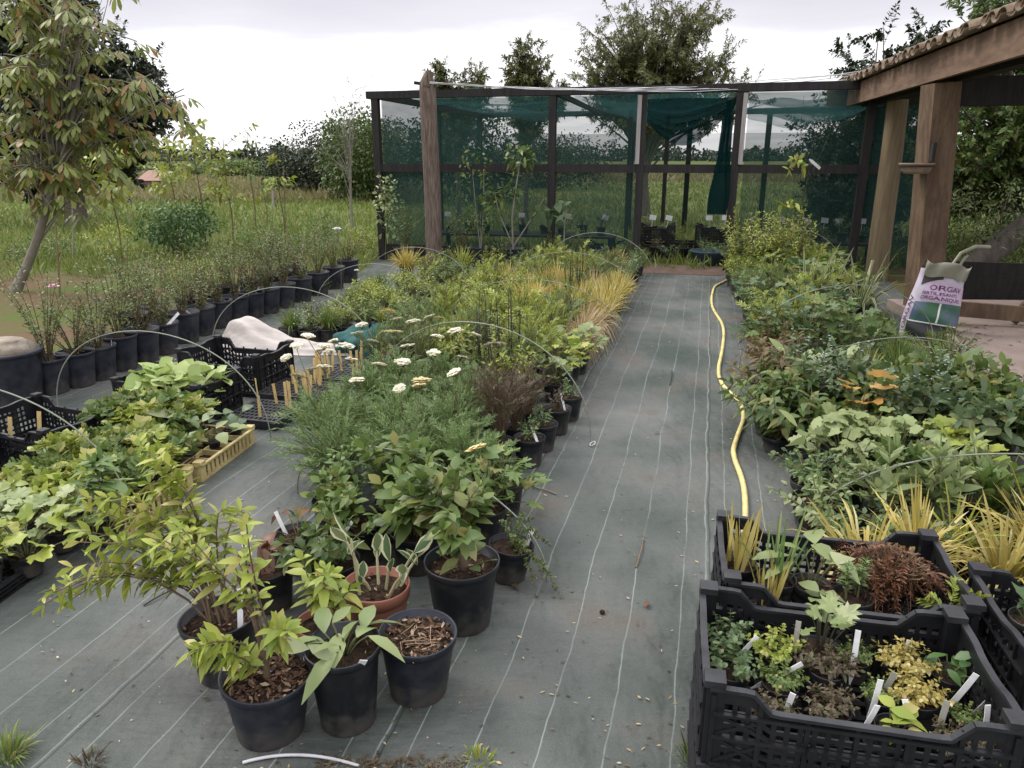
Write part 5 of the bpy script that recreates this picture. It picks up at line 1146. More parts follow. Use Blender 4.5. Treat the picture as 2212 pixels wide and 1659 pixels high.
# canvas roll, net bundle
cv = thing('canvas_roll', 'crumpled beige canvas roll lying behind the empty black crate', 'canvas', (-1.95, 5.75, .005))
def canv(u, v):
    a = v*2*math.pi; x = -.55 + 1.12*u; r = (.028 + .075*np.exp(-((u - .25)/.25)**2) + .02*(1 - u))*(1 + .10*np.sin(a*3 + u*4) + .05*np.sin(a*9 + u*6) + .04*np.sin(u*26 + a*2)); k = np.clip(np.minimum(u, 1 - u)*18, .1, 1)
    return np.stack([x, .62*(u*-.55) + .25 + 1.25*r*k*np.cos(a), np.maximum(r*k*(1 + np.sin(a))*.92, .0)], -1)
cloth('canvas', canv, 44, 30, None, cv) if False else None
u, v = np.meshgrid(np.linspace(0, 1, 70), np.linspace(-1, 1, 40), indexing='ij')
x_ = -.52 + 1.32*u; hgt = (.04 + .15*np.exp(-((u - .24)/.17)**2) + .07*(1 - u))*np.clip(u*9, 0, 1)*np.clip((1 - u)*9, .25, 1); wid = .10 + .16*np.exp(-((u - .28)/.3)**2)
wr = .018*np.abs(np.sin(v*6 + u*9 + 2*np.sin(u*5))) + .010*np.sin(u*31 + v*7)*np.sin(v*5) + .02*(vnoise(u*9, v*6 + 9, 1, 4) - .5)
p = np.stack([x_ + .02*np.sin(v*7), .27 - .62*u*.55 + wid*v + .02*np.sin(u*17), np.maximum(.004, hgt*np.maximum(0, 1 - np.abs(v)**1.3)**.9 + wr*(1 - v**2))], -1); idx = np.arange(70*40).reshape(70, 40)
m = MB()
m.add(p.reshape(-1, 3), np.stack([idx[:-1, :-1], idx[1:, :-1], idx[1:, 1:], idx[:-1, 1:]], -1).reshape(-1, 4)); m.build('canvas', pmat('beige_canvas', (.50, .455, .42), (.37, .335, .31), rough=.85, scale=3, stretch=(1, 6, 6), bump=.3), cv)
nbn = thing('net_bundle', 'bundled teal netting on the mat behind the wooden tags', 'net', (-1.12, 5.72, .0))
def bun(u, v):
    a = u*2*math.pi; e = (v - .5)*math.pi; r = .22*(1 + .12*np.sin(a*4 + v*5) + .07*np.sin(a*9 - v*11) + .05*np.sin(v*23)); return np.stack([1.25*r*np.cos(a)*np.cos(e), r*np.sin(a)*np.cos(e), .105 + .55*r*np.sin(e)*1.0], -1)
u, v = np.meshgrid(np.linspace(0, 1, 50), np.linspace(0.02, .98, 30), indexing='ij'); p = bun(u, v); p[..., 2] = np.maximum(p[..., 2], .006); idx = np.arange(1500).reshape(50, 30); m = MB()
m.add(p.reshape(-1, 3), np.stack([idx[:-1, :-1], idx[1:, :-1], idx[1:, 1:], idx[:-1, 1:]], -1).reshape(-1, 4)); m.build('netting', pmat('teal_netting', (.012, .06, .058), (.025, .095, .09), rough=.8, scale=18, bump=.5), nbn)

# ------------------------------------------------------------ hoops, hose
def hoop(label, a, b, hgt, r=.0034, t0=0, t1=1, skew=0., group='bent rods arched over the beds', flat=.0):
    a = np.array(a, float); b = np.array(b, float); t = np.linspace(t0, t1, 40)
    s = (1 - np.cos(math.pi*t))/2; p = np.stack([a[0] + (b[0] - a[0])*s + skew*np.sin(math.pi*t)*.3, a[1] + (b[1] - a[1])*s + skew*np.sin(math.pi*t), hgt*np.sin(math.pi*t)**(.9)], 1)
    m = MB(); tubes(m, p - (a if False else 0), r, 6); me = m
    o = m.build('bent_rod_hoop', M['hoop']); return tag(o, label, 'hoop', group)
hoop('rod hoop nearest the camera over the left trays', (-3.2, 3.05), (-1.62, 2.86), .62)
hoop('rod hoop arching over the lettuce crate', (-2.80, 4.32), (-1.35, 3.87), .56)
hoop('rod hoop arching over the canvas roll', (-2.40, 5.75), (-1.02, 5.45), .56)
hoop('rod hoop arching over the low lime plants of the left bed', (-2.0, 7.45), (-.72, 7.2), .50)
hoop('farthest rod hoop of the left bed', (-1.75, 8.75), (-.46, 8.4), .52)
hoop('rod hoop half buried in the yarrow at the near end of the middle bed', (-1.0, 3.15), (.13, 2.40), .36)
hoop('rod hoop over the middle bed ending beside the black pots', (-.85, 4.35), (.43, 3.76), .62)
hoop('rod hoop over the straw-coloured grasses', (-.6, 6.2), (.92, 5.75), .56)
hoop('rod hoop over the golden grasses', (-.15, 7.7), (1.3, 7.2), .60)
hoop('farthest rod hoop of the middle bed', (.35, 9.4), (1.75, 9.1), .62)
hoop('nearest rod hoop of the right bed, over the yellow grasses', (1.20, 2.72), (2.75, 2.40), .44)
hoop('rod hoop over the big broad-leaved plants', (1.55, 4.2), (3.1, 4.45), .47)
hoop('rod hoop over the palmate plants of the right bed', (1.69, 5.3), (3.3, 5.6), .60)
hoop('rod hoop over the lime shrub at the far end of the right bed', (2.6, 8.8), (3.9, 8.6), .72)
m = MB(); hk = P(1276, 963); a = np.linspace(0, 6.283, 14); tubes(m, np.stack([.014*np.cos(a), .012*np.sin(a) - .005, .012 + .010*np.sin(a + 1)], 1), .0035, 5); o = m.build('rod_ring', M['wire']); o.location = (.437, 3.745, .006); tag(o, 'small wire ring on the mat at the foot of a rod hoop', 'ring')
HP = [(240, 180), (205, 195), (187, 260), (188, 325), (215, 375), (255, 430), (270, 490), (262, 580), (250, 650), (232, 720), (235, 790), (265, 845), (310, 890), (345, 915), (385, 965), (400, 1060), (365, 1140), (345, 1200), (325, 1260), (340, 1330), (370, 1400), (395, 1480), (405, 1560), (408, 1659), (405, 1720), (400, 1800)]
hp = np.array([P(1474.7 + a/3, 553 + b/3, .016) for a, b in HP]); hp = np.vstack([P(1580, 600, .014), hp]); K = len(hp)
tt = np.linspace(0, K - 1, K*6); i0 = np.minimum(tt.astype(int), K - 2); fr = (tt - i0)[:, None]; hs_ = hp[i0]*(1 - fr) + hp[i0 + 1]*fr
for _ in range(8): hs_[1:-1] = (hs_[:-2] + hs_[1:-1]*2 + hs_[2:])/4
hose = thing('garden_hose', 'yellow garden hose lying along the right side of the path', 'hose', (0, 0, 0))
m = MB(); tubes(m, hs_, .0135, 10, cap=True); m.build('hose', M['hose'], hose)
for i in (14, 30, 46, 70):
    m = MB(); d = nrm(hs_[i + 1] - hs_[i]); tubes(m, [hs_[i] - d*.006, hs_[i] + d*.006], .0146, 10); m.build('mark', M['wood'], hose)

# ------------------------------------------------------------ the pots in the foreground
def front_pot(label, x, y, r, h, mat, tilt=(0, 0), chips=0, cat='potted plant', name='potted_plant', rz=0, lip=.012, lvl=.84, seed=0):
    root = thing(name, label, cat, (x, y, .004), rz, None, 1, tilt)
    po = link('pot', pot_mesh(r, h, mat, lip, 40), root); link('soil', soil_mesh(r, h, chips, seed, lvl), po); return root, h*lvl
def part(root, nm, mb, mat, z): o = link(nm, mb.mesh(nm, mat), root); o.location = (0, 0, z); return o
rg = np.random.default_rng(500)
# 1 tilted pot with the woody lime shrub
r, z = front_pot('dusty tilted pot with bark mulch and a woody lime-leaved shrub', -.66, 1.665, .120, .20, 'pot_dusty', (.07, .05), 420, seed=1)
st, lf = MB(), MB()
S = (np.array([(0, .0, 0), (-.02, .01, 0), (0, 0, .16), (-.03, 0, .20), (-.06, 0, .1), (0, 0, .12), (-.08, .02, .26)]), np.array([(.0, .0, .14), (-.06, .0, .05), (-.03, 0, .3), (-.09, .0, .30), (-.12, -.02, .14), (.03, -.02, .18), (-.15, .02, .34)]), np.array([(-.05, 0, .33), (-.09, -.03, .10), (-.03, .0, .46), (-.20, .03, .42), (-.16, -.05, .13), (.07, -.06, .20), (-.26, .04, .38)]))
tubes(st, bez(S[0][:1, None], S[1][:1, None], S[2][:1, None], np.linspace(0, 1, 8)[None]), (.011*np.linspace(1, .5, 8))[None], 8)
bushy(lf, st, rg, tuple(np.concatenate([q[1:], q[1:] + np.array((.02, -.02, .03))]) for q in S), 10, .075, .025, 'lance', .3, .5, .2, .15, .0035)
bushy(lf, None, rg, tuple(q[:1] for q in S), 5, .05, .017, 'lance', .3, .5, .75, .15)
part(r, 'stem', st, M['stem_brown'], z); part(r, 'foliage', lf, L['lime'], z); add_stake(r, .085, .06, z + .0, .9, (-.2, .5), .035, 'tag', .018)
# 2 pot behind with long branches trailing over the path
r, z = front_pot('dark pot whose long lime branches trail out over the left path', -.86, 1.90, .115, .20, 'pot', (0, -.05), 110, seed=2)
st, lf = MB(), MB()
E_ = np.array([(-.52, .02, .13), (-.42, -.02, .22), (-.36, .12, .32), (-.30, -.03, .30), (-.2, .1, .42), (-.08, .05, .46), (-.5, .14, .26), (-.12, -.08, .3), (.05, .05, .35), (-.24, .2, .45), (-.60, .05, .06), (-.38, .06, .40)])
Bq = np.zeros_like(E_); Bq[:, :2] = rg.normal(0, .02, (len(E_), 2)); E_ = E_*np.array((.92, 1, 1)); E_ = np.concatenate([E_, E_*np.array((.85, 1, 1.1)) + rg.normal(0, .05, E_.shape)]); Bq = np.concatenate([Bq, Bq])
Cq = np.array([(e[0]*.35, e[1]*.3, max(.28, e[2]*1.05)) for e in E_])
bushy(lf, st, rg, (Bq, Cq, E_), 13, .08, .026, 'lance', .3, .55, .3, .15, .0035)
part(r, 'stem', st, M['stem_brown'], z); part(r, 'foliage', lf, L['lime'], z); add_stake(r, .07, -.03, z, .2, (-.1, .1), .12, 'tag', .016)
# 3 tall pot with the lime felted rosette
r, z = front_pot('tall black pot with pale felty leaves drooping over its rim', -.455, 1.70, .102, .25, 'pot', (.02, 0), 30)
st, lf = MB(), MB(); rosette(lf, st, rg, 15, .10, .09, .125, .048, prof='ovate', droop=.5, rad=.0025, fold=.2, tilt=.35)
part(r, 'stem', st, M['stem'], z); part(r, 'foliage', lf, L['pale'], z); add_stake(r, .05, -.06, z, .3, (.6, .3), .06, 'tag', .02)
# 4 bare pot
r, z = front_pot('black pot of bare bark mulch and dry twigs with no plant', -.275, 1.82, .112, .205, 'pot_dusty', (.04, .03), 520, 'pot', 'mulched_pot', seed=3)
m = MB(); n = 10; b = np.concatenate([rg.normal(0, .03, (n, 2)), np.full((n, 1), z + .016)], 1); d = nrm(rg.normal(0, 1, (n, 3))*np.array((1, 1, .08))); ln = rg.uniform(.05, .10, n)
tubes(m, np.stack([b - d*ln[:, None]/2, b + rg.normal(0, .006, (n, 3))*np.array((1, 1, .3)), b + d*ln[:, None]/2], 1), .0011, 4); part(r, 'twigs', m, pmat('dry_twig', (.42, .31, .21), (.28, .19, .12), rough=.8), 0)
# 5 terracotta pots
r, z = front_pot('terracotta pot with a white-edged variegated hosta', -.44, 2.085, .108, .19, 'terracotta', (0, .02), 60, lip=.022)
st, lf = MB(), MB()
for (bx, by, h, ln, lean) in [(-.05, -.02, .20, .13, (-.02, 0)), (-.04, .03, .15, .10, (-.06, .02)), (.03, .0, .12, .12, (.02, -.02)), (.06, .02, .13, .12, (.06, .0)), (.0, .04, .10, .11, (-.01, .04)), (.045, -.03, .10, .10, (.05, -.03)), (-.02, .0, .06, .08, (-.02, -.03)), (.075, .03, .09, .11, (.05, .03))]:
    b = np.array([(bx, by, 0)]); e = b + np.array([(lean[0], lean[1], h)]); tubes(st, np.stack([b[0], (b[0] + e[0])/2 + (0, 0, .01), e[0]])[None], np.array([[.006, .005, .004]]), 6)
    a = rg.uniform(0, 6.28); dirn = np.array([(math.cos(a)*.35 + lean[0]*4, math.sin(a)*.35 + lean[1]*4, .9)])
    blades(lf, e, dirn, np.array([(math.cos(a + .4), math.sin(a + .4), .5)]), ln, ln*.44, 'ovate', .25, .35, 0, 1)
    blades(lf, e - (0, 0, h*.3), -dirn*np.array((1, 1, -.8)), np.array([(math.cos(a + .9), math.sin(a), .5)]), ln*.7, ln*.28, 'ovate', .2, .35, 0, 1)
part(r, 'stem', st, pmat('pale_stalk', (.42, .42, .25), (.35, .30, .17), rough=.6), z); part(r, 'foliage', lf, [L['bluegreen'], L['cream']], z)
r, z = front_pot('small terracotta pot half hidden behind the tall black pot, with lime shoots', -.575, 1.925, .078, .16, 'terracotta', (0, 0), 20, lip=.018)
st, lf = MB(), MB(); bushy(lf, st, rg, stem_set(rg, 7, .24, .12, lean=(-.02, -.03)), 6, .088, .034, 'ovate', .45, .5, .35, .2, .003); part(r, 'stem', st, M['stem'], z); part(r, 'foliage', lf, L['lime'], z)
# 6 big pot with the thick-stemmed shrub
r, z = front_pot('large black pot with a thick-stemmed shrub of toothed green leaves', -.165, 2.155, .125, .235, 'pot', (0, 0), 70)
st, lf = MB(), MB(); tubes(st, [(0, 0, 0), (.0, .0, .05), (-.01, 0, .11), (-.01, .01, .17)], [.022, .019, .020, .014], 10)
S = stem_set(rg, 16, .26, .18, .015, hv=.5); S = tuple(q + np.array((-.01, 0, .10)) for q in S); bushy(lf, st, rg, S, 7, .085, .05, 'ovate', .2, .55, .3, .18, .0035, rnd=.5)
rosette(lf, st, rg, 7, .07, .08, .09, .05, prof='ovate', droop=.5)
part(r, 'trunk', st, M['stem_brown'], z); part(r, 'foliage', lf, L['green'], z)
# 7 small trailing pot
r, z = front_pot('small black pot with tiny-leaved stems trailing onto the mat', -.015, 2.43, .085, .14, 'pot', (0, .1), 0)
st, lf = MB(), MB(); E_ = np.array([(.17, -.09, -.10), (.20, -.15, -.115), (.12, -.10, -.05), (.14, .02, .02), (.05, -.09, .05), (0, -.07, .08), (-.05, -.02, .12), (.03, .03, .14), (.07, .06, .1), (.08, -.03, .1), (-.02, .06, .12), (.10, -.14, -.10), (.03, -.02, .16)])
Cq = np.array([(e[0]*.6, e[1]*.6, .09 + e[2]*.35) for e in E_]); bushy(lf, st, rg, (E_*0, Cq, E_), 22, .016, .009, 'tiny', .1, .3, .1, 0, .0018, pairs=3)
part(r, 'stem', st, M['stem_brown'], z); part(r, 'foliage', lf, L['mid'], z); add_stake(r, .055, .03, z, .1, (-.1, .3), .07, 'tag', .018)
# 8, 9 pots with the withered broad leaves, 10 leafy pots between
for lab, x, y, n_, sd in [('black pot with rust-brown withered leaves at the left edge of the middle bed', -.835, 2.25, 9, 1), ('black pot behind, with one large curled brown leaf', -.80, 2.50, 4, 2)]:
    r, z = front_pot(lab, x, y, .088, .15, 'pot', (0, -.05), 20); st, lf = MB(), MB(); rosette(lf, st, rg, n_, .10, .10, .13, .06, prof='ovate', droop=.7, fold=.3, rad=.0025, tilt=.1)
    part(r, 'stem', st, M['stem_brown'], z); part(r, 'foliage', lf, L['rust'], z); add_stake(r, -.05, .02, z, .3, (-.2, -.3), .10, 'tag', .014)
for lab, x, y, mt, h, fan, Ln in [('low dark green leafy plant in a black pot between the brown leaves and the hosta', -.63, 2.28, 'mid', .20, None, .075), ('bushy dark green plant in a black pot behind the variegated hosta', -.60, 2.56, 'green', .26, None, .09), ('broad bright-leaved hydrangea in a black pot behind the thick-stemmed shrub', -.36, 2.50, 'green', .32, None, .12),
                                 ('second hydrangea with darker leaves, right behind the bright one', -.46, 2.74, 'green', .34, None, .12), ('lobed-leaved green plant in a black pot behind the small trailing pot', -.12, 2.70, 'green', .24, 'maple', .085), ('feathery dark-leaved plant in a black pot at the left of the hydrangeas', -.72, 2.76, 'greygreen', .30, None, .06)]:
    r, z = front_pot(lab, x, y, .10, .16, 'pot', (0, 0), 20); st, lf = MB(), MB()
    if fan: rosette(lf, st, rg, 34, h, .14, Ln, fan=fan)
    else: bushy(lf, st, rg, stem_set(rg, 16, h, .17, hv=.45), 7, Ln*.85, Ln*.45, 'ovate', .22, .5, .25, .18, .003, rnd=.5)
    part(r, 'stem', st, M['stem'], z); part(r, 'foliage', lf, L[mt], z)
    if 'low dark' in lab: add_stake(r, .0, .05, z + .05, .5, (-.3, 1.0), .11, 'tag', .013)

# ------------------------------------------------------------ the middle bed
ORD = ['nearest', 'second', 'third', 'fourth', 'fifth', 'sixth', 'seventh', 'eighth', 'ninth', 'tenth', 'eleventh', 'twelfth', 'thirteenth', 'fourteenth']
xr = lambda y: .02 + .262*(y - 3.46)
def bed(zone, rows, wherefmt, group, xfun, y0, y1, step, kinds, scale=(.9, 1.15), stake=0, seed=0, jit=.03, cat='potted plant'):
    """one row of pots along a bed"""
    R = random.Random(seed); y = y0; i = 0
    cnt = {}
    while y < y1 - .01:
        k, d = kinds[R.randrange(len(kinds))]; cnt[k] = cnt.get(k, 0) + 1; i += 1
        x = xfun(y)
        plant(k, x + R.uniform(-jit, jit), y + R.uniform(-jit, jit), '%s, %s %s' % (d, ORD[i - 1], wherefmt), group, .004, R.uniform(*scale), rz=R.uniform(0, 6.28), v=R.randrange(9), stake=('tag' if R.random() < stake else None), cat=cat)
        y += step*R.uniform(.92, 1.08)
GB = 'potted plants of the middle bed'
# yarrow mass with its flower heads
YA = [(-.76, 3.02, 0), (-.46, 3.05, 1), (-.22, 2.98, 2), (-.88, 3.36, 1), (-.58, 3.36, 0), (-.32, 3.32, 2), (-.92, 3.70, 0), (-.58, 3.70, 2), (-.30, 3.66, 1), (-.82, 4.06, 2), (-.52, 4.04, 0), (-.24, 4.02, 1), (-.74, 4.40, 1), (-.42, 4.40, 2)]
ylab = ['nearest yarrow on the left path side of the feathery mass', 'yarrow right behind the hydrangeas', 'yarrow beside the lobed-leaved plant with a yellow flower head', 'yarrow second from the near end on the left path side', 'yarrow in the near middle of the feathery mass', 'yarrow left of the bronze fennel, near end', 'yarrow third from the near end on the left path side', 'yarrow in the centre of the feathery mass', 'yarrow left of the tallest bronze fennel', 'yarrow fourth from the near end on the left path side', 'yarrow in the far middle of the feathery mass', 'yarrow left of the dark spires', 'yarrow at the far left corner of the feathery mass', 'yarrow at the far end of the feathery mass']
FLW = [(780, 700, 4.1, 0, .8), (806, 735, 4.0, 0, .9), (880, 745, 3.9, 0, .9), (760, 775, 3.75, 0, .8), (870, 780, 3.6, 0, .8), (700, 790, 3.7, 0, .9), (1000, 770, 3.6, 0, .8), (945, 725, 3.9, 0, .8), (640, 745, 4.0, 0, .8), (770, 820, 3.4, 0, .7), (840, 672, 4.2, 1, 1.2), (855, 688, 4.1, 0, .8), (892, 692, 4.2, 0, 1), (928, 682, 4.2, 0, .8), (947, 685, 4.2, 1, .8), (850, 714, 4.0, 1, 1.2), (770, 718, 4.0, 0, .9), (665, 724, 4.1, 0, .9), (700, 745, 4.0, 0, .9), (745, 745, 3.9, 0, 1.25), (712, 758, 3.95, 0, .7), (617, 771, 4.0, 0, .8), (645, 810, 3.7, 0, 1), (672, 796, 3.8, 0, .7), (820, 785, 3.7, 0, .9), (937, 760, 3.7, 0, .8), (982, 712, 3.9, 0, 1), (1026, 721, 3.9, 0, .8), (1064, 741, 3.7, 0, 1.2), (1076, 742, 3.72, 0, 1.0), (910, 819, 3.3, 1, .9), (904, 831, 3.25, 1, .6), (862, 838, 3.3, 0, .5), (980, 803, 3.5, 0, .7), (1026, 966, 2.85, 2, .9), (720, 735, 4.05, 0, .6), (690, 756, 4.0, 0, .6)]
yroots = []
for (x, y, v), lab in zip(YA, ylab): yroots.append(plant('yarrow', x, y, 'grey-green ' + lab, 'yarrows in the feathery mass', .004, .90 if y < 3.5 else .78, v=v, rz=0))
rf = np.random.default_rng(520)
def umbel(rr):
    m = MB(); n = 70; a = rf.uniform(0, 6.28, n); q = np.sqrt(rf.uniform(0, 1, n))*rr; c = np.stack([q*np.cos(a), q*np.sin(a), -.18*q**2/rr + rf.normal(0, .0022, n)], 1)
    for k in range(4):
        th = rf.uniform(0, 6.28, n); blades(m, c, np.stack([np.cos(th), np.sin(th), 0*th + .25], 1), (0, 0, 1.), .0145, .014, 'tiny', 0, .2, 0)
    k = 9; a = np.arange(k)*6.283/k; e = np.stack([rr*.6*np.cos(a), rr*.6*np.sin(a), 0*a - .006], 1); b = np.tile((0, 0, -.035), (k, 1)); tubes(m, np.stack([b, (b + e)/2 - (0, 0, .004), e], 1), .0012, 4, 1); return m
for (u, v, Y, c, s) in FLW:
    p = Q(u, v, Y - .12); j = int(np.argmin([(p[0] - r_.location.x)**2 + (p[1] - r_.location.y)**2 for r_ in yroots])); r_ = yroots[j]; l = (p - np.array(r_.location))/r_.scale[0]
    o = umbel(.048*s).build('flower_head', [L['yflower' if c else 'flower'], M['stem']], r_); o.location = l; o.rotation_euler = (rf.normal(0, .2), rf.normal(0, .2), 0)
    m = MB(); b = np.array((l[0]*.4, l[1]*.4, .12)); tubes(m, bez(b, np.array((l[0]*.7, l[1]*.7, l[2]*.6)), l - (0, 0, .033), np.linspace(0, 1, 8)), .0024, 5); m.build('flower_stem', M['stem'], r_)
# the row of pots along the main path
for i, (u, v, k, lab) in enumerate([(1100, 1075, 'palmate', 'lobed-leaved plant overhanging a black pot on the path edge, nearest the trailing pot'), (1122, 1040, 'lowbrown', 'narrow-leaved green plant in a black pot on the path edge before the fennels'),
                                   (1143, 945, 'lowbrown', 'nearest clearly seen black pot on the path edge, with wilted bronze leaves'), (1172, 915, 'lowbrown', 'second clearly seen black pot on the path edge, with a thin pale stem'), (1203, 882, 'lowbrown', 'third clearly seen black pot on the path edge, holding a wide white label'), (1229, 855, 'lowbrown', 'fourth clearly seen black pot on the path edge, under lime foliage')]):
    p = P(u, v, .15); plant(k, float(p[0]) + (.0 if i > 1 else -.06), float(p[1]), lab, GB, .004, 1.0 if i else .72, v=(2 if i in (1, 3) else i), stake='tag' if i in (2, 4) else None, soilchips=30)
for x, y, v, lab in [(-.06, 3.50, 0, 'tallest bronze fennel beside the row of black pots'), (.02, 3.74, 1, 'second bronze fennel behind the tallest one'), (-.10, 3.78, 1, 'bronze fennel hidden behind the tallest one on the yarrow side'), (.10, 4.0, 1, 'short bronze fennel at the far end of the fennels')]:
    plant('bronze', x, y, lab, 'bronze fennels', .004, .78 if v else .88, v=v)
for x, y, lab in [(-.10, 4.35, 'nearest dark-spired plant behind the yarrow'), (.0, 4.62, 'second dark-spired plant behind the yarrow'), (-.2, 4.66, 'dark-spired plant on the left of the spires')]: plant('spire', x, y, lab, 'dark-spired plants', .004, 1.0)
bed('', 0, 'path-side plant behind the black pots', GB, lambda y: xr(y) - .02, 4.5, 5.3, .22, [('lobedlime', 'bright lime lobed-leaved clump'), ('palmate', 'mid green lobed-leaved clump')], seed=1, scale=(1, 1.2))
bed('', 0, 'along the path edge of the straw grasses', GB, lambda y: xr(y) - .06, 5.35, 6.35, .22, [('tangrass', 'straw-coloured grass spilling over the path')], seed=2, scale=(1, 1.25))
bed('', 0, 'along the path edge of the golden grasses', GB, lambda y: xr(y) - .02, 6.4, 7.95, .25, [('goldgrass', 'golden grass in a black pot'), ('goldgrass', 'golden tufted grass in a black pot'), ('greengrass', 'green-gold grass in a black pot')], seed=3, stake=.25)
bed('', 0, 'along the path edge near the doorway', GB, lambda y: xr(y) - .02, 7.95, 10.1, .27, [('lavender', 'grey-green lavender'), ('greenbush', 'small-leaved green plant'), ('lavender', 'silvery lavender')], seed=4, stake=.15)
for c in range(1, 6):
    off = .27*c; row = ['', 'second row from the path', 'third row from the path', 'fourth row from the path', 'fifth row from the path', 'row along the left path'][c]
    near = 4.35 if c == 1 else (4.95 if c < 4 else 5.0)
    if c < 5 or True:
        bed('', 0, 'of the lime stretch, ' + row, GB, lambda y: xr(y) - off, near, 6.2, .26, [('limefeather', 'lime feathery clump'), ('limebush', 'lime leafy clump'), ('greenfeather', 'green feathery clump')] if c < 4 else [('greenfeather', 'green feathery clump'), ('greengrass', 'green grass clump')], seed=10 + c)
        bed('', 0, 'of the golden stretch, ' + row, GB, lambda y: xr(y) - off, 6.25, 8.0, .27, [('goldgrass', 'golden grass'), ('goldgrass', 'golden tufted grass'), ('greengrass', 'green-gold grass'), ('tangrass', 'straw-coloured grass')] if c < 4 else [('greengrass', 'green grass'), ('limefeather', 'lime feathery clump'), ('limebush', 'lime leafy clump')], seed=20 + c)
    bed('', 0, 'of the far stretch, ' + row, GB, lambda y: xr(y) - off, 8.05, 10.0, .28, [('greenbush', 'green leafy clump'), ('limefeather', 'lime feathery clump'), ('greengrass', 'green grass'), ('lavender', 'grey-green lavender'), ('goldgrass', 'golden grass')] if c > 1 else [('greenfeather', 'green feathery clump'), ('goldgrass', 'golden grass'), ('greenbush', 'green leafy clump')], seed=30 + c, stake=.1)
for x, y, lab in [(.55, 7.0, 'thin dark stemmed plant standing over the golden grasses'), (.7, 7.6, 'second thin dark stemmed plant over the golden grasses')]: plant('spire', x, y, lab, None, .004, .95)

# ------------------------------------------------------------ far part of the left bed
GL = 'low potted plants of the left bed'
xl = lambda y: -1.06 + .2*(y - 5.6)
for i, (u, v) in enumerate([(632, 735), (672, 738), (712, 735), (750, 728), (790, 718)]):
    p = P(u, v); plant(['greengrass', 'lowlime'][i % 2], float(p[0]), float(p[1]), ['leftmost dark bowl with wispy grass before the low lime plants', 'second dark bowl from the left, with tawny seed heads', 'middle dark bowl behind the net bundle', 'fourth dark bowl, its plant spilling over', 'fifth dark bowl nearest the left path'][i], 'dark bowls before the low lime plants', .004, .85, potspec=(.13, .13, 'pot'), v=i, stake='tag' if i == 0 else None)
for c in range(4):
    off = .05 + .27*c; row = ['along the left path', 'in the second row from the left path', 'in the third row from the left path', 'in the row nearest the dark pots'][c]
    bed('', 0, 'low plant ' + row, GL, lambda y: xl(y) - off, 6.15 + .1*c, 9.7 if c < 3 else 8.2, .27, [('lowlime', 'low lime plant'), ('lowlime', 'low yellow-green cushion'), ('limebush', 'lime leafy clump'), ('greenbush', 'green leafy clump')] if c < 3 else [('lowlime', 'low lime plant'), ('greengrass', 'green grass')], seed=40 + c, stake=.3, scale=(.8, 1.05))
plant('goldgrass', -1.35, 9.5, 'upright tuft of yellow-green grass near the round wooden post', None, .004, 1.25)
plant('greengrass', -.65, 9.6, 'green strap-leaved plant right of the round wooden post', None, .004, 1.2)
plant('lowlime', -.72, 8.9, 'small plant in a reddish pot at the far corner of the left bed', None, .004, 1.0, potspec=(.09, .13, 'terracotta'))

# ------------------------------------------------------------ row of big dark pots along the meadow
GP = 'big dark pots along the meadow edge'
rows = [(40, 885, .20, .34), (118, 858, .13, .24), (176, 842, .125, .24), (222, 826, .125, .24), (268, 806, .13, .26), (316, 790, .13, .26), (358, 770, .13, .25), (404, 745, .135, .26), (440, 728, .13, .25), (478, 712, .13, .25), (514, 700, .13, .25), (548, 690, .13, .25), (582, 680, .13, .25), (616, 668, .13, .25), (652, 655, .135, .26), (690, 640, .135, .26), (724, 626, .135, .26), (754, 612, .14, .28)]
wh = ['biggest dark pot with a rough stone on its soil', 'dark pot next to the biggest pot', 'dark pot second from the biggest pot', 'dark pot third from the biggest pot, behind the lime seedlings', 'dark pot fourth from the biggest pot, under the rod hoop', 'dark pot behind the left end of the lettuce crate', 'dark pot with a white strip label behind the lettuce crate', 'dark pot with a curled white strip label above the canvas roll', 'dark pot behind the empty black crate', 'dark pot left of the tip of the canvas roll', 'dark pot behind the middle of the canvas roll', 'dark pot behind the right end of the canvas roll', 'dark pot left of the dark bowls', 'dark pot behind the leftmost dark bowl', 'dark pot behind the second dark bowl', 'dark pot fourth from the far end of the row', 'dark pot second from the far end of the row', 'last dark pot at the far end of the row']
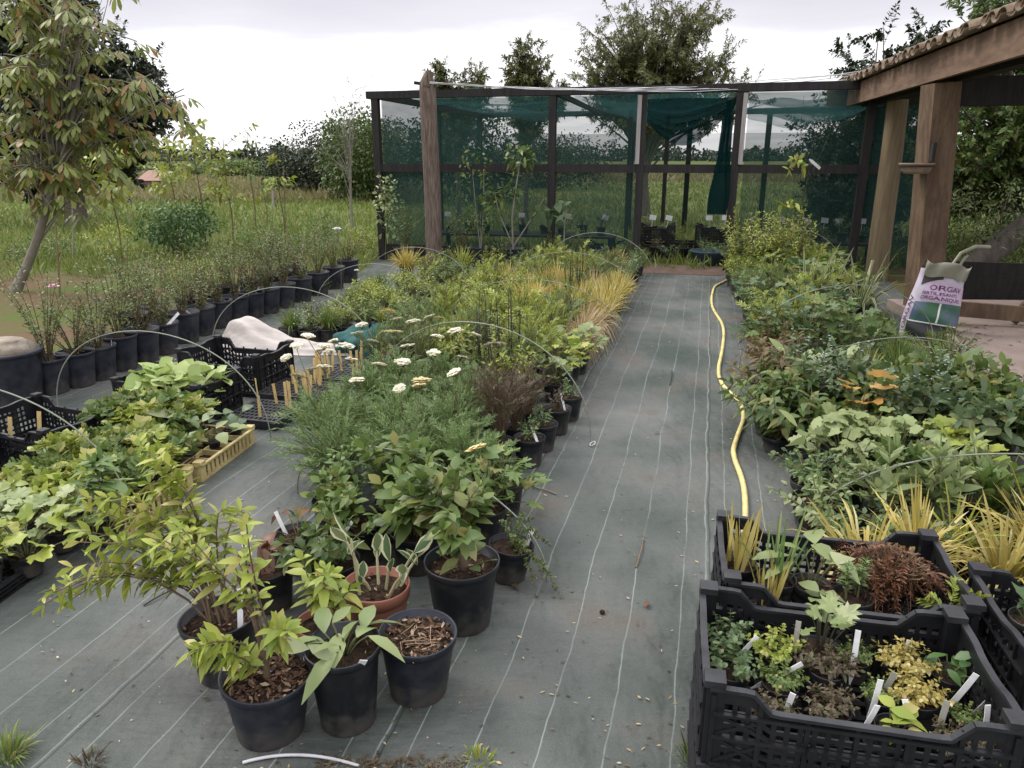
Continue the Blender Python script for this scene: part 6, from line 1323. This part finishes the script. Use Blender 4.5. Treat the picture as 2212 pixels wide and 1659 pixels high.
for i, ((u, v, r_, h), lab) in enumerate(zip(rows, wh)):
    p = P(u, v); y = float(p[1]) + r_*.8; x = float(p[0]*(y/p[1])); 
    if i == 0:
        rt_ = thing('dark_pot', lab, 'pot', (x, y, .004), 0, GP); po = link('pot', pot_mesh(r_, h, 'pot_side', .014, 36), rt_); link('soil', soil_mesh(r_, h), po)
        m = MB(); u_, v_ = np.meshgrid(np.linspace(0, 1, 20), np.linspace(.0, 1, 12), indexing='ij'); a = u_*6.2832; e = (v_ - .5)*math.pi; n_ = 1 + .5*(vnoise(u_*9, v_*7, 1, 5) - .5)*np.cos(e); n_[-1] = n_[0]
        idx = np.arange(240).reshape(20, 12); m.add(np.stack([.17*n_*np.cos(a)*np.cos(e)**.6, .12*n_*np.sin(a)*np.cos(e)**.6, .075 + .075*np.sign(np.sin(e))*np.abs(np.sin(e))**.8], -1).reshape(-1, 3), np.stack([idx[:-1, :-1], idx[1:, :-1], idx[1:, 1:], idx[:-1, 1:]], -1).reshape(-1, 4))
        o = m.build('rough_stone', M['stone']); o.location = (x, y, h*.80); tag(o, 'rough pale stone resting in the biggest dark pot', 'stone')
    else:
        q = plant('wispy', x, y, 'wispy shrub in a ' + lab, GP, .004, 1.0, v=i, potspec=(r_, h, 'pot_side'), rz=RI.uniform(0, 6))
        q_s = .75 + .25*random.Random(i).random()
        if i in (6, 7): 
            o = add_stake(q, .05, -.10, h*.9, .4, (-.2, .9), .16, 'tag', .022)
        elif i % 3 == 0: add_stake(q, .0, -.09, h*.84, .2, (.2, .2), .07, 'tag', .016)
# a second, looser row of shrubs in pots behind the first
for i in range(9):
    y = 6.2 + i*.36; x = -3.15 + .23*(y - 6.2) + random.Random(i).uniform(-.06, .06)
    plant('wispy' if i % 3 else 'darkshrub', x - .12, y, '%s shrub pot of the back row along the meadow, counted from the near end' % ORD[i], GP, .0, .95, v=i)

# ------------------------------------------------------------ trays of young plants at the near left
GT = 'young plants in the left-hand trays'
define('celery', 'potted_celery', [v_feather('green', 34, .15, .13, .10, 5, .45, .55, rows=2, droop=.35), v_feather('lime', 34, .14, .13, .10, 5, .45, .55, rows=2)], pot=(.05, .075, 'pot'))
define('lobedpale', 'potted_young_plant', [v_rosette('lime', 28, .12, .11, .075, 'lobed', hv=.5), v_rosette('pale', 26, .11, .11, .07, 'lobed', hv=.5), v_bushy('lime', 12, .14, .11, 5, .07, .04, droop=.3)], pot=(.05, .075, 'pot'))
define('aubergine', 'potted_aubergine', [v_rosette('bluegreen', 9, .12, .10, .13, None, Wd=.08, prof='ovate', droop=.35, hv=.5), v_rosette('pale', 8, .12, .1, .13, None, Wd=.09, prof='ovate')], pot=(.05, .075, 'pot'))
define('greytall', 'potted_grey_leaved_plant', [v_bushy('greygreen', 3, .36, .04, 8, .12, .055, 'ovate', droop=.4, elev=.4, pairs=2)], pot=(.055, .09, 'pot'))
TR = [('lobedpale', 'lobed lime seedling', -1.96, 2.66, 3, 3, .19), ('celery', 'celery-like seedling', -1.86, 3.18, 3, 3, .17), ('celery', 'feathery lime-green seedling', -1.93, 3.78, 3, 2, .17), ('aubergine', 'broad-leaved seedling', -1.64, 3.72, 2, 2, .17)]
for kind, d, cx, cy, nx, ny, sp in TR:
    for i in range(nx):
        for j in range(ny):
            a, b = (i - (nx - 1)/2)*sp, (j - (ny - 1)/2)*sp; x, y = cl(cx, cy, LR*.7, a + RI.uniform(-.02, .02), b + RI.uniform(-.02, .02))
            plant(kind, x, y, '%s, %s from the left path in the %s row of its tray' % (d, ORD[nx - 1 - i], ORD[j]), GT, .02, RI.uniform(.95, 1.2), v=i*3 + j)
x, y = -1.62, 2.68; plant('greytall', x, y, 'tall grey-leaved plant standing over the yellow tray by the left path', GT, .01, 1.05)
for i, (x, y, k) in enumerate([(-1.86, 2.30, 'smallpale'), (-2.02, 2.26, 'greenbush'), (-1.96, 2.12, 'greytall'), (-2.12, 2.08, 'smallpale')]):
    plant(k, x, y, ['small pale plant on the black tray at the left edge of the picture', 'green bushy plant on the black tray at the left edge', 'tall grey plant rising from the black tray at the left edge', 'pale plant at the near corner of the black tray at the left edge'][i], GT, .05, .85, stake='tag' if i != 2 else None)
crate('flat black tray at the near left edge of the picture', -2.0, 2.2, .005, math.pi/2 + LR*.5, .55, .36, .05, None, 'crate', 'tray', 'flat_tray', dip=0., cols=12, rows=1, brace=False)
m = MB()
o = crate('flat black tray between the two yellow trays', -1.78, 3.3, .005, math.pi/2 + LR*.5, .3, .34, .07, None, 'crate', 'tray', 'flat_tray', dip=0., cols=8, rows=1, brace=False)

# ------------------------------------------------------------ the right bed
GR = 'potted plants of the right bed'
xq = lambda y: np.interp(y, [2.2, 3.0, 4.2, 5.2, 6.5, 9.0, 10], [.98, 1.20, 1.62, 1.86, 2.2, 2.72, 2.95])
def rb(kind, pts, labs, s=1., vs=None, **k):
    for i, ((x, y), lab) in enumerate(zip(pts, labs)): plant(kind, x, y, lab, GR, .004, s*RI.uniform(.93, 1.08), v=vs[i] if vs else i, **k)
rb('yellowgrass', [(1.20, 2.22), (1.42, 2.30), (1.66, 2.20), (1.86, 2.12), (1.96, 1.98), (1.62, 2.42), (1.9, 2.36)], ['yellow arching grass behind the left corner of the rear crate', 'yellow arching grass behind the middle of the rear crate', 'yellow grass behind the right corner of the rear crate', 'bright yellow upright grass in a black pot at the right edge', 'yellow grass in the nearest pot at the right edge', 'yellow grass in the second row behind the rear crate', 'yellow grass in the second row at the right edge'], 1.15, vs=(0, 2, 0, 2, 0, 1, 2))
plant('bronze', 2.05, 1.80, 'reddish grass-like plant in a pot at the very right edge', GR, .004, .6, potspec=(.12, .2, 'pot'))
rb('lanceleaf', [(1.46, 2.66), (1.66, 2.62), (1.86, 2.58), (2.05, 2.50), (2.22, 2.60), (1.62, 2.85), (1.92, 2.82), (2.2, 2.82)], ['lance-leaved pale plant, first from the path under the nearest hoop', 'lance-leaved pale plant, second from the path under the nearest hoop', 'lance-leaved plant, third from the path under the nearest hoop', 'lance-leaved plant with the tallest pale leaf, fourth from the path', 'lance-leaved plant at the right edge under the nearest hoop', 'lance-leaved plant in the second row, nearest the path', 'lance-leaved plant in the middle of the second row', 'lance-leaved plant in the second row at the right edge'])
rb('smallpale', [(1.22, 2.62), (1.28, 2.84), (1.34, 3.04), (1.50, 3.02), (1.30, 2.45), (1.46, 2.46)], ['small pale-leaved plant at the path edge behind the yellow grasses', 'second small pale-leaved plant at the path edge', 'third small pale-leaved plant at the path edge', 'small pale-leaved plant in from the path edge', 'dark stringy small plant at the path edge nearest the crates', 'small plant between the yellow grasses and the path edge'], 1.3)
rb('paleheuchera', [(1.55, 3.22), (1.76, 3.15), (1.98, 3.12), (1.72, 3.36), (1.95, 3.34)], ['pale scalloped heuchera below the orange one, near the path', 'pale scalloped heuchera in the middle of its row', 'pale scalloped heuchera at the right of its row', 'pale heuchera right beside the orange leaves', 'pale heuchera behind the lance-leaved plants'], 1.15)
plant('orangeheuchera', 1.74, 3.50, 'heuchera with glowing orange lobed leaves in the right bed', GR, .004, 1.1)
plant('bigleaf', 1.42, 3.22, 'plant with one big cream-green leaf at the edge of the right bed', GR, .004, .85, v=0)
rb('redleaf', [(1.40, 3.66), (1.44, 3.92), (1.52, 4.16), (1.60, 3.80), (1.66, 4.02)], ['green bush overhanging the hose, nearest the camera', 'green bush overhanging the hose, in front of the red-tinged bush', 'red-tinged bush overhanging the hose', 'green bush just behind the nearest one over the hose', 'green bush behind the red-tinged bush'], 1.05, vs=(1, 1, 0, 1, 1))
rb('broad', [(1.90, 3.66), (2.12, 3.60), (2.34, 3.52), (2.54, 3.60), (1.86, 3.92), (2.12, 3.90), (2.38, 3.86), (2.26, 3.26), (2.5, 3.2)], ['broad-leaved plant behind the orange heuchera', 'broad-leaved plant right of the orange heuchera', 'broad-leaved plant in the middle of the near row', 'broad-leaved plant near the concrete step, near row', 'broad-leaved plant at the left of the second row', 'broad-leaved plant in the middle of the second row', 'broad-leaved plant right of the middle of the second row', 'dark-centred broad-leaved plant behind the lance leaves', 'broad-leaved plant at the right edge of the picture'], .92)
rb('forgetmenot', [(1.80, 3.82), (2.24, 3.72), (2.0, 3.5), (1.72, 4.1), (2.44, 4.0)], ['pale blue flowered plant near the hose', 'pale blue flowered plant in the middle of the broad leaves', 'pale blue flowered plant behind the orange heuchera', 'pale blue flowered plant under the upright big leaf', 'pale blue flowered plant towards the concrete step'], 1.05)
rb('bigleaf', [(1.74, 4.28), (2.58, 4.16), (1.95, 4.3)], ['plant with upright pale big leaves under the rod hoop', 'plant with one round blue-green leaf by the concrete step', 'big-leaved plant just right of the upright pale one'], 1.05)
for c in range(5):
    off = .27*c; row = ['row along the hose', 'second row from the hose', 'third row from the hose', 'fourth row from the hose', 'row along the concrete'][c]
    f = lambda y: float(xq(y)) + .0 + off
    bed('', 0, 'of the grassy stretch, ' + row, GR, f, 4.35, 5.0, .26, [('greengrass', 'green grass'), ('lowbrown', 'bronze low plant'), ('greenfeather', 'green feathery clump')] if c else [('redleaf', 'reddish low plant'), ('greenbush', 'green leafy clump')], seed=60 + c)
    bed('', 0, 'of the lobed-leaf stretch, ' + row, GR, f, 5.05, (6.9, 6.9, 6.9, 5.5, 5.0)[c], .27, [('palmate', 'lobed-leaved green plant'), ('greengrass', 'arching green grass'), ('greenbush', 'green leafy clump'), ('limefeather', 'lime feathery clump')], seed=70 + c, scale=(1, 1.2))
    bed('', 0, 'of the far right stretch, ' + row, GR, f, 6.95, (9.6, 9.6, 9.6, 9.2, 7.0)[c], .29, [('palmate', 'lobed-leaved green plant'), ('limefeather', 'lime feathery clump'), ('greenfeather', 'green feathery clump')] if c else [('limebush', 'lime leafy clump'), ('greenfeather', 'green feathery clump')], seed=80 + c, scale=(1, 1.2))
rb('variegrass', [(2.72, 6.75), (2.98, 6.95), (3.22, 6.75)], ['white-striped arching grass nearest the path in the right bed', 'white-striped arching grass in the middle of the right bed', 'white-striped arching grass before the square shed post'], 1.25)
rb('limeshrub', [(2.82, 8.35), (3.1, 8.75), (2.72, 9.0), (3.15, 8.25), (3.4, 9.2)], ['feathery lime shrub nearest the path at the far end of the right bed', 'tallest feathery lime shrub at the far end of the right bed', 'feathery lime shrub beside the doorway', 'lower feathery lime shrub towards the round shed post', 'farthest feathery lime shrub before the netting'], 1.0)
for i, (x, y) in enumerate([(3.05, 5.55), (3.2, 5.85), (3.3, 6.25), (3.42, 6.7), (3.1, 6.35), (3.55, 7.3), (3.75, 7.9), (2.95, 5.2), (3.9, 8.4), (4.1, 8.9), (3.2, 7.4), (3.5, 8.0)]):
    plant(('greengrass', 'lowlime', 'greenbush')[i % 3], x, y, 'low green clump, %s from the near end of the strip along the concrete' % ORD[i], GR, .004, .72, v=i, pot=False)
# thin sapling with a white tag among the lime shrubs
r = thing('tagged_sapling', 'very thin tall sapling with a white tag and two pale leaf tufts before the netting', 'sapling', (3.55, 9.35, 0)); st, lf = MB(), MB(); rg = np.random.default_rng(610)
tubes(st, [(0, 0, 0), (.01, 0, .6), (.05, 0, 1.2), (.08, 0, 1.75)], [.008, .007, .005, .003], 5); tubes(st, [(.05, 0, 1.2), (.18, 0, 1.55), (.27, 0, 1.85)], [.003, .0025, .002], 4); tubes(st, [(.0, 0, 1.3), (-.09, 0, 1.5), (-.10, 0, 2.2)], [.003, .003, .002], 4)
for c in ((-.12, 0, 1.42), (-.14, 0, .92)): cloud(lf, rg, 26, c, (.10, .08, .09), .11, .05, 6)
st.build('stem', M['stem_dark'], r); lf.build('foliage', L['lime'], r); o = link('tag', stake_mesh(3, .16, .035, 'tag'), r); o.location = (.06, -.02, 1.47); o.rotation_euler = (0, 2.2, 0)

# ------------------------------------------------------------ before and inside the netted house
GF = 'shrubs in pots before the netted house'
for x, y, v, s, lab in [(-1.55, 10.9, 0, 1.0, 'dark leafy shrub in a pot left of the round wooden post'), (-.72, 10.85, 1, 1.0, 'leafy shrub in a pot just right of the round wooden post'), (-.1, 10.2, 0, .6, 'low shrub in the nearest pot before the netting'), (.55, 10.45, 1, .65, 'small bright shrub in a black pot beside the white-stemmed plant'), (.95, 10.3, 0, .7, 'leafy shrub in a pot before the middle of the netting')]:
    plant('darkshrub', x, y, lab, GF, .004, s, v=v)
def slim(label, x, y, pts, leaves, mat, seed, Ln=.11):
    rg = np.random.default_rng(seed); r = thing('potted_sapling', label, 'sapling', (x, y, .004), 0, GF); po = link('pot', pot_mesh(.15, .28, 'pot_side'), r); link('soil', soil_mesh(.15, .28), po); st, lf = MB(), MB()
    for p, rad in pts: tubes(st, p, rad*np.linspace(1, .5, len(p)), 6)
    for c, rd, n in leaves: cloud(lf, rg, n, c, rd, Ln, Ln*.45, 10)
    st.build('stem', M['stem_grey'], r); lf.build('foliage', L[mat], r)
slim('tall pale-stemmed sapling with a leafy top before the netting', .02, 10.55, [([(0, 0, .2), (-.02, 0, .7), (.05, 0, 1.2), (.1, 0, 1.5)], .014), ([(0, 0, .3), (-.2, 0, .75), (-.25, 0, 1.0)], .010), ([(0, 0, .3), (.3, 0, .75), (.42, 0, .95)], .012)], [((.08, 0, 1.5), (.2, .15, .14), 90), ((-.2, 0, 1.0), (.22, .2, .2), 60), ((-.02, 0, 1.15), (.12, .1, .2), 30)], 'mid', 621)
slim('white-staked fig-like sapling with large drooping leaves', .72, 10.35, [([(0, 0, .2), (0, 0, .6), (.02, 0, .82)], .012)], [((0, 0, .8), (.36, .2, .09), 26)], 'bluegreen', 622, .22)
slim('slender bamboo-like shrub before the netting', -.45, 10.7, [([(0, 0, .2), (-.06, 0, .8), (-.1, 0, 1.3)], .008), ([(0, 0, .2), (.05, 0, .8), (.06, 0, 1.35)], .008), ([(0, 0, .2), (.0, .05, .7), (.12, .05, 1.0)], .007)], [((-.05, 0, 1.1), (.25, .2, .45), 170), ((.05, 0, .6), (.25, .2, .3), 120)], 'mid', 623, .08)
cl_ = thing('white_climber', 'pale flowering climber on the left corner post of the netted house', 'climber', (-1.93, 11.34, 0)); st, lf, fl = MB(), MB(), MB(); rg = np.random.default_rng(630)
tubes(st, [(0, 0, 0), (.03, 0, .5), (.0, 0, 1.0), (-.04, 0, 1.3)], .006, 5); cloud(lf, rg, 160, (.06, -.02, .85), (.16, .10, .45), .08, .05, 16); cloud(fl, rg, 34, (.06, -.06, .85), (.16, .08, .42), .05, .04, 10)
st.build('stem', M['stem'], cl_); lf.build('foliage', L['pale'], cl_); fl.build('flowers', L['cream'], cl_)
GI = 'tagged pots inside the netted house'
def hl(a, b): return -1.99 + a*math.cos(CA) - b*math.sin(CA), 11.5 + a*math.sin(CA) + b*math.cos(CA)
def bench(lab, a, b, Ln):
    x, y = hl(a, b); r = thing('low_bench', lab, 'bench', (x, y, 0), CA); m = MB()
    for k in range(4): m.box((0, -.27 + .18*k, .33), (Ln, .15, .03))
    m.build('top', M['wood_dark'], r, False)
    for sx in (-1, 1):
        for sy in (-1, 1): m = MB(); m.box((sx*(Ln/2 - .06), sy*.25, .155), (.06, .06, .31)); m.build('leg', M['wood_dark'], r, False)
bench('low dark bench inside the left half of the netted house', 2.0, 1.1, 2.9); bench('low dark bench inside the right end of the netted house', 6.25, 1.0, 1.9)
def tagged(a, b, z, i, where, kind, card=True):
    x, y = hl(a, b); r = plant(kind, x, y, 'tagged pot %s' % where, GI, z, 1.0, v=i)
    if card:
        m = MB(); tubes(m, [(0, 0, .08), (0, .0, .26)], .003, 4); m.box((0, 0, .29), (.10, .006, .075)); o = m.build('price_card', M['tag'], r, False); o.rotation_euler = (-.2, RI.uniform(-.2, .2), CA - r.rotation_euler[2] + RI.uniform(-.3, .3)); o.location = (.03, -.05, 0)
for i in range(9): tagged(.75 + .31*i, 1.0 + .12*(i % 2), .345, i, '%s from the left on the left-hand bench' % ORD[i], ['smallpale', 'lowbrown', 'greenbush'][i % 3], i % 2 == 0)
for i in range(6): tagged(5.5 + .3*i, .9 + .15*(i % 2), .345, i, '%s from the left on the right-hand bench' % ORD[i], ['greenbush', 'smallpale'][i % 2])
for a, b, zc, lab in [(4.05, 1.3, .005, 'lower black crate of the stack at the left of the doorway'), (4.05, 1.3, .26, 'upper black crate of the stack at the left of the doorway'), (4.95, 1.35, .005, 'lower black crate of the stack at the right of the doorway'), (4.95, 1.35, .26, 'upper black crate of the stack at the right of the doorway'), (4.5, 1.75, .005, 'black crate at the back of the doorway'), (3.3, .9, .005, 'black crate on the ground inside, left of the doorway')]:
    x, y = hl(a, b); crate(lab, x, y, zc, CA, .58, .4, .25, 'black crates in the doorway', dip=.05)
for i, (a, b, zz_, w_, kd) in enumerate([(3.93, 1.25, .33, 'at the left of the upper left crate', 'lowbrown'), (4.18, 1.3, .33, 'at the right of the upper left crate', 'smallpale'), (4.80, 1.3, .33, 'at the left of the upper right crate', 'lowbrown'), (5.05, 1.35, .33, 'at the right of the upper right crate', 'smallpale')]): tagged(a, b, zz_, i, w_, kd)
for a, b, k, s_, lab in [(4.48, 1.0, 'darkshrub', .72, 'leafy green shrub in the middle of the doorway'), (4.12, .75, 'lowbrown', 1.5, 'dark low pot at the left of the doorway'), (4.3, .62, 'smallpale', 1.3, 'low pot just inside the left door post'), (4.78, 1.0, 'lavender', 1.0, 'grey tufted plant beside the blue tub')]:
    x, y = hl(a, b); plant(k, x, y, lab, None, .005, s_)
x, y = hl(4.88, .62); tub = thing('blue_tub', 'low blue-grey tub with a grey tufted plant at the right of the doorway', 'tub', (x, y, .004), CA); m = MB(); lathe(m, [(.001, .003), (.24, 0), (.27, .17), (.285, .18), (.285, .20), (.26, .20), (.25, .15), (.001, .145)], 26); m.build('tub', pmat('blue_plastic', (.025, .05, .07), (.04, .075, .10), rough=.5), tub); lf = MB(); rg = np.random.default_rng(640); b_, c_, e_ = stem_set(rg, 22, .2, .22, .1); e_[:, 2] += .15; b_[:, 2] += .15; c_[:, 2] += .15; bushy(lf, None, rg, (b_, c_, e_), 7, .05, .014, 'lance'); lf.build('foliage', L['greygreen'], tub)
# ------------------------------------------------------------ things lying on the mat
def leaf_thing(lab, u, v, ln, rz, mat='rust'):
    p = P(u, v, .01); m = MB(); blades(m, np.array([(-ln/2, 0, .004)]), np.array([(1, 0, .25)]), np.array([(0, .2, 1.)]), ln, ln*.5, 'ovate', .3, .4); o = m.build('dead_leaf', L[mat]); o.location = p; o.rotation_euler = (0, 0, rz); tag(o, lab, 'leaf')
leaf_thing('curled tan dead leaf beside the double line of the mat', 1397, 1306, .045, 1.2); leaf_thing('dark brown crumpled leaf beside the trailing pot', 1112, 1270, .05, -.9, 'brown'); leaf_thing('small reddish leaf bit on the mat near the rod hoop', 1420, 935, .035, .4)
def twig(lab, a, b, r=.003, mat='stem_brown'):
    pa, pb = P(*a, .008), P(*b, .008); m = MB(); mid = (pa + pb)/2 + np.array((.008, .004, .012)); t = np.linspace(0, 1, 8); tubes(m, bez(pa*0, mid - pa, pb - pa, t), r, 5, cap=True); o = m.build('twig', M[mat]); o.location = pa; tag(o, lab, 'twig')
twig('pale knobbly twig lying at the path edge of the middle bed', (1132, 1049), (1202, 1068), .0035, 'stem_grey'); twig('brown twig lying in the middle of the path', (1390, 1165), (1374, 1226), .003); twig('thin dark twig far along the path', (1452, 800), (1447, 832), .004, 'stem_dark')
twig('bent dark twig on the left path under the lime branches', (310, 1308), (372, 1275), .003, 'stem_dark')
pm_ = MB(); t = np.linspace(0, 1, 20); pa, pb = P(524, 1648, .008), P(775, 1655, .008); c_ = (pa + pb)/2 + np.array((-.02, .05, .012)); tubes(pm_, bez(pa*0, c_ - pa, pb - pa, t), .0042, 8, cap=True); o = pm_.build('loose_rod', M['wire']); o.location = pa; tag(o, 'loose pale rod lying on the mat at the bottom edge', 'rod')
p = P(1301, 1328, .0); m = MB(); lathe(m, [(.001, .0), (.008, .001), (.010, .006), (.006, .011), (.001, .012)], 12); o = m.build('snail_shell', M['soil']); o.location = (p[0], p[1], .005); tag(o, 'small dark snail shell alone on the path', 'shell')
for i, (u, v, h, sp, n, mt, lab) in enumerate([(1035, 1648, .05, .7, 46, 'lime', 'small bright green weed tuft growing through the mat at the bottom edge'), (15, 1640, .10, .8, 120, 'meadow', 'green grass tuft at the bottom left corner of the mat'), (1498, 1650, .09, .5, 34, 'green', 'thin grass tuft beside the near crate'), (190, 1655, .05, .9, 50, 'brown', 'dry brown weed tuft at the bottom edge left of the loose rod')]):
    p = P(u, v); m = MB(); grass(m, np.random.default_rng(700 + i), n, h, sp, .005, .6, .035); o = m.build('weed_tuft', L[mt]); o.location = (p[0], p[1], .004); tag(o, lab, 'weed')
def matreg(r, n):
    y = np.exp(r.uniform(math.log(1.4), math.log(9.5), n)); x = r.uniform(-.75, .45, n)*y; k = in_poly(x, y, MATP); return np.where(k, x, .3 + .26*y*.9), y
debris('mat_litter', 'dark leaf crumbs and soil specks scattered over the mat', 1500, matreg, .004, L['brown'], 801, .004, .016)
debris('pale_mat_litter', 'pale straw bits and petals scattered over the mat', 650, matreg, .004, L['tan'], 802, .003, .018)
debris('soil_line', 'line of dark soil crumbs and twigs along the bottom edge of the mat', 420, lambda r, n: (r.uniform(-.5, -.12, n), 1.53 + r.normal(0, .018, n) - .0*n), .004, L['brown'], 803, .004, .022)
